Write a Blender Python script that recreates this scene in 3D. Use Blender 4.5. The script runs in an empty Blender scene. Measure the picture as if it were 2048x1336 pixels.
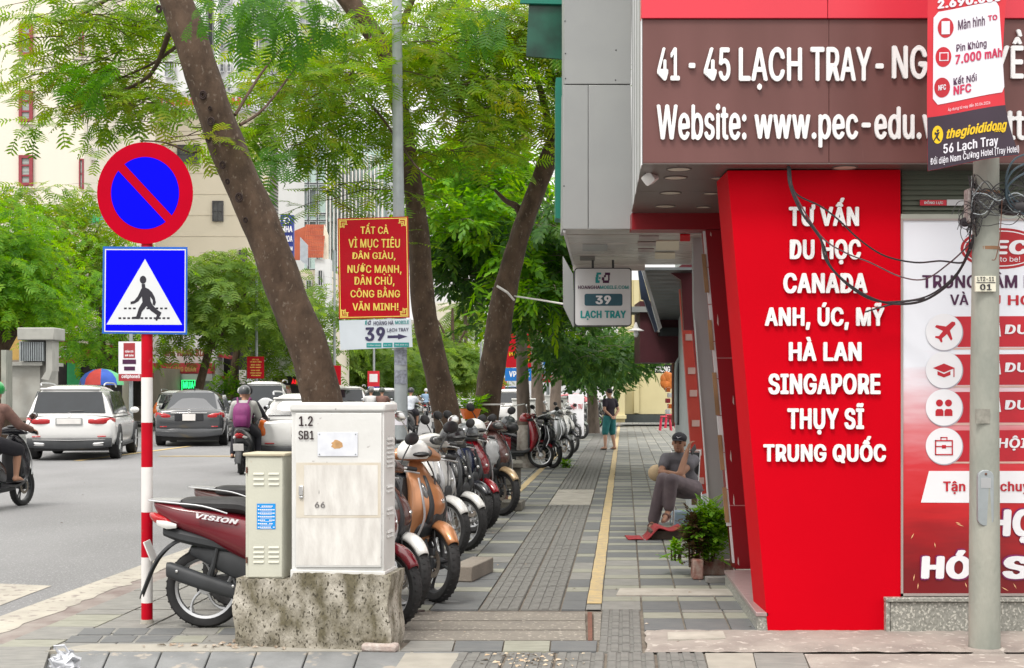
import bpy, bmesh, math, random
import numpy as np
from mathutils import Vector, Matrix
R = math.radians
PI = math.pi
random.seed(7); rng = np.random.default_rng(11)
sc = bpy.context.scene
COL = sc.collection
# ------------------------------------------------------------------ camera, sky, sun, exposure
F = 2800.0; CH = 1.6; HY = 780.0            # focal length and horizon in photograph pixels, eye height
cam = bpy.data.cameras.new('camera'); camo = bpy.data.objects.new('camera', cam); COL.objects.link(camo)
camo.location = (0, 0, CH); camo.rotation_euler = (PI/2, 0, 0)
cam.sensor_width = 36; cam.lens = F/2048*36; cam.shift_y = (HY-668)/2048; cam.clip_end = 4000; cam.clip_start = .1
sc.camera = camo
world = bpy.data.worlds.new('World'); sc.world = world; world.use_nodes = True
nt = world.node_tree; nt.nodes.clear()
wo = nt.nodes.new('ShaderNodeOutputWorld'); bg = nt.nodes.new('ShaderNodeBackground')
sky = nt.nodes.new('ShaderNodeTexSky'); sky.sky_type = 'NISHITA'; sky.sun_disc = False
sky.sun_elevation = R(58); sky.sun_rotation = R(205); sky.dust_density = 4; sky.air_density = 1.0
mixw = nt.nodes.new('ShaderNodeMix'); mixw.data_type = 'RGBA'; mixw.inputs[0].default_value = .9
mixw.inputs[7].default_value = (9.6, 9.35, 9.0, 1)           # the even white of an overcast sky
nt.links.new(sky.outputs[0], mixw.inputs[6])
# overcast luminance: brighter overhead than at the horizon
wtc = nt.nodes.new('ShaderNodeTexCoord'); wsx = nt.nodes.new('ShaderNodeSeparateXYZ'); nt.links.new(wtc.outputs['Generated'], wsx.inputs[0])
wmr = nt.nodes.new('ShaderNodeMapRange'); wmr.inputs[1].default_value = -.05; wmr.inputs[2].default_value = 1; wmr.inputs[3].default_value = .60; wmr.inputs[4].default_value = 2.0; nt.links.new(wsx.outputs[2], wmr.inputs[0])
wvm = nt.nodes.new('ShaderNodeVectorMath'); wvm.operation = 'SCALE'; nt.links.new(mixw.outputs[2], wvm.inputs[0]); nt.links.new(wmr.outputs[0], wvm.inputs[3]); nt.links.new(wvm.outputs[0], bg.inputs[0])
bg.inputs[1].default_value = .12
nt.links.new(bg.outputs[0], wo.inputs[0])
sl = bpy.data.lights.new('sun', 'SUN'); sl.energy = 1.5; sl.angle = R(14); sl.color = (1, .96, .9)
so = bpy.data.objects.new('sun', sl); COL.objects.link(so)
# sun high behind the camera, a little to the left
az = R(205); el = R(58)
sd = Vector((math.sin(az)*math.cos(el), math.cos(az)*math.cos(el), math.sin(el)))
so.rotation_euler = (sd).to_track_quat('Z', 'Y').to_euler(); so.location = (0, 0, 30)
sc.view_settings.view_transform = 'Standard'; sc.view_settings.look = 'None'
sc.view_settings.gamma = 1; sc.view_settings.use_curve_mapping = False
sc.view_settings.exposure = .46

# ------------------------------------------------------------------ coordinates
def P(px, py, Y): return Vector(((px-1024)/F*Y, Y, CH-(py-HY)/F*Y))     # photo pixel at a distance
def roadz(u):
    T_ = [(-60, -.02), (-25.2, -.02), (-20, .02), (-7, .03), (-4.14, -.03), (-3.93, -.045)]
    return float(np.interp(u, [a for a, _ in T_], [b for _, b in T_]))
def G(px, py, z=0.0): return P(px, py, (CH-z)*F/(py-HY))                # photo pixel on the ground
def S(u, v, z=0.0): return Vector((u+.08*v, v, z))                      # street grid: u across, v along
ORG = {}

def tag(o, label=None, cat=None, group=None, kind=None):
    if label: o['label'] = label
    if cat: o['category'] = cat
    if group: o['group'] = group
    if kind: o['kind'] = kind
    return o
def empty(name, loc, label, cat, group=None, rz=0):
    o = bpy.data.objects.new(name, None); COL.objects.link(o); o.location = loc; o.rotation_euler = (0, 0, rz)
    o.empty_display_size = .1
    ORG[o.name] = Vector(loc)
    return tag(o, label, cat, group)
def link(name, me, m=None, parent=None, loc=None):
    o = bpy.data.objects.new(name, me); COL.objects.link(o)
    if m is not None and not me.materials: me.materials.append(m)
    if parent is not None: o.parent = parent; ORG[o.name] = ORG.get(parent.name, Vector((0, 0, 0)))
    if loc is not None: o.location = loc
    if parent is None: ORG[o.name] = Vector(loc or (0, 0, 0))
    return o
def copy_tree(o, parent=None):
    c = o.copy(); COL.objects.link(c)
    if parent is not None: c.parent = parent
    for ch in list(o.children): copy_tree(ch, c)
    return c
def paint(o, names, m):
    if o.type == 'MESH' and o.name.split('.')[0] in names:
        o.material_slots[0].link = 'OBJECT'; o.material_slots[0].material = m
    for ch in o.children: paint(ch, names, m)

def crom(pts, k):
    """Catmull-Rom resampling of a list of tuples, k steps per span"""
    a = np.array(pts, float); n = len(a); out = []
    for i in range(n-1):
        p0 = a[max(i-1, 0)]; p1 = a[i]; p2 = a[i+1]; p3 = a[min(i+2, n-1)]
        for s in range(k):
            t = s/k
            out.append(.5*((2*p1)+(-p0+p2)*t+(2*p0-5*p1+4*p2-p3)*t*t+(-p0+3*p1-3*p2+p3)*t**3))
    out.append(a[-1]); return out

class MB:
    def __init__(s): s.v = []; s.f = []
    def add(s, vs, fs):
        n = len(s.v); s.v += [Vector(v) for v in vs]; s.f += [tuple(i+n for i in f) for f in fs]; return s
    def box(s, x0, y0, z0, x1, y1, z1):
        return s.add([(x0, y0, z0), (x1, y0, z0), (x1, y1, z0), (x0, y1, z0), (x0, y0, z1), (x1, y0, z1), (x1, y1, z1), (x0, y1, z1)],
                     [(3, 2, 1, 0), (4, 5, 6, 7), (0, 1, 5, 4), (1, 2, 6, 5), (2, 3, 7, 6), (3, 0, 4, 7)])
    def hexa(s, b, t):
        """bottom quad and top quad, each four points counterclockwise from above"""
        return s.add(list(b)+list(t), [(3, 2, 1, 0), (4, 5, 6, 7), (0, 1, 5, 4), (1, 2, 6, 5), (2, 3, 7, 6), (3, 0, 4, 7)])
    def ob(s, p, e1, w, d, z0, z1):
        """box from its front left corner p, front running along e1, depth to its left-hand side"""
        e = Vector((e1[0], e1[1], 0)).normalized(); f = Vector((-e.y, e.x, 0)); p = Vector((p[0], p[1], 0))
        q = [p, p+e*w, p+e*w+f*d, p+f*d]
        return s.hexa([c+Vector((0, 0, z0)) for c in q], [c+Vector((0, 0, z1)) for c in q])
    def prism(s, pts, dv):
        """polygon extruded by the vector dv"""
        pts = [Vector(p) for p in pts]; n = len(pts); dv = Vector(dv)
        vs = pts+[p+dv for p in pts]
        return s.add(vs, [tuple(range(n)), tuple(reversed(range(n, 2*n)))]+[(i, i+n, (i+1) % n+n, (i+1) % n) for i in range(n)])
    def pp(s, px, Y, d):
        """outline in photo pixels standing at distance Y, thickness d away from the camera"""
        return s.prism([P(a, b, Y) for a, b in px], (0, d, 0))
    def rect(s, a, b, c, d, Y, t): return s.pp([(a, b), (a, d), (c, d), (c, b)], Y, t)
    def tube(s, path, rad, n=8, cap=True, flat=1.0):
        path = [Vector(p) for p in path]; m = len(path)
        if not hasattr(rad, '__len__'): rad = [rad]*m
        base = len(s.v); up = None
        for i, p in enumerate(path):
            t = (path[min(i+1, m-1)]-path[max(i-1, 0)])
            t = t.normalized() if t.length > 1e-9 else Vector((0, 0, 1))
            if up is None:
                up = Vector((0, 0, 1)) if abs(t.z) < .9 else Vector((0, 1, 0))
            a = t.cross(up)
            if a.length < 1e-6: a = t.cross(Vector((1, 0, 0)))
            a.normalize(); b = a.cross(t).normalized(); up = b
            for k in range(n):
                g = 2*PI*k/n
                s.v.append(p+(a*math.cos(g)+b*math.sin(g)*flat)*rad[i])
        for i in range(m-1):
            for k in range(n):
                q = base+i*n; s.f.append((q+k, q+(k+1) % n, q+n+(k+1) % n, q+n+k))
        if cap:
            s.f.append(tuple(base+k for k in reversed(range(n)))); s.f.append(tuple(base+(m-1)*n+k for k in range(n)))
        return s
    def lathe(s, prof, c=(0, 0, 0), axis='z', n=16, closed=False, a0=0, a1=2*PI):
        """prof: list of (radius, height) turned about an axis through c"""
        c = Vector(c); base = len(s.v); full = abs(a1-a0-2*PI) < 1e-6; nn = n if full else n+1
        for k in range(nn):
            g = a0+(a1-a0)*k/n; cs, sn = math.cos(g), math.sin(g)
            for r, h in prof:
                if axis == 'z': q = Vector((r*cs, r*sn, h))
                elif axis == 'y': q = Vector((r*cs, h, r*sn))
                else: q = Vector((h, r*cs, r*sn))
                s.v.append(c+q)
        m = len(prof); mm = m if closed else m-1
        for k in range(n):
            k2 = (k+1) % nn
            for j in range(mm):
                j2 = (j+1) % m
                s.f.append((base+k*m+j, base+k*m+j2, base+k2*m+j2, base+k2*m+j))
        return s
    def ell(s, c, r, n=14, m=8, M=None):
        c = Vector(c); base = len(s.v)
        for i in range(m+1):
            th = PI*i/m
            for k in range(n):
                g = 2*PI*k/n; q = Vector((r[0]*math.sin(th)*math.cos(g), r[1]*math.sin(th)*math.sin(g), r[2]*math.cos(th)))
                if M is not None: q = M @ q
                s.v.append(c+q)
        for i in range(m):
            for k in range(n): s.f.append((base+i*n+k, base+(i+1)*n+k, base+(i+1)*n+(k+1) % n, base+i*n+(k+1) % n))
        return s
    def loft(s, st, axis='x', n=16, k=3, p=2.6, cap=True):
        """st: (pos, centre_a, centre_b, half_a, half_b) rings along an axis; superellipse sections
           axis x -> a=y b=z ; axis z -> a=x b=y ; axis y -> a=x b=z"""
        rs = crom(st, k) if k > 1 else [np.array(q, float) for q in st]; base = len(s.v)
        for q in rs:
            for j in range(n):
                g = 2*PI*(j+.5)/n; cs, sn = math.cos(g), math.sin(g)
                a = q[1]+abs(q[3])*math.copysign(abs(cs)**(2/p), cs); b = q[2]+abs(q[4])*math.copysign(abs(sn)**(2/p), sn)
                s.v.append(Vector({'x': (q[0], a, b), 'z': (a, b, q[0]), 'y': (a, q[0], b)}[axis]))
        for i in range(len(rs)-1):
            for j in range(n):
                w = base+i*n; s.f.append((w+j, w+(j+1) % n, w+n+(j+1) % n, w+n+j))
        if cap:
            s.f.append(tuple(base+j for j in reversed(range(n)))); s.f.append(tuple(base+(len(rs)-1)*n+j for j in range(n)))
        return s
    def xf(s, M):
        s.v = [M @ v for v in s.v]; return s
    def mesh(s, name, o=Vector((0, 0, 0)), smooth=35, fix=True):
        me = bpy.data.meshes.new(name); me.from_pydata([v-o for v in s.v], [], s.f)
        if fix:
            bm = bmesh.new(); bm.from_mesh(me); bmesh.ops.remove_doubles(bm, verts=bm.verts, dist=1e-5)
            bmesh.ops.recalc_face_normals(bm, faces=bm.faces); bm.to_mesh(me); bm.free()
        if smooth:
            me.polygons.foreach_set('use_smooth', [True]*len(me.polygons)); me.set_sharp_from_angle(angle=R(smooth))
        return me
    def build(s, name, m, parent=None, local=False, bev=0, smooth=35, subd=0, kind=None):
        if parent is not None:
            o = Vector((0, 0, 0)) if local else ORG.get(parent.name, Vector((0, 0, 0)))
        else:
            xs = [v.x for v in s.v]; ys = [v.y for v in s.v]; zs = [v.z for v in s.v]
            o = Vector(((min(xs)+max(xs))/2, (min(ys)+max(ys))/2, min(zs)))
        ob = link(name, s.mesh(name, o, smooth), m, parent, None if parent is not None else o)
        if bev:
            b = ob.modifiers.new('bevel', 'BEVEL'); b.width = bev; b.segments = 2; b.limit_method = 'ANGLE'; b.angle_limit = R(40)
        if subd:
            b = ob.modifiers.new('sub', 'SUBSURF'); b.levels = b.render_levels = subd
        if kind: ob['kind'] = kind
        return ob

# ------------------------------------------------------------------ materials
MATS = {}
def mat(name, c, rough=.6, metal=0, c2=None, sc_=4, thr=None, var=.12, bump=0, bsc=60, spec=.5, coat=0, emit=0, st=(1, 1, 1), c3=None, thr3=None, sc3=20, alpha=1, trans=0, detail=5, soft=.04):
    if name in MATS: return MATS[name]
    m = bpy.data.materials.new(name); m.use_nodes = True; t = m.node_tree; N = t.nodes; L = t.links
    b = N['Principled BSDF']; b.inputs['Roughness'].default_value = rough; b.inputs['Metallic'].default_value = metal
    b.inputs['Specular IOR Level'].default_value = spec
    if coat: b.inputs['Coat Weight'].default_value = coat; b.inputs['Coat Roughness'].default_value = .06
    tc = N.new('ShaderNodeTexCoord'); mp = N.new('ShaderNodeMapping'); mp.inputs['Scale'].default_value = st
    L.new(tc.outputs['Object'], mp.inputs[0])
    def noise(s, d=detail):
        n = N.new('ShaderNodeTexNoise'); n.inputs['Scale'].default_value = s; n.inputs['Detail'].default_value = d
        L.new(mp.outputs[0], n.inputs[0]); return n
    def mix(f, a, bcol):
        x = N.new('ShaderNodeMix'); x.data_type = 'RGBA'
        L.new(f, x.inputs[0])
        for i, q in ((6, a), (7, bcol)):
            if isinstance(q, tuple): x.inputs[i].default_value = (*q, 1)
            else: L.new(q, x.inputs[i])
        return x.outputs[2]
    def ramp(src, a, bb):
        r = N.new('ShaderNodeMapRange'); r.inputs[1].default_value = a; r.inputs[2].default_value = bb; L.new(src, r.inputs[0]); return r.outputs[0]
    n1 = noise(sc_)
    c2_ = c2 or tuple(max(0, x*(1-var*2)) for x in c)
    if thr is None: f = ramp(n1.outputs[0], .3, .7)
    else: f = ramp(n1.outputs[0], thr-soft, thr+soft)
    col = mix(f, c, c2_)
    if c3:
        n3 = noise(sc3, 8); col = mix(ramp(n3.outputs[0], thr3-.03, thr3+.03), col, c3)
    L.new(col, b.inputs['Base Color'])
    rr = ramp(n1.outputs[0], 0, 1); mr = N.new('ShaderNodeMapRange'); mr.inputs[3].default_value = max(.02, rough-.06); mr.inputs[4].default_value = min(1, rough+.1)
    L.new(rr, mr.inputs[0]); L.new(mr.outputs[0], b.inputs['Roughness'])
    if bump:
        nb = noise(bsc); bp = N.new('ShaderNodeBump'); bp.inputs['Strength'].default_value = bump; bp.inputs['Distance'].default_value = .01
        L.new(nb.outputs[0], bp.inputs['Height']); L.new(bp.outputs[0], b.inputs['Normal'])
    if emit: b.inputs['Emission Color'].default_value = (*c, 1); b.inputs['Emission Strength'].default_value = emit
    if trans: b.inputs['Transmission Weight'].default_value = trans
    if alpha < 1: b.inputs['Alpha'].default_value = alpha
    MATS[name] = m; return m
def leafmat(name, c1, c2, c3, s=1.2, tr=.45):
    m = bpy.data.materials.new(name); m.use_nodes = True; t = m.node_tree; N = t.nodes; L = t.links
    for n in list(N):
        if n.type == 'BSDF_PRINCIPLED': N.remove(n)
    out = N['Material Output']
    tc = N.new('ShaderNodeTexCoord'); n1 = N.new('ShaderNodeTexNoise'); n1.inputs['Scale'].default_value = s; n1.inputs['Detail'].default_value = 2
    n2 = N.new('ShaderNodeTexNoise'); n2.inputs['Scale'].default_value = s*6
    L.new(tc.outputs['Object'], n1.inputs[0]); L.new(tc.outputs['Object'], n2.inputs[0])
    r = N.new('ShaderNodeValToRGB'); e = r.color_ramp.elements
    e[0].position = .36; e[0].color = (*c1, 1); e[1].position = .66; e[1].color = (*c3, 1)
    k = e.new(.5); k.color = (*c2, 1)
    ad = N.new('ShaderNodeMath'); ad.operation = 'MULTIPLY_ADD'; ad.inputs[1].default_value = .5
    L.new(n2.outputs[0], ad.inputs[0])
    md = N.new('ShaderNodeMath'); md.operation = 'MULTIPLY'; md.inputs[1].default_value = .5; L.new(n1.outputs[0], md.inputs[0]); L.new(md.outputs[0], ad.inputs[2])
    L.new(ad.outputs[0], r.inputs[0])
    d = N.new('ShaderNodeBsdfDiffuse'); tl = N.new('ShaderNodeBsdfTranslucent'); gl = N.new('ShaderNodeBsdfGlossy'); gl.inputs['Roughness'].default_value = .45
    gl.inputs['Color'].default_value = (.8, .85, .8, 1)
    L.new(r.outputs[0], d.inputs[0])
    h = N.new('ShaderNodeHueSaturation'); h.inputs['Saturation'].default_value = 1.15; h.inputs['Value'].default_value = 1.9; h.inputs['Hue'].default_value = .485
    L.new(r.outputs[0], h.inputs['Color']); L.new(h.outputs[0], tl.inputs[0])
    mx = N.new('ShaderNodeMixShader'); mx.inputs[0].default_value = tr; L.new(d.outputs[0], mx.inputs[1]); L.new(tl.outputs[0], mx.inputs[2])
    m2 = N.new('ShaderNodeMixShader'); m2.inputs[0].default_value = .015; L.new(mx.outputs[0], m2.inputs[1]); L.new(gl.outputs[0], m2.inputs[2])
    L.new(m2.outputs[0], out.inputs[0]); return m
def glass(name, c=(.02, .025, .03), rough=.05):
    return mat(name, c, rough, 0, var=.1, spec=.55, coat=.15)

M_ASPH = mat('asphalt', (.205, .205, .208), .9, c2=(.165, .165, .167), sc_=.7, bump=.6, bsc=160, c3=(.28, .28, .28), thr3=.60, sc3=70, st=(1, .5, 1))
M_CONC = mat('concrete', (.42, .39, .34), .9, c2=(.30, .28, .24), sc_=5, bump=.5, bsc=70)
M_PINK = mat('worn mortar', (.33, .295, .26), .92, c2=(.22, .19, .17), sc_=3.2, bump=.8, bsc=40, c3=(.42, .38, .34), thr3=.62, sc3=14)
M_DARKT = mat('slate tile', (.098, .104, .108), .75, c2=(.14, .143, .14), sc_=6, bump=.35, bsc=50, st=(1, 3, 1))
M_LITET = mat('pale green tile', (.27, .27, .22), .8, c2=(.21, .21, .17), sc_=7, bump=.3, bsc=50, st=(1, 3, 1))
M_MIDT = mat('grey tile', (.23, .225, .205), .8, c2=(.165, .163, .152), sc_=7, bump=.3, bsc=50, st=(1, 3, 1))
M_TACT = mat('ribbed tile', (.175, .172, .158), .85, c2=(.12, .118, .11), sc_=9, bump=.4, bsc=80)
M_YEL = mat('faded yellow paint', (.50, .37, .17), .85, c2=(.36, .29, .18), sc_=9, bump=.3, c3=(.28, .25, .2), thr3=.62, sc3=22)
M_WPAINT = mat('road marking white', (.42, .39, .33), .85, c2=(.30, .28, .24), sc_=3, bump=.4, c3=(.24, .21, .19), thr3=.60, sc3=11)
M_CREAM = mat('cream render', (.70, .65, .53), .85, c2=(.62, .57, .46), sc_=.25, var=.08, bump=.1, bsc=3)
M_CREAM2 = mat('ivory render', (.74, .69, .60), .85, c2=(.66, .62, .55), sc_=.3, bump=.05, bsc=3, st=(1, 1, .3))
M_WHITEW = mat('white tower wall', (.66, .67, .68), .8, var=.05, sc_=.2)
M_WHITE = mat('white plastic letters', (.80, .80, .80), .35, var=.03, sc_=4)
M_RED = mat('red composite panel', (.55, .0, .008), .55, var=.05, sc_=.8, spec=.05)
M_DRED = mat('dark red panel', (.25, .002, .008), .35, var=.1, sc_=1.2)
M_CRIM = mat('pinkish red panel', (.66, .03, .055), .35, var=.05, sc_=1)
M_BROWN = mat('weathered brown panel', (.100, .032, .027), .5, c2=(.135, .050, .045), sc_=1.1, c3=(.22, .12, .12), thr3=.70, sc3=3, st=(2.5, 1, .35))
M_GREYP = mat('grey aluminium panel', (.33, .34, .335), .45, metal=.15, c2=(.29, .30, .30), sc_=1.6, bump=.1, bsc=9)
M_SILV = mat('silver foil soffit', (.62, .61, .58), .28, metal=.5, c2=(.38, .34, .31), sc_=4, st=(.6, 5, 1), bump=.5, bsc=6)
M_SOFF = mat('taupe soffit', (.15, .12, .11), .35, var=.08, sc_=.8, metal=.2)
M_GREEN = mat('teal green panel', (.0, .17, .115), .4, var=.1)
M_GRAN = mat('speckled granite', (.30, .30, .27), .45, c2=(.16, .16, .14), sc_=45, c3=(.48, .47, .42), thr3=.58, sc3=60, detail=2)
M_PGRAN = mat('pink polished granite', (.34, .25, .24), .3, c2=(.25, .18, .18), sc_=20, st=(1, 6, 1))
M_SHUT = mat('olive grey shutter', (.16, .18, .14), .5, var=.08)
M_BLACK = mat('black plastic', (.012, .012, .014), .4, var=.2)
M_RUB = mat('tyre rubber', (.022, .022, .023), .75, var=.25, sc_=14, bump=.2, bsc=80)
M_DKPL = mat('dark grey plastic', (.035, .038, .042), .5, var=.15, sc_=8)
M_CHR = mat('chrome', (.75, .75, .75), .18, metal=1, var=.05)
M_ALU = mat('aluminium rim', (.55, .56, .57), .32, metal=.75, var=.08, sc_=6)
M_GALV = mat('galvanised steel', (.34, .37, .385), .5, metal=.35, c2=(.27, .30, .31), sc_=7, bump=.15, bsc=40)
M_POLEC = mat('weathered concrete pole', (.33, .33, .285), .85, c2=(.22, .235, .205), sc_=5, bump=.5, bsc=45, st=(1, 1, .4), c3=(.38, .22, .12), thr3=.70, sc3=5)
M_LENSR = mat('red lamp lens', (.45, .01, .015), .15, var=.15, sc_=20, coat=.5)
M_LENSC = mat('clear lamp lens', (.70, .70, .68), .12, var=.1, sc_=20, coat=.5)
M_LENSO = mat('orange lamp lens', (.75, .16, .02), .2, var=.1, coat=.4)
M_GLASS = glass('dark car glass')
M_WIN = mat('dark window glass', (.08, .09, .10), .12, var=.4, sc_=1.5, spec=.8)
M_SKIN = mat('skin', (.42, .22, .14), .6, var=.06, sc_=9)
M_SKIND = mat('tanned skin', (.30, .15, .092), .6, var=.08, sc_=9)
M_HAIR = mat('black hair', (.012, .010, .009), .5, var=.2)
M_BARK = mat('brown mottled bark', (.095, .060, .038), .95, c2=(.042, .026, .016), sc_=9, bump=1.0, bsc=28, c3=(.13, .10, .075), thr3=.64, sc3=34, st=(1, 1, .6), soft=.1)
M_BARKL = mat('pale grey brown bark', (.19, .15, .12), .95, c2=(.11, .085, .07), sc_=9, bump=1, bsc=28, st=(1, 1, .4))
M_CABLE = mat('black cable sheath', (.025, .022, .025), .6, var=.2)
M_REDP = mat('red enamel', (.46, .0, .012), .45, var=.10, sc_=9, spec=.15, c3=(.34, .04, .04), thr3=.70, sc3=25)
M_WHP = mat('white enamel', (.72, .70, .68), .4, var=.05, sc_=6)
M_BLUES = mat('blue sign sheeting', (.0, .0, .78), .5, var=.02, sc_=5, spec=.06)
M_REDS = mat('red sign sheeting', (.43, .0, .014), .5, var=.05, sc_=5, spec=.05)

# ------------------------------------------------------------------ lettering
_tc = {}
try:        # the sans face that ships inside Blender; the built-in face otherwise
    FONT = bpy.data.fonts.load(bpy.utils.resource_path('LOCAL')+'/datafiles/fonts/Inter.woff2')
except Exception:
    FONT = None
def textmesh(body, bold=.0, res=3):
    """mesh of a text laid out flat: returns vertices (em units) and faces"""
    key = (body, bold, res)
    if key in _tc: return _tc[key]
    cu = bpy.data.curves.new('lettering', 'FONT'); cu.body = body
    if FONT: cu.font = FONT
    cu.fill_mode = 'BOTH'; cu.resolution_u = res
    cu.fill_mode = 'FRONT' if not bold else 'BOTH'
    cu.space_character = 1+bold*1.5; cu.extrude = .5 if bold else 0
    o = bpy.data.objects.new('lettering', cu); COL.objects.link(o)
    dg = bpy.context.evaluated_depsgraph_get(); me = bpy.data.meshes.new_from_object(o.evaluated_get(dg))
    v = np.zeros(len(me.vertices)*3); me.vertices.foreach_get('co', v); v = v.reshape(-1, 3)
    f = [tuple(p.vertices) for p in me.polygons]
    bpy.data.objects.remove(o); bpy.data.curves.remove(cu); bpy.data.meshes.remove(me)
    if bold:      # heavier weight: the letter repeated a little aside, each a hair nearer the eye
        v[:, 2] = (v[:, 2] > 0); n = len(v); V = []; Fs = []
        offs = [(0, 0), (-1, 0), (1, 0), (0, .5), (0, -.5), (-.75, .4), (.75, .4), (-.75, -.4), (.75, -.4)] if bold >= .04 else [(0, 0), (-1, 0), (1, 0), (-.1, .4), (.1, -.4)]
        for k, (a, b_) in enumerate(offs):
            q = v.copy(); q[:, 0] += a*bold*.8; q[:, 1] += b_*bold*.8; q[:, 2] += k*.02; V.append(q); Fs += [tuple(i+k*n for i in fc) for fc in f]
        v = np.concatenate(V); f = Fs
    _tc[key] = (v, f); return v, f
def lettering(body, box, Y, m, parent, bold=.0, depth=.002, name='lettering', split=False, shear=0, rot=0, res=3, fn=None, squeeze=None):
    """fit a line of text into the pixel box (x0,y0,x1,y1) of the plane at distance Y, facing the camera"""
    v, f = textmesh(body, bold, res); v = v.copy()
    mn = v.min(0); mxx = v.max(0); x0, y0, x1, y1 = box
    tx = (v[:, 0]-mn[0])/(mxx[0]-mn[0]); ty = (v[:, 1]-mn[1])/(mxx[1]-mn[1])
    tz = v[:, 2] if bold else np.zeros(len(v))
    px = x0+tx*(x1-x0)+shear*(ty-.5)*(y1-y0); py = y1+ty*(y0-y1)+rot*(tx-.5)*(x1-x0)
    hh = abs(y1-y0)/F*Y; tz = tz+rng.random(len(v))*.004*hh/max(depth, 1e-4)
    W = np.stack([(px-1024)/F*Y, Y-tz*depth-.0012, CH-(py-HY)/F*Y], 1)
    if fn: W = fn(px, py, W)
    org = ORG.get(parent.name, Vector((0, 0, 0)))
    W = W-np.array(org)
    def mk(vs, fs):
        me = bpy.data.meshes.new(name); me.from_pydata(vs.tolist(), [], fs); return link(name, me, m, parent)
    if not split: return mk(W, f)
    # connected pieces grouped into letters by their horizontal overlap
    par = list(range(len(W)))
    def find(a):
        while par[a] != a: par[a] = par[par[a]]; a = par[a]
        return a
    for q in f:
        r0 = find(q[0])
        for w in q[1:]: par[find(w)] = r0
    isl = {}
    for i in range(len(W)): isl.setdefault(find(i), []).append(i)
    for q in f: pass
    items = sorted([(W[ix, 0].min(), W[ix, 0].max(), set(ix)) for ix in isl.values() if len(ix) > 2], key=lambda a: a[0])
    groups = []
    for a, b_, ix in items:
        if groups and a < groups[-1][1]-.25*min(b_-a, groups[-1][1]-groups[-1][0]):
            groups[-1][1] = max(groups[-1][1], b_); groups[-1][2] |= ix
        else: groups.append([a, b_, set(ix)])
    for a, b_, ix in groups:
        idx = sorted(ix); mp = {k: i for i, k in enumerate(idx)}
        fs = [tuple(mp[w] for w in q) for q in f if q[0] in ix]
        if fs: mk(W[idx], fs)
# ------------------------------------------------------------------ ground, road, paving
g = MB(); g.add([(-900, -60, -.35), (900, -60, -.35), (900, 2500, -.35), (-900, 2500, -.35)], [(0, 1, 2, 3)])
g.build('ground', M_CONC, kind='structure', smooth=0)
rd = MB(); us = [(-60, -.02), (-25.2, -.02), (-20, .02), (-7, .03), (-4.14, -.03), (-3.93, -.045)]
vs_ = [-20, 6, 12, 30, 60, 120, 400]
for v in vs_:
    for u, z in us: rd.v.append(S(u, v, z))
for i in range(len(vs_)-1):
    for j in range(len(us)-1):
        a = i*len(us)+j; rd.f.append((a, a+1, a+len(us)+1, a+len(us)))
road = rd.build('road', M_ASPH, smooth=60, kind='structure')
sr = MB(); sr.add([(-3.2, -20, -.16), (60, -20, -.16), (60, 8.3, -.16), (-3.2, 8.3, -.16)], [(0, 1, 2, 3)])
sr.build('side_road', M_ASPH, smooth=0, kind='structure')
# painted markings: ragged white edge line, crossing bar, yellow lane bars
ml = MB(); n = 230; L0 = []; R0 = []
for i in range(n+1):
    v = 7.6+i*.15; w = .05*random.random() if i % 3 else .10*random.random()
    L0.append(S(-4.44, v, -.014)); R0.append(S(-4.17+w, v, -.022))
ml.v = L0+R0; ml.f = [(i, n+1+i, n+2+i, i+1) for i in range(n)]
for v in ml.v: v.z += .004
ml.build('edge_line', M_WPAINT, smooth=0, kind='structure')
cb = MB(); cb.add([G(-260, 1300), G(0, 1207), G(60, 1184), G(104, 1168), G(0, 1166), G(-260, 1165)], [(0, 1, 2, 3, 4, 5)])
for v in cb.v: v.z = roadz(v.x-.08*v.y)+.004
cb.build('crossing_bar', M_WPAINT, smooth=0, kind='structure')
yl = MB()
for v0 in (31, 44, 60): yl.add([S(-12.2, v0, .036), S(-12.02, v0, .036), S(-12.02, v0+8, .036), S(-12.2, v0+8, .036)], [(0, 1, 2, 3)])
yl.add([S(-11, 33, .036), S(-9, 33, .036), S(-9, 33.25, .036), S(-11, 33.25, .036)], [(0, 1, 2, 3)])
yl.build('lane_line', mat('yellow road paint', (.55, .38, .12), .8, c2=(.4, .33, .2), sc_=5), smooth=0, kind='structure')
for (a, b) in ((20, 1289), (78, 1242), (196, 1089), (160, 1091), (15, 1067)):
    pass
# gutter of grey concrete beside the paving
gu = MB(); v = 7.2; k = 0
gb = [(-4.14, -.025), (-3.94, -.03)]
gm = MB(); gm.add([S(-4.16, 7.2, -.021), S(-3.93, 7.2, -.02), S(-3.93, 70, -.02), S(-4.16, 70, -.021)], [(0, 1, 2, 3)])
gm.build('gutter', mat('gutter concrete', (.27, .245, .22), .9, c2=(.16, .12, .11), sc_=4, bump=.6, bsc=40), smooth=0, kind='structure')

sw = MB(); sw.v = [S(u, v, z) for z in (-.014, -.2) for u, v in ((-3.93, 8.6), (-1.15, 8.6), (-1.15, 7.6), (8, 7.6), (8, 160), (-3.93, 160))]
sw.f = [tuple(range(6))]+[(i, i+6, (i+1) % 6+6, (i+1) % 6) for i in range(6)]
M_JOINT = mat('sandy joint', (.20, .175, .14), .95, c2=(.12, .095, .075), sc_=8, bump=.5)
walk = sw.build('sidewalk', M_JOINT, smooth=0, kind='structure'); walk.location = (0, 0, 0); ORG[walk.name] = Vector((0, 0, 0))
walk.data.transform(Matrix.Translation((0, 0, 0)))
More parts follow.
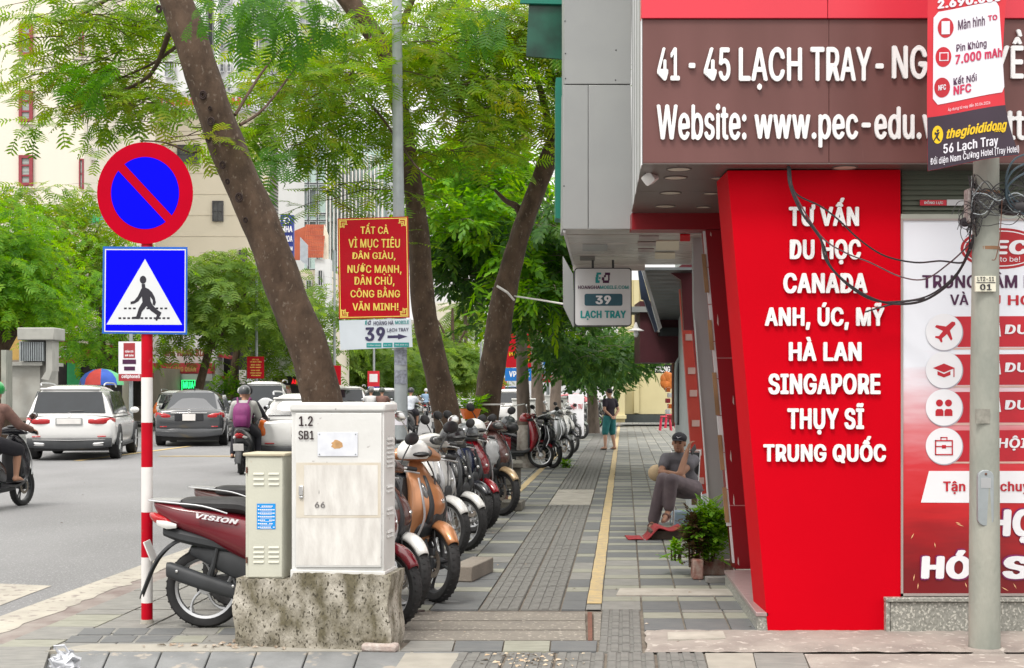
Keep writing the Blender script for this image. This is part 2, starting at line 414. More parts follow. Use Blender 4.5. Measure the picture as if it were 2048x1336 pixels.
# rebuild in world coordinates so that tiles can be children without offsets
bpy.data.objects.remove(walk)
me = sw.mesh('sidewalk', Vector((0, 0, 0)), 0); walk = link('sidewalk', me, M_JOINT); walk['kind'] = 'structure'

TM = {}
def tile_mesh(kind, w, d, m):
    key = (kind, round(w, 3), round(d, 3), m.name)
    if key in TM: return TM[key]
    b = MB(); gx = .006; t = .03
    def sh(x, y, z): return Vector((x+.08*y, y, z))
    def q(x0, y0, x1, y1, z0, z1):
        b.hexa([sh(x0, y0, z0), sh(x1, y0, z0), sh(x1, y1, z0), sh(x0, y1, z0)], [sh(x0+.002, y0+.002, z1), sh(x1-.002, y0+.002, z1), sh(x1-.002, y1-.002, z1), sh(x0+.002, y1-.002, z1)])
    q(gx, gx, w-gx, d-gx, -t, 0 if kind != 'rib' else -.004)
    if kind == 'rib':
        nr = 4
        for i in range(nr):
            c = (i+.5)*w/nr; q(c-w/nr*.34, .012, c+w/nr*.34, d-.012, -.005, .0035)
    me = b.mesh('tile', smooth=0, fix=False); me.materials.append(m); TM[key] = me; return me
TILES = []   # (u, v, w, d, kind, material)
def pick(i, j):
    r = (j*7+i*5) % 3
    if random.random() < .12: r = random.randrange(3)
    return M_LITET if r == 0 else (M_DARKT if random.random() < .8 else M_MIDT)
def region(cols, v0, v1, dep, fn=None, skip=None):
    for i in range(len(cols)-1):
        v = v0; j = 0
        while v < v1-.05:
            m = fn(i, j) if fn else pick(i, j)
            dd = dep*(.62 if m is M_LITET else 1.15)
            dd = min(dd, v1-v)
            if not (skip and skip(cols[i], v)): TILES.append((cols[i], v, cols[i+1]-cols[i], dd, 'flat', m))
            v += dd; j += 1
FAR = 70
lc = [-3.92+.3575*i for i in range(9)]          # -3.92 .. -1.06
def seq(i, j): return M_LITET if (j+i) % 3 == 2 else (M_DARKT if random.random() < .75 else M_MIDT)
def seqR(i, j): return M_LITET if (j) % 2 == 1 else (M_DARKT if random.random() < .7 else M_MIDT)
def seqL(i, j): return M_MIDT if random.random() < .7 else M_LITET
region(lc[:7], 8.72, 10.2, .42, seqL)
region(lc[:5], 10.2, FAR, .42, seqL)
region([lc[4], lc[5], lc[6], lc[7], -1.06], 10.2, FAR, .40, seq, skip=lambda u, v: abs(u+1.6) < .1 and 19 < v < 45)
region([-.465, -.276], 10.2, FAR, .40, seq)
region([-.172, .13, .412], 10.2, FAR, .36, seqR)
region([.13, .412, .714, .95], 9.33, 10.2, .42, seqR)
region([.412, .70], 10.2, FAR, .36, seqR)
region([.70, .99, 1.3, 1.6], 11.9, FAR, .36, seqR)
region([.70, .92], 10.2, 11.9, .36, seqR)
region([1.6, 2.0, 2.4, 2.8, 3.2], 26, FAR, .5, seqR)
for c in (-1.06, -.7625):
    v = 10.2
    while v < FAR:
        if not 19.3 < v < 22.4: TILES.append((c, v, .2975, .30, 'rib', M_TACT))
        elif (c == -1.06): TILES.append((c, v, .595, .60, 'flat', M_CONC)); v += .30
        v += .30
v = 8.56
while v < 10.15: TILES.append((-.165, v, .285, .27, 'rib', M_TACT)); v += .275
TILES.append((-.46, 10.19-.0, .0, .0, 'none', M_TACT))
TILES = [t for t in TILES if t[2] > 0]
TILES.sort(key=lambda t: t[1]/(t[2]*t[3])**.25)
for u, v, w, d, kd, m in TILES[:255]:
    o = link('tile', tile_mesh(kd, w, d, m), None, walk); p = S(u, v); o.location = (p.x, p.y, random.uniform(-.0015, .0025))
by = {}
for u, v, w, d, kd, m in TILES[255:]:
    if v > 42 and kd == 'rib': kd = 'flat'
    mb = by.setdefault(m.name, (MB(), m))[0]
    sh = S(u, v, random.uniform(-.001, .002)); me = tile_mesh(kd, w, d, m)
    mb.add([sh+x.co for x in me.vertices], [tuple(p.vertices) for p in me.polygons])
for k_, (mb, m) in by.items():
    me = mb.mesh('far_paving', smooth=0, fix=False); o = link('far_paving', me, m, walk); o['kind'] = 'stuff'
# yellow painted strips
def strip(u0, u1, v0, v1, m, nm='painted_line', dz=.0065):
    b = MB(); vv = v0; pts = []; 
    while vv < v1:
        a = .006*random.uniform(-1, 1); pts.append((u0+a, u1+.006*random.uniform(-1, 1), vv)); vv += .3
    for a, c, q in pts: b.v += [S(a, q, dz), S(c, q, dz), S(c, q, -.01), S(a, q, -.01)]
    for i in range(len(pts)-1): b.f.append((4*i, 4*i+1, 4*i+5, 4*i+4))
    return link(nm, b.mesh(nm, smooth=0, fix=False), m, walk)
strip(-.276, -.172, 10.45, 62, M_YEL); strip(-1.72, -1.61, 18.5, 45, M_YEL)
bb = MB(); bb.add([S(-.278, 10.2, 0), S(-.17, 10.2, 0), S(-.17, 62, 0), S(-.278, 62, 0)], [(0, 1, 2, 3)])
link('bedding', bb.mesh('bedding', smooth=0, fix=False), M_MIDT, walk)

def slab(q, m, z=.0, t=.04, name='paving_slab', parent=None, seg=1, gap=0, amp=0):
    """slab on the ground given by photo pixels: near-left, near-right, far-right, far-left"""
    c = [G(a, b, z) for a, b in q]
    b = MB(); b.hexa([p+Vector((0, 0, -t)) for p in c], c)
    me = b.mesh(name, smooth=0); return link(name, me, m, parent or walk)
M_SLAB = mat('ochre grey slab', (.21, .19, .16), .9, c2=(.16, .145, .125), sc_=4, bump=.7, bsc=60, c3=(.36, .33, .28), thr3=.62, sc3=30)
def lerp(a, b, t): return a+(b-a)*t
# drain cover: three long planks and a rusty end strip
for k_, (y0, y1) in enumerate(((1240.5, 1224), (1259, 1242), (1280, 1261))):
    xl = lambda y: 836-(y-1224)*.95
    slab([(xl(y0), y0), (1170+(y0-1224)*.05, y0), (1170, y1), (xl(y1), y1)], M_SLAB, z=.004, name='drain_plank')
rs = MB()
slab([(1176, 1280), (1185, 1280), (1184, 1224), (1175, 1224)], mat('rust', (.17, .07, .045), .9, c2=(.10, .045, .03), sc_=20), z=.006, name='rusty_strip')
slab([(1188, 1280), (1200, 1280), (1203, 1224), (1188, 1224)], M_SLAB, z=.003, name='drain_edge')
slab([(470, 1223), (836, 1223), (850, 1219), (480, 1219)], mat('dark gap', (.07, .05, .045), .95), z=.001, name='drain_joint')
for a, b, c_, d, m in ((800, 903, 909, 822, M_MIDT), (907, 1003, 1007, 912, M_DARKT), (1006, 1098, 1100, 1010, M_LITET), (1101, 1192, 1194, 1103, M_DARKT)):
    slab([(a, 1302), (b, 1302), (c_, 1281.5), (d, 1281.5)], m, z=.002)
# front row: pale tile, ribbed tiles, pale tile, grey tile
slab([(790, 1337), (910, 1337), (918, 1304), (812, 1304)], mat('pale stone', (.33, .31, .265), .8, c2=(.26, .245, .21), sc_=6, bump=.3), z=.002)
slab([(1417, 1337), (1512, 1337), (1505, 1306), (1410, 1306)], mat('pale stone', (0, 0, 0)), z=.002)
slab([(1514, 1337), (1618, 1337), (1606, 1306), (1507, 1306)], M_MIDT, z=.002)
slab([(1622, 1337), (2080, 1337), (2060, 1308), (1609, 1308)], M_PINK, z=.001, name='mortar_patch')
for i in range(5):
    x = .0
    p = G(917+i*98.5, 1304.5); 
    for r_ in range(2):
        o = link('tile', tile_mesh('rib', .2975, .275, M_TACT), None, walk); o.location = (p.x-.08*(.28*(r_+1))-.0*r_, p.y-.28*(r_+1), .001)
# rough mortar along the shop front
mp_ = MB(); nx, ny = 46, 8
for j in range(ny+1):
    for i in range(nx+1):
        py = 1304.5-(j/ny)*44; px = lerp(1292, 2110, i/nx)
        e = 0 if i in (0, nx) or j in (0, ny) else 1
        p = G(px+(random.uniform(-4, 4) if i == 0 else 0), py+(random.uniform(-1, 1) if j in (0, ny) else 0), .0); p.z = .002+e*random.uniform(.0, .016)
        mp_.v.append(p)
for j in range(ny):
    for i in range(nx): a = j*(nx+1)+i; mp_.f.append((a, a+1, a+nx+2, a+nx+1))
link('mortar_patch', mp_.mesh('mortar_patch', smooth=80), M_PINK, walk)
slab([(1336, 1279), (1452, 1276), (1446, 1262), (1335, 1264)], M_CONC, z=.018, name='loose_slab')
slab([(1337, 1284), (1456, 1281), (1452, 1276), (1336, 1279)], M_DRED and mat('rust', (0, 0, 0)), z=.006, name='rusty_strip')
slab([(1232, 1190), (1500, 1190), (1490, 1178), (1240, 1176)], M_CONC, z=.008, name='concrete_band')
# low kerb stones at the near corner, sloping to the side street
kx = [84, 196, 300, 398, 490, 592, 694, 800, 905]
M_KERB = mat('slate kerb stone', (.20, .205, .205), .8, c2=(.14, .145, .145), sc_=5, bump=.5, bsc=40, c3=(.30, .27, .23), thr3=.62, sc3=7)
kerb = empty('kerb', (0, 0, 0), 'row of grey kerb stones sloping to the side street at the near corner', 'kerb'); kerb['kind'] = 'structure'; del kerb['category']
for i in range(len(kx)-1):
    x0, x1 = kx[i], kx[i+1]; b = MB()
    bk = [G(x0+26, 1303-(i == 0)*14, .0), G(x1+24, 1303, .0)]; fr = [Vector((P(x0, 1336, 7.9).x, 7.75, -.11)), Vector((P(x1-5, 1336, 7.9).x, 7.75, -.11))]
    m1 = [lerp(bk[0], fr[0], .06)+Vector((0, 0, .010)), lerp(bk[1], fr[1], .06)+Vector((0, 0, .010))]
    vs = [bk[0], bk[1], m1[1], m1[0], fr[1], fr[0]]
    dn = [v+Vector((0, 0, -.15)) for v in vs]
    b.add(vs+dn, [(3, 2, 1, 0), (5, 4, 2, 3), (5, 3, 9, 11), (3, 0, 6, 9), (4, 10, 8, 2), (2, 8, 7, 1), (11, 10, 4, 5), (0, 1, 7, 6)])
    b.build('kerb_stone', M_KERB, kerb, smooth=0, bev=.008)
lf = [(468, 1300, 96, 1283), (96, 1283, -60, 1283)]
slab([(90, 1302), (800, 1302), (800, 1288), (180, 1288)], mat('pale stone', (0, 0, 0)), z=.003, name='mortar_band')
slab([(-80, 1345), (84, 1345), (104, 1284), (-60, 1290)], M_MIDT, z=.0, name='paving_slab')
for i in range(6):
    for j in range(2):
        x0 = 130+i*70+j*25; y0 = 1284-j*15
        slab([(x0, y0), (x0+64, y0), (x0+76, y0-13), (x0+14, y0-13)], random.choice([M_MIDT, M_DARKT, M_LITET]), z=.004)
# litter: fallen petals, leaves, scraps
lt = MB()
def scrap(p, s):
    a = random.uniform(0, 6.28); e = Vector((math.cos(a), math.sin(a), .1))*s; f = Vector((-math.sin(a), math.cos(a), .25))*s*.45
    lt.add([p-e-f, p+e-f*.4, p+e*.8+f, p-e*.6+f+Vector((0, 0, s*.3))], [(0, 1, 2, 3)])
for _ in range(70):
    p = G(random.gauss(1055, 60), random.uniform(1306, 1332), .008); scrap(p, random.uniform(.008, .02))
lt_o = link('fallen_petals', lt.mesh('fallen_petals', smooth=0, fix=False), mat('dry petals', (.42, .28, .16), .8, c2=(.5, .45, .35), sc_=30)); tag(lt_o, 'scatter of dried orange petals lying on the front ribbed tiles', None, None, 'stuff')
lt = MB()
for _ in range(150):
    p = S(random.uniform(-3.8, 1.2), random.uniform(9, 32), .009); scrap(p, random.uniform(.008, .018))
for _ in range(50):
    p = G(random.gauss(460, 70), random.gauss(1288, 4), .01); scrap(p, random.uniform(.01, .03))
for _ in range(60):
    u = random.uniform(-14, -4.5); v = random.uniform(9, 26); scrap(S(u, v, .04), random.uniform(.01, .02))
o = link('litter', lt.mesh('litter', smooth=0, fix=False), mat('pale litter', (.40, .36, .30), .8, c2=(.2, .13, .08), sc_=30)); tag(o, 'specks of dead leaf and paper littering the paving', None, None, 'stuff')
# crumpled white carrier bag
b = MB(); b.ell(G(125, 1345, .0)+Vector((0, .05, .045)), (.075, .06, .085), 20, 12)
for v in b.v:
    k_ = math.sin(v.x*95+v.z*60)*math.cos(v.y*80+v.z*110); v.x += .022*k_+.012*math.sin(v.z*160); v.z = v.z*.85+.016*math.sin(v.x*90+v.y*60)+random.uniform(-.004, .004); v.y += .012*math.sin(v.x*150)
b.tube([G(112, 1345, 0)+Vector((0, .05, .1)), G(105, 1345, 0)+Vector((0, .03, .145)), G(125, 1345, 0)+Vector((0, .03, .15)), G(133, 1345, 0)+Vector((0, .05, .1))], [.008, .006, .006, .008], 5)
tag(b.build('plastic_bag', mat('white thin plastic', (.56, .58, .62), .3, var=.12, sc_=22), smooth=25), 'crumpled white plastic carrier bag lying at the kerb corner', 'bag')

# ------------------------------------------------------------------ striped post with two traffic signs
base = G(294, 1247); post = empty('traffic_sign', base, 'striped red and white post with round no parking sign above blue crossing sign', 'traffic sign')
SY = base.y
def zpx(py): return CH-(py-HY)/F*SY
bands = [(1247, 1205, 'r'), (1205, 1114, 'w'), (1114, 1024, 'r'), (1024, 934, 'w'), (934, 845, 'r'), (845, 755, 'w'), (755, 665, 'r'), (665, 300, 'r')]
for y0, y1, c in bands:
    b = MB(); b.tube([(base.x, SY, zpx(y0)), (base.x, SY, zpx(y1))], .0385, 20)
    b.build('pole_band', M_REDP if c == 'r' else M_WHP, post)
b = MB(); b.lathe([(0, 0), (.046, 0), (.042, .03), (.0, .03)], base, 'z', 14); b.build('pole_foot', M_CONC, post)
def disc(cx, cy, rx, Y, t, n=56, dz=0):
    return MB().prism([P(cx+rx*math.cos(2*PI*k/n), cy-rx*1.06*math.sin(2*PI*k/n), Y) for k in range(n)], (0, t, 0))
YF = SY-.045
d1 = disc(290, 386, 96, YF, .003).build('round_plate', M_REDS, post)
# blue field in two halves around the slanting red bar
def half(sgn):
    cx, cy, r, w = 290, 386, 68, 8.6; pts = []
    n = 60
    dx, dy = math.cos(R(-45.5)), math.sin(R(-45.5)); nx_, ny_ = -dy, dx
    a0 = math.asin(w/r)
    base_a = math.atan2(dy, dx)
    for k in range(n+1):
        g = (base_a+a0)+(PI-2*a0)*k/n if sgn > 0 else (base_a+PI+a0)+(PI-2*a0)*k/n
        pts.append((cx+r*math.cos(g), cy-r*1.06*math.sin(g)))
    return pts
for s_ in (1, -1):
    MB().prism([P(a, c, YF-.0012) for a, c in half(s_)], (0, .001, 0)).build('blue_field', M_BLUES, post)
YF2 = SY-.044
b = MB(); q = [(206, 493), (375, 494), (374, 669), (204, 667)]; b.pp(q, YF2, .003); b.build('square_plate', mat('blue sign edge', (.0, .10, .50), .4), post, smooth=0)
b = MB(); b.pp([(210, 498), (371.5, 498.5), (370.5, 665), (208.5, 663.5)], YF2-.0015, .001); b.build('white_border', M_WHP, post, smooth=0)
b = MB(); b.pp([(212, 500), (369.5, 500.5), (368.5, 663), (210.5, 661.5)], YF2-.003, .001); b.build('blue_field', M_BLUES, post, smooth=0)
b = MB(); b.pp([(290, 518), (364, 649.5), (213, 649)], YF2-.0045, .001); b.build('white_triangle', mat('reflective white', (.62, .64, .66), .4, var=.03), post, smooth=0)
M_BLK = mat('black print', (.012, .01, .02), .5)
fg = [(282, 578), (290, 576), (296, 579), (303, 586), (308, 596), (310, 606), (308, 613), (304, 611), (304, 602), (299, 594), (300, 604), (304, 612), (312, 621), (321, 627), (319, 632), (312, 644), (309, 642), (312, 632), (301, 624), (292, 614), (283, 625), (279, 640), (264, 640), (264, 636), (272, 635), (277, 618), (284, 606), (283, 594), (276, 604), (268, 609), (261, 610), (261, 605), (268, 603), (275, 594)]
fg = [(291+(a-290)*1.03, 577+(c-578)*.98) for a, c in fg]
bm_ = MB(); bm_.prism([P(a, c, YF2-.006) for a, c in fg], (0, .001, 0)); bm_.build('walking_figure', M_BLK, post, smooth=0)
b = MB(); n = 18; b.prism([P(286+6.5*math.cos(2*PI*k/n), 559.5-8*math.sin(2*PI*k/n), YF2-.0061) for k in range(n)], (0, .001, 0)); b.prism([P(283, 568, YF2-.0061), P(290, 568, YF2-.0061), P(291, 579, YF2-.0061), P(284, 579, YF2-.0061)], (0, .001, 0)); b.build('figure_head', M_BLK, post, smooth=0)
b = MB()
for k in range(10):
    x = 248+k*9; 
    if not (272 < x < 279 or 304 < x < 309): b.rect(x, 615, x+5.4, 618.4, YF2-.0056, .001)
for k in range(12): b.rect(237+k*8.8, 634.5, 237+k*8.8+5.4, 638, YF2-.0056, .001)
b.build('dashed_line', M_BLK, post, smooth=0)
for z_ in (330, 440, 530, 640):
    b = MB(); b.box(base.x-.05, SY-.043, zpx(z_)-.012, base.x+.05, SY+.045, zpx(z_)+.012); b.build('clamp', M_GALV, post, bev=.003)

# ------------------------------------------------------------------ utility cabinets on a mossy plinth
E1 = (.985, -.17)
pa = G(468, 1293); pa.z = 0; plinth_o = pa
pl = MB(); W_ = (G(780, 1302)-pa).length; e = Vector((E1[0], E1[1], 0)).normalized(); f_ = Vector((-e.y, e.x, 0))
nx, nz = 44, 18
def plp(i, j, d):
    t = i/nx; top = .425 if t < .37 else .47
    s_ = j/nz; x = t*W_; z = s_*top
    bul = .005*math.sin(t*23+s_*9)*math.sin(s_*7+t*5)+random.uniform(-.004, .004)+(.008 if t < .36 else 0)*math.sin(s_*5)
    if s_ < .1: bul -= .012
    return pa+e*(x+(.012*math.sin(s_*8) if i in (0, nx) else 0))+f_*(d-bul*(1 if d == 0 else -1))+Vector((0, 0, z+(random.uniform(-.006, .004) if j == nz else 0)))
for d in (0, .34):
    for j in range(nz+1):
        for i in range(nx+1): pl.v.append(plp(i, j, d))
K = (nx+1)*(nz+1)
for d in (0, 1):
    for j in range(nz):
        for i in range(nx):
            a = d*K+j*(nx+1)+i; q = (a, a+1, a+nx+2, a+nx+1); pl.f.append(q if d == 0 else tuple(reversed(q)))
for i in range(nx): a = nz*(nx+1)+i; pl.f.append((a, a+1, a+1+K, a+K))
for j in range(nz):
    a = j*(nx+1); pl.f.append((a, a+nx+1, a+nx+1+K, a+K)); a += nx; pl.f.append((a, a+K, a+nx+1+K, a+nx+1))
M_MOSS = mat('mossy stained plaster', (.44, .41, .35), .92, c2=(.12, .105, .065), sc_=6.5, thr=.49, soft=.13, bump=1.3, bsc=45, c3=(.06, .052, .035), thr3=.60, sc3=60, st=(1.2, 1.2, .7), detail=12)
# dirt gradient noise: second mask through bigger stains
plo = pl.build('plinth', M_MOSS, smooth=50); tag(plo, 'low mossy concrete plinth under the two roadside cabinets', 'plinth')
b = MB(); q0 = pa+e*.83+f_*(-.045); b.ob(q0, e, .22, .10, 0, .05); o = b.build('stone_lump', mat('pale rubble', (.48, .44, .40), .9, c2=(.34, .26, .23), sc_=20, bump=.8), bev=.015); tag(o, 'pale lump of broken mortar lying at the foot of the mossy plinth', 'rubble')
M_CABW = mat('grimy white cabinet paint', (.66, .66, .645), .55, c2=(.55, .55, .53), sc_=3, bump=.12, bsc=30, c3=(.33, .31, .30), thr3=.70, sc3=22)
M_CABG = mat('pale greenish cabinet paint', (.53, .53, .44), .5, c2=(.45, .45, .38), sc_=3, bump=.1, c3=(.36, .26, .17), thr3=.76, sc3=12)
M_STAIN = mat('glue stain', (.50, .44, .35), .8, c2=(.60, .57, .50), sc_=6)
M_SCR = mat('scratched white paint', (.66, .645, .61), .6, c2=(.50, .48, .45), sc_=9, st=(2.2, 1, .6), bump=.25, bsc=40, c3=(.10, .09, .09), thr3=.74, sc3=16)
def facef(o_, w, h):      # local face coordinates to world, front of an oriented box
    return lambda s, z, d=0: o_+e*s-f_*d+Vector((0, 0, z))
# big cabinet: front left corner at pixel 590
cw = empty('utility_cabinet', P(590, 1147, 8.70), 'large grimy white steel cabinet marked 1.2 SB1 on the mossy plinth', 'utility cabinet')
def onf(px, Y0=8.70):     # point on the plinth front line at pixel column px, set back a little
    x0 = P(px, HY, 1).x
    # intersect ray with line pa + e*s + f_*back
    back = .035
    o_ = pa+f_*back; s = (x0*o_.y-o_.x)/(e.x-x0*e.y); return o_+e*s
A = onf(583); B = onf(768); wA = (B-A).length; dpt = .27
ztop = CH-(823-HY)/F*A.y; zbot = .455
def fp(px, py, d=0):      # point on the cabinet front plane seen at the pixel
    q = onf(px); return Vector((q.x, q.y, CH-(py-HY)/F*q.y))-f_*d
b = MB(); b.ob(A, e, wA, dpt, zbot, ztop); b.build('body', M_CABW, cw, bev=.006)
b = MB(); b.ob(A-e*.008-f_*.02, e, wA+.02, dpt+.04, ztop, ztop+.055)
b.build('top_cap', M_CABW, cw, bev=.014)
b = MB(); b.ob(A-e*.004-f_*.012, e, wA+.012, dpt+.02, zbot-.03, zbot+.03); b.build('base_frame', M_CABW, cw, bev=.004)
def plate(px0, py0, px1, py1, d, t, m, name, parent, bev=0):
    c = [fp(px0, py1, d), fp(px1, py1, d), fp(px1, py0, d), fp(px0, py0, d)]
    b = MB(); b.prism(c, f_*t); return b.build(name, m, parent, bev=bev, smooth=30)
door = plate(592, 826, 764, 1134, .014, .014, M_CABW, 'door', cw, .004)
plate(594, 925, 763, 1035, .0165, .0012, M_STAIN, 'glue_patch', cw)
plate(610, 930, 757, 1030, .018, .0012, M_SCR, 'scratched_panel', cw)
plate(594, 1030, 762, 1130, .0152, .0012, M_SCR, 'scratched_panel', cw)
nt_ = plate(637, 864, 717, 912, .020, .003, mat('faded notice', (.66, .68, .72), .4, c2=(.55, .57, .62), sc_=14), 'notice', cw, .001)
b = MB(); n = 16; b.prism([fp(676+11*math.cos(2*PI*k/n)*(1+.2*math.sin(3*k)), 889-9*math.sin(2*PI*k/n)*(1+.15*math.cos(5*k)), .0212) for k in range(n)], f_*.001); b.build('orange_stain', mat('orange stain', (.55, .32, .14), .7, var=.2, sc_=20), cw, smooth=0)
for x, y in ((641, 868), (713, 868), (641, 908), (713, 908)):
    b = MB(); b.ell(fp(x, y, .021), (.0045, .0045, .0045), 8, 5); b.build('screw', M_GALV, cw)
b = MB(); b.ob(fp(600, 985, .03), e, .028, .02, fp(600, 990).z, fp(600, 971).z); b.build('lock', M_CHR, cw, bev=.003)
b = MB(); b.ob(fp(601, 995, .03), e, .024, .018, fp(600, 996).z, fp(600, 991.5).z); b.build('lock_base', M_ALU, cw, bev=.003)
def onface(px, py, W): 
    out = []
    for x, y in zip(px, py): q = fp(x, y, .0225); out.append((q.x, q.y, q.z))
    return np.array(out)
M_INK = mat('brown black marker', (.06, .03, .035), .7)
lettering('1.2', (600, 832, 628, 852), 8.7, M_INK, cw, .03, fn=onface); lettering('SB1', (599, 861, 630, 879), 8.7, M_INK, cw, .03, fn=onface)
lettering('66', (632, 1003, 652, 1015), 8.7, mat('grey stencil', (.35, .33, .33), .7), cw, .02, fn=onface)
# louvres on the visible right side
rt = A+e*(wA+.001)
for grp in (880, 925, 975, 1020, 1065):
    for k in range(2 if grp > 900 else 5):
        z = CH-(grp+k*9-HY)/F*8.7; b = MB(); b.hexa([rt+f_*.06+Vector((0, 0, z)), rt+e*.012+f_*.06+Vector((0, 0, z)), rt+e*.012+f_*.2+Vector((0, 0, z)), rt+f_*.2+Vector((0, 0, z))],
              [rt+f_*.06+Vector((0, 0, z+.016)), rt+e*.003+f_*.06+Vector((0, 0, z+.016)), rt+e*.003+f_*.2+Vector((0, 0, z+.016)), rt+f_*.2+Vector((0, 0, z+.016))]); b.build('louvre', M_CABW, cw)
# small cabinet
cs = empty('utility_cabinet', P(490, 1155, 8.75), 'narrow pale green cabinet with a torn blue sticker beside the larger cabinet', 'utility cabinet')
A2 = onf(491); B2 = onf(566); w2 = (B2-A2).length; z1 = CH-(912-HY)/F*A2.y; z0 = .425
b = MB(); b.ob(A2, e, w2, .2, z0, z1); b.build('body', M_CABG, cs, bev=.004)
b = MB(); b.ob(A2-e*.012-f_*.02, e, w2+.03, .25, z1, z1+.02); b.build('top_cap', mat('yellowed cap paint', (.50, .47, .35), .6, c2=(.40, .34, .24), sc_=8), cs, bev=.006)
plate(497, 915, 573-8, 1154, .008, .008, M_CABG, 'door', cs, .003)
for gx in (508, 538):
    for gy in (945, 956, 966, 1092, 1102, 1111, 1121):
        if gy == 966 or True:
            b = MB(); c = [fp(gx, gy+4, .0085), fp(gx+21, gy+4, .0085), fp(gx+21, gy, .0085), fp(gx, gy, .0085)]; o_ = [c[0]-f_*.007, c[1]-f_*.007, c[2], c[3]]
            b.add([c[0], c[1], c[2], c[3], o_[0], o_[1]], [(4, 5, 2, 3), (0, 1, 5, 4), (0, 4, 3), (1, 2, 5)]); b.build('louvre', M_CABG, cs, smooth=0)
stk = plate(515, 1007, 552, 1058, .0105, .001, mat('blue sticker', (.0, .22, .62), .4, c2=(.0, .27, .68), sc_=10), 'sticker', cs)
b = MB()
for k in range(7):
    yy = 1011+k*7; 
    def onf2(s0, s1, ya, yb): b.add([fp(s0, yb, .012), fp(s1, yb, .012), fp(s1, ya, .012), fp(s0, ya, .012)], [(0, 1, 2, 3)])
    for q in range(9):
        if random.random() < .86: onf2(517+q*3.8, 520+q*3.8, yy, yy+2)
    onf2(522, 545, yy+3.4, yy+4.1)
b.build('sticker_text', M_WHITE, cs, smooth=0)
for y_ in (938, 1118):
    b = MB(); b.ob(fp(493, y_, .012), e, .008, .012, fp(493, y_+8).z, fp(493, y_-4).z); b.build('hinge', mat('rust', (0, 0, 0)), cs)
# ------------------------------------------------------------------ language school frontage on the corner
YW = 9.3
bld = empty('corner_building', P(1500, 1262, 11), 'red and brown clad corner building with large white address letters', 'building')
# fascia boards: three brown boards, one crimson board, return edge and soffit
YF_ = 9.1
seams = [1285, 1658, 1998, 2260]
for i in range(3):
    b = MB(); b.rect(seams[i]+.4, 38.5, seams[i+1]-.4, 327, YF_, .06); b.build('fascia_board', M_BROWN, bld, bev=.002)
for i, (a, c) in enumerate(((1283, 1655), (1656, 1999), (2000, 2260))):
    b = MB(); b.rect(a, -420, c, 36, YF_-.02, .08); b.build('upper_board', M_CRIM, bld, bev=.002)
# backing volume above the soffit
zs = P(0, 327, YF_).z
XL = P(1285, 0, YF_).x; XL2 = P(1264, 0, 11.62).x
b = MB(); b.prism([(XL+.006, YF_+.065, zs+.006), (XL2+.01, 11.6, zs+.006), (9, 11.6, zs+.006), (9, YF_+.065, zs+.006)], (0, 0, 3.2)); b.build('upper_storey', M_GREYP, bld, smooth=0)
# soffit panels
M_SEAM = mat('dark seam', (.05, .04, .04), .8)
for y0, y1 in ((YF_, 9.75), (9.754, 10.35), (10.354, 11.0), (11.004, 11.62)):
    a = lambda y: XL+(XL2-XL)*(y-YF_)/(11.62-YF_)
    b = MB(); b.prism([(a(y0), y0, zs-.004), (a(y1), y1, zs-.004), (9, y1, zs-.004), (9, y0, zs-.004)], (0, 0, .009)); b.build('soffit_panel', M_SOFF, bld, smooth=0)
# torn white edge strip on the return
for k in range(16):
    y0 = lerp(YF_, 11.5, k/16); y1 = lerp(YF_, 11.5, (k+1)/16)-.005; a = lambda y: XL+(XL2-XL)*(y-YF_)/(11.62-YF_)-.008
    b = MB(); b.prism([(a(y0), y0, zs-.01), (a(y1), y1, zs-.01), (a(y1), y1, zs+3.1), (a(y0), y0, zs+3.1)], (.006, 0, 0)); b.build('return_panel', M_GREYP if k % 4 else M_WHITEW, bld, smooth=0)
# cornice strip between boards
# recessed downlights in the soffit
zl = zs-.004
M_LAMPG = mat('lamp glass unlit', (.62, .58, .47), .3, var=.05)
for cx, py, w in ((1357.5, 338, 50), (1351, 355, 47.5), (1341, 385.5, 44), (1330, 412, 41), (1435, 356, 29), (1421, 386.5, 31), (1406.5, 413.5, 29), (1690, 334.5, 50)):
    Y = (zl-CH)*F/(HY-py); c = Vector(((cx-1024)/F*Y, Y, zl)); r = w/2/F*Y*.98
    d = empty('downlight', c, 'x', 'ceiling light', 'round lights in the entrance soffit')
    b = MB(); b.lathe([(r*1.05, -.0), (r*1.05, -.006), (r*.93, -.006), (r*.93, .002)], c, 'z', 28); b.build('ring', mat('taupe ring', (.15, .12, .11), .5), d)
    b = MB(); b.lathe([(0, -.004), (r*.92, -.003)], c, 'z', 28); b.build('lens', M_LAMPG, d, smooth=0)
    d['label'] = {(1357.5): 'nearest and widest unlit round light in the soffit beside the camera', 1351: 'second unlit round light behind the nearest one in the left soffit row', 1341: 'third unlit round light back in the left soffit row', 1330: 'farthest unlit round light in the left soffit row above the dark red beam',
                  1435: 'small unlit soffit light nearest the red column in the right row', 1421: 'middle small unlit soffit light of the right row', 1406.5: 'farthest small unlit soffit light of the right row', 1690: 'shallow unlit soffit light above the red lettered column'}[cx]
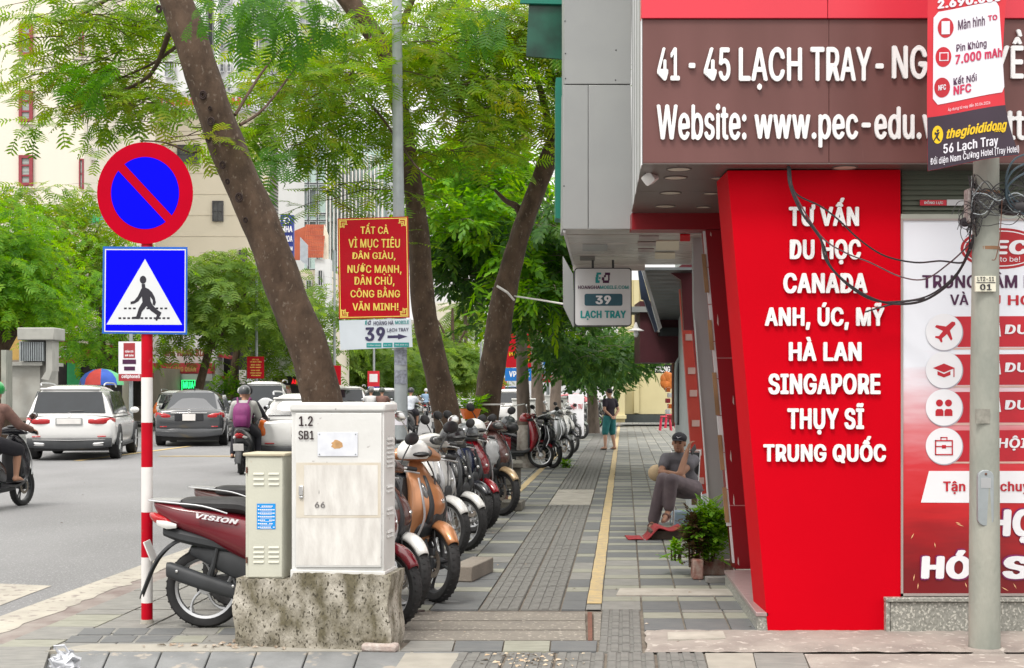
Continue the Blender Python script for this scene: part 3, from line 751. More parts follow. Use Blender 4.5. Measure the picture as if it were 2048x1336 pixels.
# raised letters
def words(ws, m, parent, Y, bold, depth, **k):
    for body, box in ws: lettering(body, box, Y, m, parent, bold, depth, name='letter', split=True, **k)
words([('41', (1314, 96, 1359, 162)), ('-', (1377, 127, 1390, 137)), ('45', (1407, 96, 1460, 163)), ('LẠCH', (1477, 95, 1603, 181)), ('TRAY', (1620, 95, 1742, 163)), ('-', (1750, 128, 1766, 138)), ('NGÔ QUYỀN', (1783, 60, 2082, 164)),
       ('Website:', (1313, 208, 1492, 281)), ('www.pec-edu.vn', (1508, 214, 1895, 296)), ('ttth', (2010, 218, 2095, 281))], M_WHITE, bld, YF_-.006, .034, .016)
# red lettered column (leaning left edge)
ped = MB(); ped.pp([(1455, 341), (1801, 339), (1803, 1196), (1772, 1196), (1772, 1264), (1536, 1264)], YW, .5)
col = ped.build('lettered_column', M_RED, bld, smooth=0, bev=.003)
rows = [('TƯ VẤN', (1577, 396, 1717, 453)), ('DU HỌC', (1579, 479, 1721, 529)), ('CANADA', (1566, 546, 1734, 587)), ('ANH, ÚC, MỸ', (1529, 605, 1768, 660)), ('HÀ LAN', (1577, 674, 1722, 722)), ('SINGAPORE', (1536, 747, 1760, 789)), ('THỤY SĨ', (1574, 806, 1727, 869)), ('TRUNG QUỐC', (1526, 872, 1771, 926))]
for t_, bx in rows:
    lettering(t_, bx, YW-.006, M_WHITE, bld, .054, .013, name='letter', split=True)
# shutter above the banner
for k in range(9):
    y0 = 339+k*10.2; b = MB(); b.prism([P(1804, y0, YW+.08), P(1804, y0+9.6, YW+.055), P(2200, y0+9.6, YW+.055), P(2200, y0, YW+.08)], (0, .02, 0)); b.build('shutter_slat', M_SHUT, bld, smooth=0)
b = MB(); b.rect(1802, 428, 2200, 438, YW-.0, .1); b.build('shutter_rail', mat('pale rail', (.42, .44, .38), .5), bld, bev=.003)
b = MB(); b.rect(1840, 400, 1893, 411, YW+.045, .004); b.build('shutter_label', M_CRIM, bld); lettering('ĐỒNG LỰC', (1848, 400.5, 1886, 409.5), YW+.043, M_WHITE, bld, .03)
b = MB(); b.rect(1894, 399, 1938, 411, YW+.044, .004); b.build('shutter_tape', M_WHITEW, bld)
# wall behind and school banner
b = MB(); b.box(P(1803, 0, YW).x, YW+.12, 0, 6, YW+.5, zs); b.build('shop_wall', M_GREYP, bld, smooth=0)
m = bpy.data.materials.new('school banner print'); m.use_nodes = True; t = m.node_tree; N = t.nodes; L = t.links
bs = N['Principled BSDF']; bs.inputs['Roughness'].default_value = .4
tc = N.new('ShaderNodeTexCoord'); sp = N.new('ShaderNodeSeparateXYZ'); L.new(tc.outputs['Object'], sp.inputs[0])
# print: white sheet turning to streaky red in its lower part (object z from the banner foot)
ns = N.new('ShaderNodeTexNoise'); mp = N.new('ShaderNodeMapping'); mp.inputs['Scale'].default_value = (1.3, 1, 7); mp.inputs['Rotation'].default_value = (0, R(25), 0)
L.new(tc.outputs['Object'], mp.inputs[0]); L.new(mp.outputs[0], ns.inputs[0]); ns.inputs['Scale'].default_value = 1.6; ns.inputs['Detail'].default_value = 6
ma = N.new('ShaderNodeMath'); ma.operation = 'MULTIPLY_ADD'; ma.inputs[1].default_value = .55; L.new(ns.outputs[0], ma.inputs[0]); L.new(sp.outputs[2], ma.inputs[2])
rp = N.new('ShaderNodeValToRGB'); er = rp.color_ramp.elements; L.new(ma.outputs[0], rp.inputs[0])
mr = N.new('ShaderNodeMapRange'); mr.inputs[1].default_value = 0; mr.inputs[2].default_value = 2.6; L.new(ma.outputs[0], mr.inputs[0]); L.new(mr.outputs[0], rp.inputs[0])
er[0].position = .16; er[0].color = (.16, .003, .006, 1); er[1].position = .70; er[1].color = (.72, .74, .80, 1)
for p_, c_ in ((.26, (.30, .004, .008)), (.34, (.50, .008, .012)), (.43, (.55, .03, .04)), (.52, (.60, .20, .22))):
    q = er.new(p_); q.color = (*c_, 1)
L.new(rp.outputs[0], bs.inputs['Base Color'])
YB = YW-.0
ban = empty('banner', P(1925, 1190, YB), 'white and red printed school banner with round icons covering the shop front', 'banner')
b = MB(); b.rect(1806, 441, 2230, 1187, YB, .02); b.build('sheet', m, ban, smooth=0)
# make the print start at the sheet foot
bo = ban.children[0]
bo.data.transform(Matrix.Translation((0, 0, -min(v.co.z for v in bo.data.vertices)))); bo.location.z = P(0, 1187, YB).z-ORG[ban.name].z
M_FR = mat('banner frame', (.42, .36, .34), .4, metal=.3)
for q in ((1802, 438, 1806.5, 1192), (1802, 1187, 2230, 1192), (1806, 437, 2230, 441)):
    b = MB(); b.rect(*q, YB-.008, .03); b.build('frame_bar', M_FR, ban, smooth=0)
M_NAVY = mat('aubergine print', (.06, .006, .05), .45); M_CRP = mat('crimson print', (.50, .006, .02), .45)
lettering('TRUNG TÂM NGOẠI NGỮ', (1844, 543, 2235, 583), YB, M_NAVY, ban, .035); lettering('VÀ', (1900, 583, 1937, 610), YB, M_NAVY, ban, .03)
lettering('DU HỌC PEC', (1954, 590, 2170, 616), YB, M_CRP, ban, .035)
def dsk(cx, cy, rx, ry, Y, t=.001, n=40): return MB().prism([P(cx+rx*math.cos(2*PI*k/n), cy-ry*math.sin(2*PI*k/n), Y) for k in range(n)], (0, t, 0))
M_WPR = mat('white print', (.74, .74, .77), .45, var=.02); M_LOGO = mat('logo red', (.40, .003, .01), .4)
dsk(2003, 497, 82, 41, YB-.0015).build('logo', M_LOGO, ban, smooth=0); dsk(2003, 497, 76, 36, YB-.002).build('logo_ring', M_WPR, ban, smooth=0); dsk(2003, 497, 73.5, 34, YB-.0028).build('logo_field', M_LOGO, ban, smooth=0)
lettering('PEC', (1951, 480, 2056, 509), YB-.003, M_WPR, ban, .07, shear=.15); lettering('Bring to be!', (1958, 513, 2040, 526), YB-.003, M_WPR, ban, .0)
for i, cy in enumerate((665, 741, 816, 893)):
    MB().pp([(1905, cy-32), (2230, cy-34), (2230, cy+28), (1915, cy+29)], YB-.002, .001).build('red_stripe', M_CRP, ban, smooth=0)
    MB().pp([(1905, cy+30.5), (2230, cy+29.5), (2230, cy+34), (1905, cy+34)], YB-.002, .001).build('pale_stripe', mat('pale pink print', (.66, .42, .36), .5), ban, smooth=0)
    dsk(1889, cy, 37.5, 37.5, YB-.0035).build('icon_disc', mat('grey edge print', (.42, .40, .46), .5), ban, smooth=0)
    dsk(1888, cy-1.2, 36.5, 36.5, YB-.0048).build('icon_disc', M_WPR, ban, smooth=0)
    tx = ['LA DU LỊCH', 'VÀ DU HỌC', 'VÀ DU LỊCH', 'CƠ HỘI VIỆC'][i]
    lettering(['DU HỌC', 'DU HỌC', 'DU HỌC', 'HỘI VIỆC'][i], (2010 if i < 3 else 1996, cy-16 if i < 3 else cy-22, 2140, cy+8), YB-.003, M_WPR, ban, .04, shear=.1)
    if i < 3: lettering('À', (1990, cy-22, 2003, cy+8), YB-.003, M_WPR, ban, .04, shear=.1)
ic = MB()
def T(pts, cx, cy): return [(cx+a, cy+c) for a, c in pts]
ic.pp(T([(21, -21), (22, -16), (11, -4), (16, 13), (13, 16), (5, 3), (-5, 12), (-4, 19), (-7, 20), (-11, 13), (-19, 10), (-18, 7), (-11, 7), (-3, -3), (-19, -11), (-16, -15), (3, -12), (15, -22)], 1889, 665), YB-.0062, .001)
ic.build('icon', M_CRP, ban, smooth=0)
ic = MB(); ic.pp(T([(0, -14), (22, -5), (0, 4), (-22, -5)], 1888, 741), YB-.0062, .001); ic.pp(T([(-13, 1), (0, 7), (13, 1), (13, 9), (0, 14), (-13, 9)], 1888, 741), YB-.0062, .001); ic.pp(T([(19, -4), (21, -4), (21, 13), (19, 13)], 1888, 741), YB-.0064, .001); ic.build('icon', M_CRP, ban, smooth=0)
for dx in (-9, 9):
    dsk(1888+dx, 806, 7, 7, YB-.0062).build('icon', M_CRP, ban, smooth=0); MB().pp(T([(-8, 18), (-8, 8), (-5, 4), (5, 4), (8, 8), (8, 18)], 1888+dx, 814), YB-.0062, .001).build('icon', M_CRP, ban, smooth=0)
ic = MB()
for q in ((-18, -13, 18, -10.5), (-18, -13, -15.5, 17), (15.5, -13, 18, 17), (-18, 15, 18, 17.5), (-18, -1, 18, 1), (-7, -19, -5, -13), (5, -19, 7, -13), (-7, -19, 7, -17), (-4, -3, 4, 4)): ic.rect(1888+q[0], 893+q[1], 1888+q[2], 893+q[3], YB-.0062-.0001*abs(q[0]), .001)
ic.build('icon', M_CRP, ban, smooth=0)
MB().pp([(1858, 942), (2230, 942), (2230, 1007), (1842, 1005)], YB-.002, .001).build('white_strap', M_WPR, ban, smooth=0)
lettering('Tận tâm, chuyên nghiệp', (1886, 962, 2180, 988), YB-.0032, M_CRP, ban, .035)
M_HALO = mat('magenta edge print', (.20, .01, .10), .5)
for body, bx in (('HỌC', (1978, 1018, 2120, 1086)), ('HÓA', (1843, 1100, 1992, 1158)), ('SINH', (2005, 1112, 2230, 1158))):
    lettering(body, (bx[0]-3, bx[1]-3, bx[2]+3, bx[3]+3), YB-.002, M_HALO, ban, .085); lettering(body, bx, YB-.0045, M_WPR, ban, .075, shear=.05)
sp_ = MB()
for x, y, a in ((1825, 1072, -60), (1920, 1050, 20), (1870, 1090, 80), (1836, 1172, -85), (1828, 1155, 100), (1932, 1170, 70), (2010, 1178, 30), (2030, 1172, 60), (1916, 1046, 15)):
    c, s_ = math.cos(R(a)), math.sin(R(a)); l = random.uniform(4, 9)
    sp_.pp([(x-c*l, y-s_*l), (x-s_, y+c), (x+c*l, y+s_*l), (x+s_, y-c)], YB-.002, .001)
sp_.build('spark_print', mat('spark print', (.85, .50, .25), .5), ban, smooth=0)
# granite base under the banner
gb_ = empty('granite_base', G(1900, 1272), 'speckled grey granite ledge under the school banner', 'ledge')
b = MB(); b.rect(1772, 1196, 2230, 1204, YW-.06, .2); b.build('coping', M_GRAN, gb_, bev=.004)
b = MB(); b.rect(1781, 1204.5, 2230, 1271, YW-.04, .15); b.build('granite_panel', M_GRAN, gb_, bev=.003)
b = MB(); b.rect(1772, 1204.5, 1780, 1275, YW-.05, .15); b.build('granite_edge', M_GRAN, gb_, bev=.002)
# granite step to the left of the column
st_ = empty('entrance_step', G(1490, 1262), 'pink granite entrance step left of the red lettered column', 'step')
zt = .122
fl, fr_ = P(1512, 1225, YW), P(1538, 1225, YW); bl, br = P(1448, 1140, 11.5), P(1640, 1140, 11.5)
b = MB(); b.hexa([Vector((q.x, q.y, .095)) for q in (fl, fr_, br, bl)], [Vector((q.x, q.y, zt)) for q in (fl, fr_, br, bl)]); b.build('tread', M_PGRAN, st_, bev=.004)
b = MB(); b.hexa([Vector((q.x+.01, q.y+.01, -.01)) for q in (fl, fr_, br, bl)], [Vector((q.x+.01, q.y+.01, .0945)) for q in (fl, fr_, br, bl)]); b.build('riser', M_GRAN, st_, smooth=0)
# dark red portal behind
YP = 11.62
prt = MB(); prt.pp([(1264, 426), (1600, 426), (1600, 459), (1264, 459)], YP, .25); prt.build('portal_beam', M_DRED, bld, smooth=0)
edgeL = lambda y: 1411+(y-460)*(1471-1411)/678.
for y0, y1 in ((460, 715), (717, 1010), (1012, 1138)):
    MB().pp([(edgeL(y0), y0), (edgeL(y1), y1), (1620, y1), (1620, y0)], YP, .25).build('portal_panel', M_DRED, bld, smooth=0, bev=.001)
for y0 in (716, 1011): MB().pp([(edgeL(y0), y0-1.2), (edgeL(y0), y0+1.2), (1620, y0+1.2), (1620, y0-1.2)], YP+.004, .02).build('joint_strip', mat('pink joint', (.50, .20, .20), .6), bld, smooth=0)
sc_m = MB()
for x, y, h in ((1466, 800, 10), (1461, 912, 12), (1467, 1000, 12), (1476, 1122, 9), (1435, 640, 12), (1421, 468, 5), (1500, 600, 5)):
    sc_m.pp([(x, y-h), (x+1.6, y-h*.2), (x+2.2, y+h), (x-.8, y+h*.5)], YP-.003, .001)
sc_m.build('scratch', mat('scratch', (.60, .45, .42), .7), bld, smooth=0)
# torn white trim at the portal's left edge, with bits of timber
for k in range(9):
    y0 = 462+k*74; y1 = y0+72; w = random.choice((3, 5, 7, 10))
    MB().pp([(edgeL(y0)-w, y0), (edgeL(y1)-w, y1), (edgeL(y1)-.3, y1), (edgeL(y0)-.3, y0)], YP+.02, .02).build('trim_strip', M_WHITEW, bld, smooth=0)
for y0, y1, w in ((508, 585, 9), (640, 700, 9), (745, 830, 9), (870, 940, 9), (975, 1045, 9)):
    MB().pp([(edgeL(y0)-w-3, y0), (edgeL(y1)-w-3, y1), (edgeL(y1)-4, y1), (edgeL(y0)-4, y0)], YP+.01, .012).build('timber_batten', mat('raw timber', (.38, .22, .11), .8, var=.2), bld, smooth=0)
# ------------------------------------------------------------------ phone shop next door
shop = empty('phone_shop', P(1400, 1060, 14), 'phone shop front with grey sign box and grey side panel behind the red portal', 'shop')
MB().pp([(1128, -420), (1128, 168), (1262, 168), (1266, -420)], 11.8, .5).build('sign_box_panel', M_GREYP, shop, bev=.004)
MB().pp([(1127, 170), (1125, 458), (1176, 458), (1176, 170)], 11.8, .5).build('sign_box_panel', M_GREYP, shop, bev=.003)
MB().pp([(1177, 170), (1177, 458), (1264, 458), (1262, 170)], 11.8, .5).build('sign_box_panel', M_GREYP, shop, bev=.003)
for x, y in ((1130, 42), (1232, 100), (1231, 160), (1131, 107), (1131, 157), (1128, 372)):
    b = MB(); b.ell(P(x, y, 11.798), (.006, .003, .006), 8, 5); b.build('rivet', M_BLK, shop)
MB().pp([(1112, 155), (1111, 436), (1127, 438), (1128, 155)], 12.35, .3).build('green_edge_board', M_GREEN, shop, smooth=0)
MB().pp([(1060, -300), (1040, 6), (1128, 8), (1128, -300)], 14.2, .05).build('green_board', M_GREEN, shop, smooth=0)
MB().pp([(1058, 8), (1052, 112), (1128, 118), (1128, 8)], 14.25, .05).build('green_glass', mat('dark green glass', (.01, .09, .055), .2, var=.4, sc_=3), shop, smooth=0)
# foil-like soffit with patches
zsf = P(0, 459.5, 11.8).z
def sf(px, Y, z=zsf): return Vector(((px-1024)/F*Y, Y, z))
strips = 9
for k in range(strips):
    y0 = lerp(11.82, 15.1, k/strips); y1 = lerp(11.82, 15.1, (k+1)/strips)
    def ed(y): t_ = (y-11.82)/3.28; return (lerp(1126, 1150, t_), lerp(1411, 1384, t_))
    a, b2 = ed(y0); c, d = ed(y1); zz = zsf+random.uniform(-.006, .006)
    MB().prism([sf(a, y0, zz), sf(b2, y0, zz), sf(d, y1-.01, zz), sf(c, y1-.01, zz)], (0, 0, .02)).build('soffit_strip', M_SILV, shop, smooth=0)
for px0, px1, y0, y1, m_ in ((1278, 1318, 12.2, 12.5, M_PGRAN), (1275, 1312, 12.7, 13.0, M_PGRAN), (1312, 1358, 12.6, 13.4, M_CREAM), (1276, 1308, 13.3, 13.6, M_PGRAN), (1165, 1215, 12.9, 13.5, M_GREYP), (1310, 1350, 13.7, 14.3, M_CREAM), (1160, 1190, 14.1, 14.5, M_MIDT), (1360, 1380, 12.1, 12.6, M_RED)):
    MB().prism([sf(px0, y0, zsf-.012), sf(px1, y0, zsf-.012), sf(px1, y1, zsf-.012), sf(px0, y1, zsf-.012)], (0, 0, .008)).build('soffit_patch', m_, shop, smooth=0)
MB().prism([sf(1126, 11.82, zsf-.02), sf(1145, 15.0, zsf-.02), sf(1145, 15.0, zsf+.5), sf(1126, 11.82, zsf+.5)], (.02, 0, 0)).build('soffit_rim', M_WHITEW, shop, smooth=0)
MB().pp([(1146, 528), (1146, 541), (1290, 541), (1290, 528)], 15.1, .03).build('soffit_lip', M_SILV, shop, smooth=0)
# grey side panel and inner red strips
MB().pp([(1386, 470), (1410, 470), (1469, 1128), (1428, 1128), (1388, 620)], 12.4, .1).build('side_panel', M_GREYP, shop, smooth=0)
MB().pp([(1375, 560), (1390, 560), (1442, 1010), (1421, 1010)], 17.3, .1).build('inner_red_panel', M_DRED, shop, smooth=0)
MB().pp([(1390, 640), (1394, 700), (1428, 1126), (1424, 1126)], 12.35, .03).build('trim_strip', M_WHITEW, shop, smooth=0)
b_ = MB().pp([(1359, 578), (1379, 574), (1421, 985), (1389, 992)], 17.6, .1); b_.build('sloping_sign', mat('faded red sign', (.50, .07, .05), .45, c2=(.40, .03, .02), sc_=2), shop, smooth=0)
for y in (603, 608, 614, 668, 735, 780, 840, 898, 955):
    MB().rect(1364+(y-575)*.075, y, 1378+(y-575)*.08, y+(3 if y < 620 else 13), 17.59, .006).build('sign_label', mat('pinkish print', (.60, .42, .38), .6), shop, smooth=0)
# perforated dark soffit over the recess
zp = P(0, 540, 15.2).z
def sp2(px, Y): return Vector(((px-1024)/F*Y, Y, zp))
MB().prism([sp2(1289, 15.2), sp2(1386, 15.2), sp2(1362, 30), sp2(1322, 30)], (0, 0, .03)).build('perforated_soffit', mat('dusty grey sheet', (.15, .17, .18), .6), shop, smooth=0)
ho = MB(); Y = 15.4
while Y < 29:
    t_ = (Y-15.2)/14.8; xa, xb = lerp(1291, 1323, t_), lerp(1384, 1361, t_)
    xw0, xw1 = (xa-1024)/F*Y, (xb-1024)/F*Y; n_ = 12
    for k in range(n_):
        c = Vector((lerp(xw0, xw1, (k+.5)/n_), Y, zp-.002)); ho.add([c+Vector((-.018, -.17, 0)), c+Vector((.018, -.17, 0)), c+Vector((.018, .17, 0)), c+Vector((-.018, .17, 0))], [(0, 1, 2, 3)])
    Y += .62
ho.build('soffit_hole', M_BLACK, shop, smooth=0, kind='stuff')
MB().pp([(1277, 541), (1283, 541), (1316, 660), (1311, 664), (1288, 600), (1283, 598)], 15.3, .08).build('canopy_edge', mat('navy edge', (.03, .05, .09), .4), shop, smooth=0)
MB().pp([(1285, 541), (1290, 541), (1324, 655), (1319, 660)], 15.35, .08).build('canopy_edge', M_GREYP, shop, smooth=0)
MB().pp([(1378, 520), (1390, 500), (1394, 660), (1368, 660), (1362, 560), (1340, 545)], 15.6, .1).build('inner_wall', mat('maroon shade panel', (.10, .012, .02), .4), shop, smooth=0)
# deep row of shop walls further along the pavement
rw = empty('shop_row', P(1365, 860, 26), 'receding grey shop wall with a maroon awning box along the pavement', 'shop')
MB().prism([Vector((P(1377, 0, 18.6).x, 18.6, 0)), Vector((P(1350, 0, 30).x, 30, 0)), Vector((P(1350, 0, 30).x+6, 30, 0)), Vector((P(1377, 0, 18.6).x+6, 18.6, 0))], (0, 0, 5)).build('side_wall', mat('bluish grey render', (.40, .43, .44), .8, var=.08), rw, smooth=0)
MB().rect(1280, 602, 1366, 725, 26, 1.2).build('awning_box', mat('maroon awning', (.075, .010, .018), .6), rw, smooth=0)
MB().rect(1262, 613, 1312, 624, 25.9, 1).build('awning_edge', M_GREYP, rw, smooth=0)
MB().pp([(1296, 624), (1312, 624), (1320, 664), (1316, 664)], 25.8, .3).build('awning_bracket', M_GREYP, rw, smooth=0)
MB().rect(1318, 655, 1362, 672, 25.9, .2).build('awning_bar', M_DKPL, rw, smooth=0)
for x, m_ in ((1352, M_GALV), (1357, M_CABLE), (1346, mat('rust', (0, 0, 0)))):
    b = MB(); b.tube([P(x, 726, 25.2), P(x, 850, 25.2)], .025, 8); b.build('pipe', m_, rw)
b = MB(); b.tube([P(1371, 712, 24.9), P(1360, 715, 24.9), P(1354, 724, 24.9), P(1352, 740, 24.9), P(1352, 845, 24.9)], .03, 8); b.build('pipe', M_GALV, rw)
# black dentist style sign far along
s_ = empty('hanging_sign', P(1336, 745, 40), 'small black sign with white capitals below the maroon awning', 'sign')
MB().rect(1306, 728, 1372, 746, 40, .15).build('panel', M_BLACK, s_, smooth=0); lettering('PHÒNG KHÁM', (1310, 730, 1368, 744), 39.9, M_WHITE, s_, .04)
# cream wall closing the pavement
cw_ = empty('garden_wall', P(1290, 845, 62), 'pale yellow wall with dark plinth and moulded pillar closing the pavement', 'wall')
M_YW = mat('pale yellow render', (.56, .50, .29), .85, var=.08, sc_=.6)
MB().rect(1246, 560, 1420, 828, 62, 3).build('wall', M_YW, cw_, smooth=0); MB().rect(1248, 829, 1420, 845, 61.8, 3).build('plinth', mat('dark tile plinth', (.04, .05, .05), .5), cw_, smooth=0)
MB().rect(1233, 742, 1250, 845, 60.5, 2).build('pillar', M_YW, cw_, bev=.02)
for y in (742, 760, 835): MB().rect(1230, y-5, 1253, y+3, 60.3, 2.4).build('moulding', M_YW, cw_, bev=.02)
MB().rect(1268, 560, 1278, 826, 61.8, .3).build('pilaster', M_YW, cw_, smooth=0)
# ------------------------------------------------------------------ hanging light box sign 39
YL = 14.2
ls = empty('lightbox_sign', P(1206, 652, YL), 'rounded white hanging light box sign with the number 39', 'sign')
def rrect(x0, y0, x1, y1, r, n=5):
    out = []
    for cx, cy, a in ((x1-r, y0+r, -90), (x1-r, y1-r, 0), (x0+r, y1-r, 90), (x0+r, y0+r, 180)):
        for k in range(n+1): g = R(a+90*k/n); out.append((cx+r*math.cos(g), cy+r*math.sin(g)))
    return out
MB().pp(rrect(1148.5, 535.5, 1263.5, 652.5, 7), YL, .13).build('frame', M_DKPL, ls, smooth=30)
MB().pp(rrect(1150.5, 537.5, 1261.5, 650.5, 6), YL-.004, .006).build('face', mat('white light box face', (.60, .61, .62), .4, var=.04), ls, smooth=30)
M_TEAL = mat('teal print', (.0, .28, .28), .4); M_DTEAL = mat('dark teal print', (.02, .10, .14), .4)
lettering('HOANGHA', (1156, 571, 1200, 578), YL-.004, M_NAVY, ls, .03); lettering('MOBILE.COM', (1200, 571, 1257, 578), YL-.004, M_TEAL, ls, .03)
MB().pp(rrect(1169, 587.5, 1245, 611.5, 4), YL-.006, .002).build('number_plate', M_DTEAL, ls, smooth=0); lettering('39', (1191, 591, 1222, 608.5), YL-.007, M_WPR, ls, .06)
lettering('LẠCH TRAY', (1161, 621, 1252, 640), YL-.004, M_TEAL, ls, .06)
def hlogo(x0, y0, s, Y, parent, m1, m2, m3=None):
    for q in ((0, 0, 9, 4), (-1, 4, 4, 9), (-2, 9, 3, 15), (-2, 15, 6, 20), (4, 9, 8, 12)): MB().rect(x0+q[0]*s, y0+q[1]*s, x0+q[2]*s, y0+q[3]*s, Y-.0001*(q[1]), .001).build('logo_bar', m1, parent, smooth=0)
    for q in ((16, 0, 26, 5), (22, 5, 25, 15), (12, 15, 24, 20), (10, 9, 15, 15), (14, 5, 18, 9)): MB().rect(x0+q[0]*s, y0+q[1]*s, x0+q[2]*s, y0+q[3]*s, Y-.0001*(q[1]), .001).build('logo_bar', m2, parent, smooth=0)
hlogo(1193, 545, 1.05, YL-.006, ls, M_TEAL, M_NAVY)
for x in (1185.5, 1226): b = MB(); b.tube([P(x, 536, YL+.06), P(x, 520, YL+.06)], .012, 6); b.build('hanger', M_DKPL, ls)
tag(MB().pp([(1126, 512), (1146, 548), (1149, 648), (1147, 654), (1127, 612)], 14.4, .1).build('light_box_side', M_GREYP, smooth=0), 'grey edge-on sign box hanging left of the rounded light box', 'sign')
lmp = empty('wall_lamp', P(1274, 652, 22), 'white enamel shade lamp hanging beside the maroon awning', 'lamp')
b = MB(); b.lathe([(.012, .12), (.02, .1), (.045, .03), (.13, -.01), (.125, -.016), (.03, .015)], P(1272, 660, 22), 'z', 20); b.build('shade', M_WHP, lmp); b = MB(); b.ell(P(1272, 667, 22), (.04, .04, .06)); b.build('bulb', M_WPR, lmp); b = MB(); b.tube([P(1272, 650, 22), P(1272, 626, 22)], .006, 5); b.build('cord', M_CABLE, lmp)
# security camera under the soffit
sc_o = empty('security_camera', P(1305, 335, 9.6), 'white security camera hanging under the soffit at its left corner', 'camera')
b = MB(); b.lathe([(0, .0), (.036, -.0), (.034, -.014), (.015, -.02), (0, -.02)], P(1311, 331, 9.6), 'z', 18); b.build('mount', M_WHP, sc_o)
b = MB(); b.tube([P(1311, 336, 9.6), P(1310, 345, 9.6), P(1305, 352, 9.58)], .011, 8); b.build('arm', M_WHP, sc_o)
b = MB(); b.loft([(-.08, 0, 0, .03, .03), (-.075, 0, 0, .038, .038), (.06, 0, 0, .038, .038), (.065, 0, 0, .03, .03)], 'y', 14, 1, p=5); b.xf(Matrix.Translation(P(1301, 356, 9.55)) @ Matrix.Rotation(R(-28), 4, 'Z') @ Matrix.Rotation(R(-35), 4, 'Y') @ Matrix.Rotation(R(16), 4, 'X')); b.build('housing', M_WHP, sc_o)
tag(MB().rect(1546, 329, 1586, 333, 9.28, .25).build('soffit_opening', M_BLACK, smooth=0), 'dark cable opening in the soffit above the lettered column', 'opening')

# ------------------------------------------------------------------ concrete utility pole, poster and cables
YU = 8.62
up = empty('utility_pole', G(1968, 1301), 'weathered concrete utility pole with tangled cables at the right', 'utility pole')
b = MB(); X0 = (1969-1024)/F*YU; b.tube([(X0, YU, -.02), (X0, YU, 1.5), (X0+.012, YU, 3.2), (X0+.02, YU, 6.5)], [.0955, .0865, .076, .06], 28); b.build('shaft', M_POLEC, up)
b = MB(); b.rect(1951, 552, 1992, 583, YU-.1, .02); b.build('number_plate', mat('cream enamel', (.66, .64, .52), .5, var=.05), up, bev=.001)
lettering('LT2-11', (1955, 553.5, 1988, 562), YU-.102, M_BLK, up, .02); lettering('01', (1960, 568, 1983, 580), YU-.102, M_BLK, up, .03); MB().rect(1953, 564.5, 1991, 566, YU-.102, .001).build('plate_line', M_BLK, up, smooth=0)
bx = rrect(1956, 940, 1988, 1052, 14, 6)
b = MB(); b.pp(bx, YU-.089, .03); b.build('access_cover', M_GALV, up, bev=.004)
b = MB(); b.ell(P(1972, 948, YU-.092), (.008, .004, .008), 10, 6); b.build('bolt', mat('rust', (0, 0, 0)), up)
b = MB(); b.rect(1962, 956, 1982, 976, YU-.091, .004); b.build('small_plate', M_ALU, up)
rs_ = random.Random(5)
for x0, y0, x1, y1 in ((1952, 818, 1980, 847),):
    b = MB(); b.rect(x0, y0, x1, y1, YU-.0925, .01); b.build('paper_scrap', mat('grey paper', (.30, .29, .25), .9, var=.2, sc_=30), up, smooth=0)
b = MB(); b.lathe([(.13, -.01), (.12, .01), (.10, .02), (.09, .0)], (X0, YU, 0), 'z', 20); b.build('footing', M_PINK, up)
# steel bands
for z_ in (2.46, 2.80):
    b = MB(); b.lathe([(.080, z_), (.082, z_), (.082, z_+.02), (.080, z_+.02)], (X0+.01, YU, 0), 'z', 24, closed=True); b.build('steel_band', mat('rusty band', (.28, .15, .08), .7, metal=.4), up)
def cable(pts, r, Y0, m=M_CABLE, k=6, seg=5, name='cable'):
    pp = [tuple(P(a, c, d if d else Y0)) for a, c, *q in pts for d in [q[0] if q else Y0]]
    b = MB(); b.tube([Vector(x) for x in crom(pp, k)], r, seg); return b
Yc = 9.15
cs_ = empty('hanging_cables', P(1700, 450, Yc), 'bundle of dark cables drooping from the soffit opening to the utility pole', 'cables')
M_CABP = mat('dusty mauve cable', (.14, .08, .09), .6, var=.3, sc_=20)
for pts, r in (([(1576, 332), (1580, 372), (1603, 425), (1640, 475), (1652, 520), (1686, 560), (1740, 595), (1792, 608), (1850, 600, 9.0), (1905, 560, 8.8), (1940, 500, 8.62), (1946, 470, 8.55)], .0085),
               ([(1578, 332), (1583, 370), (1606, 428), (1645, 485), (1660, 530), (1695, 570), (1745, 600), (1800, 603), (1860, 590, 9.0), (1915, 545, 8.8), (1944, 480, 8.6)], .006),
               ([(1580, 334), (1590, 385), (1640, 412), (1675, 438), (1720, 480), (1770, 512), (1830, 525), (1880, 522, 8.9), (1925, 525, 8.7), (1940, 500, 8.55)], .006),
               ([(1577, 334), (1586, 380), (1640, 470), (1690, 505), (1740, 525), (1800, 553), (1850, 558, 9), (1900, 525, 8.8), (1938, 490, 8.6)], .005),
               ([(1730, 624), (1760, 615), (1800, 605), (1850, 598, 9)], .006)):
    cable(pts, r, Yc, m=M_CABP).build('cable', M_CABP if r < .006 else M_CABLE, cs_)
tg = empty('cable_tangle', P(2010, 400, 8.5), 'tangle of thin black wires wound round the utility pole beside the poster foot', 'cables')
rc = random.Random(9)
for k in range(26):
    x0 = rc.uniform(1935, 1958); y0 = rc.uniform(345, 500); ymid = rc.uniform(380, 430)
    pts = [(x0, y0, 8.6), (1946, ymid+rc.uniform(-30, 40), 8.5), (1970, ymid+rc.uniform(-25, 25), 8.48), (1998, ymid+rc.uniform(-20, 20), 8.5), (2035, ymid+rc.uniform(-45, 25), 8.55), (2085, ymid+rc.uniform(-90, 40), 8.6), (2140, ymid+rc.uniform(-120, 60), 8.7)]
    cable(pts, rc.choice((.0025, .0025, .003, .0045)), 8.5, k=5, seg=4).build('wire', M_CABLE if rc.random() < .8 else M_GALV, tg)
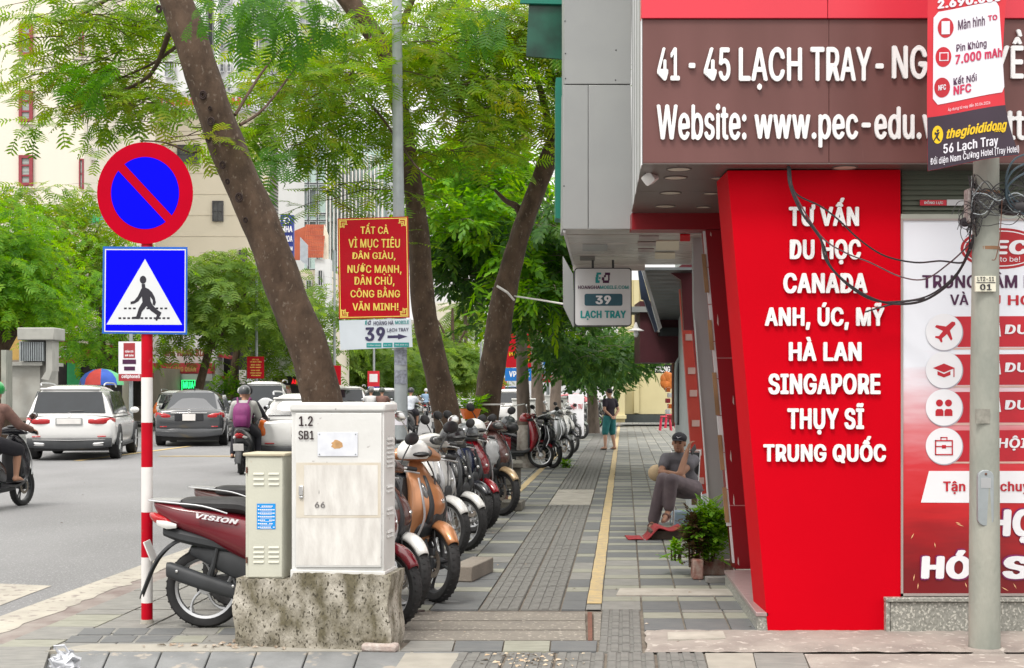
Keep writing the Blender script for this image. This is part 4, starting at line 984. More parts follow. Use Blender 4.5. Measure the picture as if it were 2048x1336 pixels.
for k in range(10):
    a = rc.uniform(0, 6); cx, cy = rc.uniform(1925, 1946), rc.uniform(430, 470); rr = rc.uniform(8, 24)
    cable([(cx+rr*math.cos(a+t_*1.1), cy+rr*1.3*math.sin(a+t_*1.1), 8.5+.01*t_) for t_ in range(5)], .0022, 8.5, seg=4).build('wire', M_CABLE, tg)
for k in range(3):
    cable([(2085, 300+k*14, 8.6), (2030, 318+k*20, 8.5), (2012, 362+k*12, 8.5), (2030, 400+k*10, 8.55), (2090, 425+k*8, 8.6)], .007, 8.5).build('wire', mat('blue grey cable', (.04, .07, .09), .5), tg)
cable([(2004, 400, 8.5), (2000, 470, 8.5), (1992, 515, 8.48), (1984, 520, 8.47)], .003, 8.5).build('wire', mat('rust', (0, 0, 0)), tg)
b = MB(); b.box(X0-.13, YU-.09, 2.62, X0-.085, YU+.0, 2.83); b.build('junction_box', mat('torn white wrap', (.42, .36, .34), .8, var=.3, sc_=40), tg, bev=.01)
b = MB(); b.ell((X0+.17, YU-.02, 2.72), (.12, .06, .05), 12, 8); b.build('wire_bundle', M_CABLE, tg)
b = MB(); b.ell((X0-.13, YU-.03, 2.63), (.035, .03, .03), 10, 6); b.build('wire_bundle', mat('black tape', (.02, .01, .02), .5), tg)
# poster hanging in front of the pole: a curved sheet
YQ = 8.36
def post_xy(px, py):
    # photo outline: left edge 1856->1860, right edge 2012->2047 curling at the foot
    return px, py
def curl(px, py, W):
    t = np.clip((np.asarray(px)-1860)/180., 0, 1.1); s_ = np.clip((np.asarray(py)-0)/340., -1, 1)
    W[:, 1] += .05*np.sin(t*5.5+1)*(.4+.6*np.clip(s_, 0, 1))-.10*np.clip(t-.8, 0, 1)*np.clip(s_-.5, 0, 1)*4
    return W
ps = empty('poster_banner', P(1950, 338, YQ), 'curling red and white phone advert poster hanging on the utility pole', 'banner')
def sheet(poly_fn, name, m, dy, nx=24, ny=30, y0=-260, y1=340):
    b = MB()
    pts = []
    for j in range(ny+1):
        for i in range(nx+1):
            q = poly_fn(i/nx, j/ny); pts.append(q)
    px = np.array([q[0] for q in pts]); py = np.array([q[1] for q in pts])
    W = np.stack([(px-1024)/F*YQ, np.full(len(px), YQ)-dy, CH-(py-HY)/F*YQ], 1); W = curl(px, py, W)
    b.v = [Vector(w) for w in W]
    for j in range(ny):
        for i in range(nx): a = j*(nx+1)+i; b.f.append((a, a+nx+1, a+nx+2, a+1))
    return b.build(name, m, ps, smooth=80)
def Lx(y): return 1857-2.5*max(0, y-200)/140*-1 if y > 200 else 1857
def Rx(y): return 2010-8*y/120 if y < 120 and y > 0 else (2012 if y <= 0 else (2002+ (y-120)*.05 if y < 200 else 2006+ (y-200)**1.45/32))
def foot(t): return 340-38*t+(10*t*t)
M_POR = mat('poster red', (.60, .015, .03), .35, var=.06, sc_=6); M_POW = mat('poster white', (.70, .68, .74), .35, var=.04); M_POK = mat('poster black', (.03, .014, .03), .3, var=.1)
def full(t, s):
    y = lerp(-260, foot(t), s); return (lerp(Lx(y), Rx(y), t), y)
sheet(full, 'sheet', M_POR, 0, 26, 44)
def blk(t, s):
    y = lerp(lerp(233, 212, t), foot(t)-.5, s); return (lerp(Lx(y)+.2, Rx(y)-.2, t), y)
sheet(blk, 'black_foot', M_POK, .002, 24, 10)
def wh(t, s):
    y0, y1 = lerp(22, 4, t), lerp(207, 187, t); y = lerp(y0, y1, s); ins = 0
    e_ = 10*max(0, 1-min(s, 1-s)*14)**2
    return (lerp(1869+e_, lerp(1995, 2006, s)-e_*.6, t), y)
sheet(wh, 'white_panel', M_POW, .003, 20, 16)
def pt(body, box, m_, bold=.03, rot=-.13, **k): lettering(body, box, YQ-.004, m_, ps, bold, .001, fn=curl, rot=rot, **k)
M_PIK = mat('magenta red print', (.55, .015, .08), .4)
pt('Màn hình', (1917, 36, 1967, 56), M_NAVY, .015); pt('TO', (1973, 32, 1992, 43), M_PIK, .05); pt('Pin Khủng', (1914, 84, 1970, 103), M_NAVY, .02); pt('7.000 mAh', (1912, 103, 2001, 122), M_PIK, .05)
pt('Kết Nối', (1909, 149, 1951, 166), M_NAVY, .02); pt('NFC', (1909, 169, 1941, 187), M_PIK, .05); pt('Áp dụng từ nay đến 30.06.2026', (1899, 208, 1976, 217), M_POW, .0)
pt('2.690.000', (1877, -8, 2000, 10), M_POW, .07, rot=-.1); pt('thegioididong', (1896, 248, 2009, 274), mat('yellow print', (.80, .52, .0), .4), .05, shear=.2); pt('.com', (1984, 259, 2004, 266), mat('yellow print', (0, 0, 0)), .03)
pt('56 Lạch Tray', (1891, 280, 1991, 304), M_POW, .035, rot=-.12); pt('Đối diện Nam Cường Hotel (Tray Hotel)', (1865, 300, 2035, 320), M_POW, .02, rot=-.13)
for cx, cy in ((1893, 54), (1889, 112), (1887, 173)):
    q = lettering  # disc shaped marks are drawn as small sheets following the curl
    def dd(t, s, cx=cx, cy=cy): a = 2*PI*t; return (cx+15.5*s*math.cos(a), cy+20*s*math.sin(a))
    sheet(dd, 'icon_disc', M_CRP, .0045, 24, 2)
pt('NFC', (1880, 167, 1895, 178), M_POW, .05); 
for q in ((1885, 41, 1901, 67), (1881, 103, 1899, 120)):
    sheet(lambda t, s, q=q: (lerp(q[0], q[2], t), lerp(q[1], q[3], s)), 'icon', M_POW, .0065, 3, 3)
sheet(lambda t, s: (lerp(1883, 1897, t), lerp(105, 118, s)), 'icon', M_CRP, .008, 3, 3)
sheet(lambda t, s: (1879+11*s*math.cos(2*PI*t), 267+18*s*math.sin(2*PI*t)), 'yellow_disc', mat('yellow print', (0, 0, 0)), .0045, 24, 2)
rn = MB()
for q in ([(1880, 255), (1883, 258), (1880, 262), (1877, 259)], [(1875, 264), (1884, 261), (1882, 266), (1880, 272), (1885, 278), (1883, 280), (1877, 273), (1873, 280), (1871, 279), (1876, 270), (1877, 266)], [(1873, 263), (1875, 261), (1878, 265), (1874, 268)]):
    W = curl(np.array([a for a, _ in q]), np.array([c for _, c in q]), np.array([list(P(a, c, YQ-.0058)) for a, c in q])); rn.add([Vector(w) for w in W], [tuple(range(len(q)))])
rn.build('running_mark', M_BLK, ps, smooth=0)

# ------------------------------------------------------------------ lamp post with the slogan board
YS = 15.9
lp = empty('lamp_post', Vector((P(801, 0, YS).x, YS, 0)), 'galvanised steel lamp post behind the slogan board', 'lamp post')
b = MB(); xa = P(802, 0, YS).x; b.tube([(xa, YS, 0), (xa, YS, 1.6), (P(796, 0, YS).x, YS, 4.2), (P(793, 0, YS).x, YS, 6.6)], [.083, .075, .062, .052], 20); b.build('shaft', M_GALV, lp)
for y0, y1, m_ in ((835, 850, M_POW), (740, 768, mat('faded sticker', (.30, .32, .38), .7, var=.3, sc_=30)), (815, 822, M_GALV), (700, 730, mat('faded sticker', (0, 0, 0)))):
    b = MB(); b.lathe([(.079, P(0, y1, YS).z), (.079, P(0, y0, YS).z)], (xa, YS, 0), 'z', 14, a0=R(200), a1=R(330)); b.build('sticker', m_, lp)
YG = YS-.12
sg = empty('slogan_board', P(748, 637, YG), 'red slogan board with yellow capitals on the lamp post', 'sign')
oc = [(675, 437), (816, 433), (819, 635), (678, 638)]
MB().pp(oc, YG, .03).build('panel', mat('slogan red', (.42, .004, .014), .5, c2=(.38, .012, .02), sc_=3, spec=.1), sg, smooth=0)
M_YP = mat('yellow print', (0, 0, 0)); M_YP2 = mat('pale yellow print', (.86, .66, .12), .4)
def qf(a, c):   # position inside the board, 0..1
    top = (lerp(675, 816, a), lerp(437, 433, a)); bt = (lerp(678, 819, a), lerp(638, 635, a)); return (lerp(top[0], bt[0], c), lerp(top[1], bt[1], c))
def ring(a0, c0, a1, c1, w, h):
    for q in ((a0, c0, a1, c0+h), (a0, c1-h, a1, c1), (a0, c0+h, a0+w, c1-h), (a1-w, c0+h, a1, c1-h)):
        MB().pp([qf(q[0], q[1]), qf(q[0], q[3]), qf(q[2], q[3]), qf(q[2], q[1])], YG-.002, .001).build('border_line', M_YP2, sg, smooth=0)
ring(.015, .01, .985, .99, .011, .008)
for ca, cc, sa, sc__ in ((.03, .022, 1, 1), (.97, .022, -1, 1), (.03, .978, 1, -1), (.97, .978, -1, -1)):
    mb = MB()
    for q in ((0, 0, .10, .010), (0, 0, .016, .072), (.03, .022, .085, .030), (.03, .022, .042, .06), (.06, .036, .11, .043), (.085, .0, .098, .04), (.0, .058, .06, .067), (.03, .04, .06, .048), (.055, .045, .066, .075)):
        mb.pp([qf(ca+sa*q[0], cc+sc__*q[1]), qf(ca+sa*q[0], cc+sc__*q[3]), qf(ca+sa*q[2], cc+sc__*q[3]), qf(ca+sa*q[2], cc+sc__*q[1])], YG-.0025-.0002*len(mb.v)/8, .0001)
    mb.build('corner_scroll', M_YP2, sg, smooth=0)
for body, bx in (('TẤT CẢ', (721, 446, 777, 468)), ('VÌ MỤC TIÊU', (697, 473, 800, 500)), ('DÂN GIÀU,', (705, 501, 791, 521)), ('NƯỚC MẠNH,', (695, 526, 803, 550)), ('DÂN CHỦ,', (709, 549, 789, 573)), ('CÔNG BẰNG', (701, 573, 800, 595)), ('VĂN MINH!', (705, 602, 797, 621))):
    lettering(body, bx, YG-.002, M_YP2, sg, .028, .001)
sg2 = empty('direction_sign', P(750, 697, YG), 'white street number sign with teal print under the slogan board', 'sign')
MB().pp([(678, 641), (822, 637), (825, 694), (681, 700)], YG, .03).build('panel', mat('bluish white sheet', (.60, .66, .72), .4, var=.05), sg2, smooth=0)
M_DN = mat('navy print', (.04, .035, .10), .4)
hlogo(731, 641, .42, YG-.003, sg2, M_TEAL, M_DN); lettering('HOÀNG HÀ', (747, 640, 787, 650), YG-.002, M_DN, sg2, .02, rot=-.03); lettering('MOBILE', (790, 641, 818, 648), YG-.002, M_TEAL, sg2, .02, rot=-.03)
lettering('39', (730, 654, 770, 682), YG-.002, M_DN, sg2, .05, rot=-.03); lettering('LẠCH TRAY', (774, 656, 817, 665), YG-.002, M_DN, sg2, .02, rot=-.03)
MB().pp([(775, 671), (796, 670.5), (796, 667.5), (815, 673), (796, 679), (796, 676), (775, 676.5)], YG-.002, .001).build('arrow', M_DN, sg2, smooth=0)
for q, tx in (((733, 686, 763, 695), 'CHÍNH HÃNG'), ((766, 685.5, 785, 694.5), 'GIÁ TỐT'), ((788, 685, 818, 694), 'TRẢ GÓP 0%')):
    MB().rect(*q, YG-.002, .001).build('teal_tag', M_TEAL, sg2, smooth=0); lettering(tx, (q[0]+2, q[1]+2.5, q[2]-2, q[3]-3), YG-.003, M_WPR, sg2, 0)
# ------------------------------------------------------------------ foliage
def rotm(az, el, roll=None):
    """frames with x along (az, el): arrays of 3x3"""
    ca, sa, ce, se = np.cos(az), np.sin(az), np.cos(el), np.sin(el)
    x = np.stack([ca*ce, sa*ce, se], -1); y = np.stack([-sa, ca, 0*ca], -1); z = np.cross(x, y)
    if roll is not None:
        c, s = np.cos(roll)[:, None], np.sin(roll)[:, None]; y, z = y*c+z*s, z*c-y*s
    return np.stack([x, y, z], -1)
def frond(L=.42, pairs=11, w=.27, pw=.0125, droop=.25):
    """a doubly feathered leaf: thin paired side strips on a curved midrib"""
    v = []; f = []
    def pt(x, y, z): return (x, y, z-droop*x*x/L-.35*y*y/w)
    for i in range(pairs):
        t = .14+.86*i/(pairs-1); x = L*t; ln = w*.5*math.sin(PI*min(1, .18+.82*(1-abs(t-.5)*1.55)))*(1 if t < .9 else .6)
        for s in (-1, 1):
            a = len(v); sw = .35*ln
            v += [pt(x-pw*.5, 0, 0), pt(x+pw*.5, 0, 0), pt(x+sw*.6+pw*.9, s*ln*.55, .004), pt(x+sw, s*ln, 0), pt(x+sw*.6-pw*.9, s*ln*.55, .004)]
            f += [(a, a+1, a+2), (a, a+2, a+4), (a+4, a+2, a+3)]
    a = len(v); n = 4
    for i in range(n+1): x = L*i/n; v += [pt(x, -.004, .002), pt(x, .004, .002)]
    for i in range(n): q = a+2*i; f += [(q, q+1, q+3), (q, q+3, q+2)]
    return np.array(v), np.array(f)
def broad(L=.13, w=.05):
    """spray of broad leaflets"""
    v = []; f = []
    for i in range(7):
        t = i/6; s = (-1) ** i; x0 = .30*t; a = s*1.0*(1-t*.9); c, d = math.cos(a), math.sin(a)
        def q(x, y, z=0): return (x0+x*c-y*d, x*d+y*c, z-.5*(x0+x)**2-abs(y)*.25)
        k = len(v); v += [q(0, 0), q(L*.35, w*.5), q(L*.75, w*.4), q(L, 0, -.01), q(L*.75, -w*.4), q(L*.35, -w*.5)]
        f += [(k, k+1, k+2), (k, k+2, k+3), (k, k+3, k+4), (k, k+4, k+5)]
    return np.array(v), np.array(f)
FR = [frond(), frond(.36, 9, .22, .014, .5), frond(.5, 12, .3, .012, .12)]
FRH = frond(.5, 15, .27, .0115, .3)
FRL = [frond(.5, 9, .32, .021, .35), frond(.42, 8, .28, .020, .6)]
BR = [broad(), broad(.16, .06)]
def scatter(tmpls, pos, az, el, scl, roll=None):
    V = []; T_ = []; off = 0; k = rng.integers(0, len(tmpls), len(pos))
    for i, (tv, tf) in enumerate(tmpls):
        s = k == i
        if not s.any(): continue
        M = rotm(az[s], el[s], None if roll is None else roll[s])
        W = np.einsum('nij,mj->nmi', M, tv)*scl[s][:, None, None]+pos[s][:, None, :]
        n = len(W); m = len(tv); V.append(W.reshape(-1, 3)); T_.append((tf[None]+(np.arange(n)*m)[:, None, None]).reshape(-1, 3)+off); off += n*m
    return np.concatenate(V), np.concatenate(T_)
def trimesh(name, V, T_):
    me = bpy.data.meshes.new(name); me.vertices.add(len(V)); me.vertices.foreach_set('co', V.astype(np.float32).ravel())
    me.loops.add(len(T_)*3); me.loops.foreach_set('vertex_index', T_.astype(np.int32).ravel())
    me.polygons.add(len(T_)); me.polygons.foreach_set('loop_start', (np.arange(len(T_))*3).astype(np.int32))
    me.update(); return me
def sprays(clumps, step=.09, per=7, tl=.7, flat=.35):
    """clumps: (px,py,rpx,rpy,Y,dY,count) -> leaf positions along short twigs; also returns twig segments"""
    P_, A, E_, S_, tw = [], [], [], [], []
    for px, py, rx, ry, Y, dY, n in clumps:
        c = P(px, py, Y); R_ = np.array([rx/F*Y, dY, ry/F*Y])
        for _ in range(n):
            d = rng.normal(size=3); d /= np.linalg.norm(d); r = rng.random()**(1/2.2)
            p = np.array(c)+d*r*R_; a = rng.uniform(0, 2*PI)
            if rng.random() < .6: a = math.atan2(d[1], d[0])+rng.normal()*.7
            e = rng.normal()*.22+.08; L = tl*rng.uniform(.6, 1.25)
            dr = np.array([math.cos(a)*math.cos(e), math.sin(a)*math.cos(e), math.sin(e)])
            q = p+dr*L; q[2] -= .12*L; tw.append((p, q))
            m = max(2, int(per*rng.uniform(.6, 1.2)))
            for i in range(m):
                t = (i+1)/m; sg = -1 if i % 2 else 1
                P_.append(p+dr*L*t-np.array([0, 0, .12*L*t*t])); A.append(a+(sg*rng.uniform(.5, 1.1) if i < m-1 else rng.normal()*.2)); E_.append(rng.normal()*flat-.15); S_.append(rng.uniform(.7, 1.15))
    return np.array(P_), np.array(A), np.array(E_), np.array(S_), tw
LM1 = leafmat('feathery leaves', (.05, .12, .014), (.12, .23, .018), (.23, .24, .03), 1.1, .5)
LM2 = leafmat('bright leaves', (.045, .14, .014), (.11, .27, .018), (.21, .33, .02), 1.4, .5)
LM3 = leafmat('deep green leaves', (.022, .055, .018), (.04, .10, .022), (.09, .16, .03), 1.6, .35)
LM4 = leafmat('far leaves', (.06, .12, .025), (.12, .21, .035), (.20, .27, .05), .45, .5)
LM5 = leafmat('hanging leaves', (.022, .075, .010), (.045, .14, .012), (.09, .20, .015), 1.6, .4)
def bark_tube(path, rad, n=14, k=5, amp=.08, seed=1):
    pts = crom([(*p, r) for p, r in zip(path, rad)], k); rr = random.Random(seed); b = MB()
    b.tube([Vector(q[:3]) for q in pts], [q[3] for q in pts], n)
    # uneven bark surface
    m = len(pts)
    for i in range(m):
        c = Vector(pts[i][:3])
        for j in range(n):
            v = b.v[i*n+j]; g = 2*PI*j/n; s_ = 1+amp*(math.sin(3*g+i*.21+seed)*.5+math.sin(5*g-i*.34)*.35+math.sin(i*.9+2*g)*.3)+rr.uniform(-.018, .018); b.v[i*n+j] = c+(v-c)*s_
    return b
def twigs(b, tw, r=.006, n=3):
    for p, q in tw: m = (Vector(p)+Vector(q))/2+Vector((0, 0, .04)); b.tube([p, m, q], [r, r*.75, r*.4], n, cap=False)
def tree(name, label, base, trunk, limbs, clumps, lm, tm=FR, bark=M_BARK, group=None, knots=(), step=.09, per=7, tl=.7, flat=.35, white=None, scl=1.0, hang=None, seed=1, cat='tree'):
    t = empty(name, base, label, cat, group)
    o = bark_tube([p for p, _ in trunk], [r for _, r in trunk], seed=seed, k=7, n=20).build('trunk', bark, t, smooth=70)
    for p, r in knots:
        b = MB()
        for q in range(2): b.lathe([(r*(1-.35*q), 0), (r*(.8-.35*q), -.012), (r*(.6-.3*q), -.004)], (0, 0, 0), 'y', 14)
        b.xf(Matrix.Translation(p) @ Matrix.Diagonal((1, 1, 1.25, 1))); b.build('knot', mat('dark knot', (.045, .028, .024), .95, bump=.6), t)
    for i, lb in enumerate(limbs):
        bark_tube([p for p, _ in lb], [r for _, r in lb], seed=seed+i, n=8, k=4).build('limb', bark, t, smooth=70)
    if white:
        b = bark_tube([p for p, _ in white], [r for _, r in white], seed=seed, n=20, amp=.08); b.build('lime_wash', mat('lime wash', (.52, .49, .44), .9, c2=(.3, .26, .22), sc_=14), t, smooth=70)
    pos, a, e, s, tw = sprays(clumps, step, per, tl, flat)
    V, T_ = scatter(tm, pos, a, e, s*scl, rng.normal(size=len(pos))*.35)
    me = trimesh('crown', V-np.array(ORG[t.name]), T_); co = link('crown', me, lm, t)
    b = MB(); twigs(b, tw); 
    if len(b.v): tob = link('twigs', b.mesh('twigs', ORG[t.name], smooth=0, fix=False), bark, t); tob['kind'] = 'stuff'
    if hang:
        meshes = []
        for q in range(3):
            tv, tf = FRH if tm is FR else BR[0]; m_ = trimesh('frond', tv*np.array([1, 1, 1.0]), tf); m_.materials.append(LM5); meshes.append(m_)
        rr = random.Random(seed+3)
        for (px, py, Y, n, az, el, sc1) in hang:
            for k in range(n):
                o = link('frond', meshes[0], None, t); p = P(px+rr.uniform(-26, 26), py+rr.uniform(-14, 14), Y+rr.uniform(-.4, .4))
                o.location = p-ORG[t.name]; M = rotm(np.array([az+rr.uniform(-.7, .7)]), np.array([el-.15+rr.uniform(-.3, .3)]), np.array([rr.uniform(-.5, .5)]))[0]
                o.rotation_euler = Matrix(M.tolist()).to_euler(); s1 = sc1*rr.uniform(.8, 1.15); o.scale = (s1, s1, s1)
    return t
# three leaning street trees beside the parked motorbikes
def pr(px, py, Y, w): return (P(px, py, Y), w*.43/F*Y)
Y1 = 12.2
tree('street_tree', 'thick mottled trunk leaning left right behind the white cabinet, feathery crown', Vector((P(716, 1160, Y1).x, Y1, 0)),
     [(Vector((P(728, 0, Y1).x, Y1, -.1)), .235), pr(712, 1080, Y1, 100), pr(688, 950, Y1, 92), pr(650, 820, Y1, 92), pr(620, 700, Y1, 91), pr(573, 590, Y1, 90), pr(525, 460, Y1, 87), pr(470, 330, Y1, 84), pr(422, 200, Y1-.05, 80), pr(382, 80, Y1-.1, 78), pr(345, -20, Y1-.1, 76), pr(300, -160, Y1-.2, 70), pr(250, -330, Y1-.2, 60)],
     [[pr(372, -60, Y1, 24), pr(450, -90, Y1, 16), pr(560, -60, Y1-.3, 11), pr(640, -10, Y1-.3, 7)],
      [pr(340, 60, Y1, 14), pr(300, 150, Y1+.5, 9), pr(220, 190, Y1+.8, 6), pr(140, 215, Y1+1, 4)],
      [pr(350, 95, Y1+.1, 9), pr(300, 130, Y1+.6, 6), pr(230, 160, Y1+1, 4)],
      [pr(355, -60, Y1, 22), pr(280, -40, Y1+.4, 14), pr(180, 20, Y1+.6, 8), pr(120, 50, Y1+.6, 4)],
      [pr(400, 300, Y1, 7), pr(380, 305, Y1-.1, 5), pr(330, 285, Y1-.2, 4), pr(280, 282, Y1-.2, 3)],
      [pr(480, 250, Y1, 8), pr(530, 215, Y1+.2, 6), pr(600, 120, Y1+.4, 5), pr(640, 40, Y1+.5, 4)], [pr(470, 230, Y1, 8), pr(520, 150, Y1+.3, 6), pr(560, 100, Y1+.5, 4)]],
     [(200, 60, 90, 70, Y1+.7, .7, 27), (170, 150, 75, 40, Y1+.9, .6, 17), (235, 215, 95, 30, Y1+.9, .6, 22), (120, 190, 40, 25, Y1+1, .4, 4), (300, 40, 60, 60, Y1+.8, .6, 10), (270, 150, 60, 50, Y1+.9, .5, 11), (320, 285, 55, 12, Y1-.1, .3, 3), (250, 20, 90, 40, Y1+.9, .6, 13), (390, 250, 40, 40, Y1+.8, .4, 3)], LM1,
     knots=[(P(400, 148, Y1-.19), .032), (P(406, 190, Y1-.19), .034), (P(420, 217, Y1-.2), .018), (P(422, 243, Y1-.2), .034), (P(318, 18, Y1-.28), .03), (P(417, 277, Y1-.19), .03), (P(455, 363, Y1-.19), .022), (P(478, 395, Y1-.2), .036), (P(491, 440, Y1-.2), .022), (P(445, 330, Y1-.19), .03)],
     hang=[(560, 15, 10.6, 15, -.3, -.9, .85), (480, 5, 10.5, 11, -2.6, -1.0, .85), (640, 0, 10.6, 12, -.4, -.8, .85), (430, 0, 10.8, 6, -2.5, -.9, .7), (520, -20, 10.8, 10, -1.5, -.6, .9), (230, 130, 11.2, 9, 2.6, -.2, .8), (160, 130, 11.4, 6, 2.9, -.25, .8)], tl=.55, scl=.80, per=6, seed=3)
Y2 = 17.6
tree('street_tree', 'dark trunk leaning left just right of the slogan board', Vector((P(905, 0, Y2).x, Y2, 0)),
     [(Vector((P(915, 0, Y2).x, Y2, -.1)), .235), pr(903, 900, Y2, 68), pr(893, 820, Y2, 64), pr(868, 720, Y2, 58), pr(847, 620, Y2, 56), pr(839, 500, Y2, 52), pr(830, 400, Y2, 46), pr(815, 300, Y2, 40), pr(796, 200, Y2, 42), pr(778, 120, Y2, 44), pr(735, 50, Y2, 46), pr(690, -10, Y2, 46), pr(610, -120, Y2, 38)],
     [[pr(775, 125, Y2, 30), pr(800, 60, Y2+.5, 20), pr(840, -40, Y2+.7, 14)], [pr(735, 50, Y2, 20), pr(640, 90, Y2-.3, 9), pr(560, 110, Y2-.3, 5)], [pr(752, 60, Y2-.3, 7), pr(700, 150, Y2-.7, 6), pr(620, 240, Y2-1, 4)], [pr(752, 60, Y2-.3, 7), pr(785, 135, Y2-.5, 6), pr(800, 180, Y2-.6, 4)],
      [pr(700, 170, Y2-.8, 6), pr(760, 230, Y2-1.2, 6), pr(830, 330, Y2-1.6, 5), pr(870, 360, Y2-1.8, 3)]],
     [(625, 180, 110, 50, Y2-1, 1.2, 39), (560, 130, 70, 50, Y2-.5, .9, 11), (650, 80, 90, 50, Y2-.8, .9, 19), (620, 280, 90, 35, Y2-1.2, .8, 14), (560, 240, 60, 30, Y2-1, .6, 8), (770, 90, 60, 60, Y2+1.3, .8, 17), (888, 90, 60, 70, Y2-1, 1, 26), (715, 270, 45, 45, Y2-.6, .8, 9), (700, 380, 60, 35, Y2-.8, .7, 6), (905, 195, 70, 70, Y2-.6, 1, 22), (890, 300, 50, 50, Y2-.3, .8, 9), (760, 320, 35, 45, Y2+1, .5, 5), (730, 50, 50, 40, Y2+1.2, .6, 7)], LM1,
     hang=[(560, 300, 15.5, 10, -1.9, -.5, 1.0)], tl=.8, scl=1.05, seed=5)
Y3 = 19.6
tree('street_tree', 'dark trunk leaning right with a lime washed foot behind the stone planter', Vector((P(968, 0, Y3).x, Y3, 0)),
     [(Vector((P(962, 0, Y3).x, Y3, -.1)), .25), pr(968, 900, Y3, 64), pr(972, 830, Y3, 60), pr(980, 760, Y3, 60), pr(995, 680, Y3, 60), pr(1007, 600, Y3, 58), pr(1022, 530, Y3, 50), pr(1040, 470, Y3, 45), pr(1062, 410, Y3, 43), pr(1085, 350, Y3, 43), pr(1108, 290, Y3, 43), pr(1150, 190, Y3, 40), pr(1190, 60, Y3, 34)],
     [[pr(1048, 450, Y3+.1, 20), pr(1035, 415, Y3+.1, 17), pr(1012, 402, Y3+.2, 12), pr(990, 380, Y3+.3, 7)], [pr(1108, 300, Y3, 22), pr(1070, 150, Y3, 14), pr(1010, 90, Y3-.4, 8), pr(960, 80, Y3-.5, 5)], [pr(1130, 240, Y3, 16), pr(1080, 60, Y3-.5, 10), pr(1040, -30, Y3-.8, 7)]],
     [(1010, 60, 90, 70, Y3-1.4, 1.2, 49), (960, 150, 80, 60, Y3-1, 1, 31), (1070, 130, 50, 80, Y3-.6, 1, 31), (1010, 230, 80, 50, Y3-.4, 1, 27), (1060, 250, 45, 45, Y3-.8, .8, 14), (940, 60, 60, 70, Y3-1, 1, 26), (1095, 40, 30, 60, Y3-1, .8, 16)], LM1,
     white=[(Vector((P(962, 0, Y3).x, Y3-.0, -.05)), .262), pr(966, 905, Y3, 70), pr(970, 862, Y3, 66)], hang=[(940, 30, 14.8, 9, -.4, -.7, .95), (1000, 20, 15, 9, -2.6, -.8, .95), (1080, 60, 15, 6, -.4, -.6, .95)], tl=.85, scl=1.1, seed=8)
# smaller trees along the pavement
Y4 = 29
tree('street_tree', 'slim straight pale trunk with a whitened foot, broad bright leaves', Vector((P(1050, 0, Y4).x, Y4, 0)),
     [(Vector((P(1052, 0, Y4).x, Y4, -.1)), .2), pr(1050, 880, Y4, 36), pr(1047, 800, Y4, 30), pr(1043, 700, Y4, 27), pr(1040, 560, Y4, 26), pr(1046, 420, Y4, 22), pr(1050, 300, Y4, 18), pr(1040, 180, Y4, 12)],
     [[pr(1043, 620, Y4, 16), pr(1010, 560, Y4, 12), pr(965, 530, Y4, 10), pr(945, 490, Y4, 8), pr(900, 430, Y4, 6)], [pr(1046, 420, Y4, 12), pr(1000, 350, Y4, 8), pr(950, 300, Y4, 5)], [pr(1046, 500, Y4, 12), pr(1085, 440, Y4, 9), pr(1100, 380, Y4, 6)]],
     [(950, 330, 90, 60, Y4-3, 2.2, 97), (930, 430, 70, 50, Y4-4, 1.8, 82), (1010, 400, 60, 70, Y4-1, 2, 67), (920, 380, 60, 60, Y4-2, 1.5, 45), (985, 470, 50, 40, Y4-4, 1.2, 30), (1075, 560, 55, 75, Y4-5, 1.2, 84), (1090, 480, 30, 50, Y4-5, 1.2, 30)], LM2, tm=BR, bark=M_BARKL, tl=.7, flat=.5, per=6, scl=1.25, seed=12,
     white=[(Vector((P(1052, 0, Y4).x, Y4, -.05)), .205), pr(1050, 872, Y4, 38), pr(1049, 850, Y4, 36)])
Y5 = 26
tree('street_tree', 'dark leaved tree whose low branches hang above the light box sign', Vector((P(1080, 0, 38).x, 38, 0)),
     [(Vector((P(1080, 0, 38).x, 38, -.1)), .2), pr(1076, 840, 38, 30), pr(1072, 700, 38, 24), pr(1068, 560, 38, 20), pr(1075, 400, 38, 14)],
     [[pr(1070, 600, 38, 14), pr(1000, 560, 36, 10), pr(940, 500, 34, 6)], [pr(1070, 600, 38, 14), pr(1130, 640, 35, 10), pr(1180, 650, 32, 6)]],
     [(930, 500, 60, 40, 27, 2, 130), (950, 560, 40, 40, 27, 2, 60), (1100, 600, 60, 40, 24, 1.5, 46), (1150, 700, 60, 34, 28, 2, 56), (1185, 705, 50, 36, 30, 2, 46), (1100, 470, 40, 60, 24, 1.5, 70), (1000, 640, 26, 36, 26, 1, 10), (1095, 665, 26, 20, 26, 1, 7)], LM3, tm=BR, bark=M_BARKL, tl=.6, flat=.5, per=6, scl=1.1, seed=14)
Y6 = 40
tree('street_tree', 'bare rough trunk nearest the light box sign, beside the low parked bikes', Vector((P(1120, 0, Y6).x, Y6, 0)),
     [(Vector((P(1112, 0, Y6).x, Y6, -.1)), .2), pr(1112, 850, Y6, 30), pr(1112, 780, Y6, 25), pr(1120, 700, Y6, 24), pr(1118, 600, Y6, 20), pr(1122, 480, Y6, 14)],
     [], [(1160, 640, 60, 50, 36, 2, 60), (1190, 725, 60, 26, 36, 2, 52), (1240, 722, 45, 22, 34, 2, 30), (1150, 560, 40, 50, 36, 2, 50), (1265, 700, 40, 20, 33, 1, 26), (1230, 690, 25, 30, 40, 2, 14)], LM3, tm=BR, bark=M_BARKL, tl=.6, flat=.5, per=6, scl=1.2, seed=17)
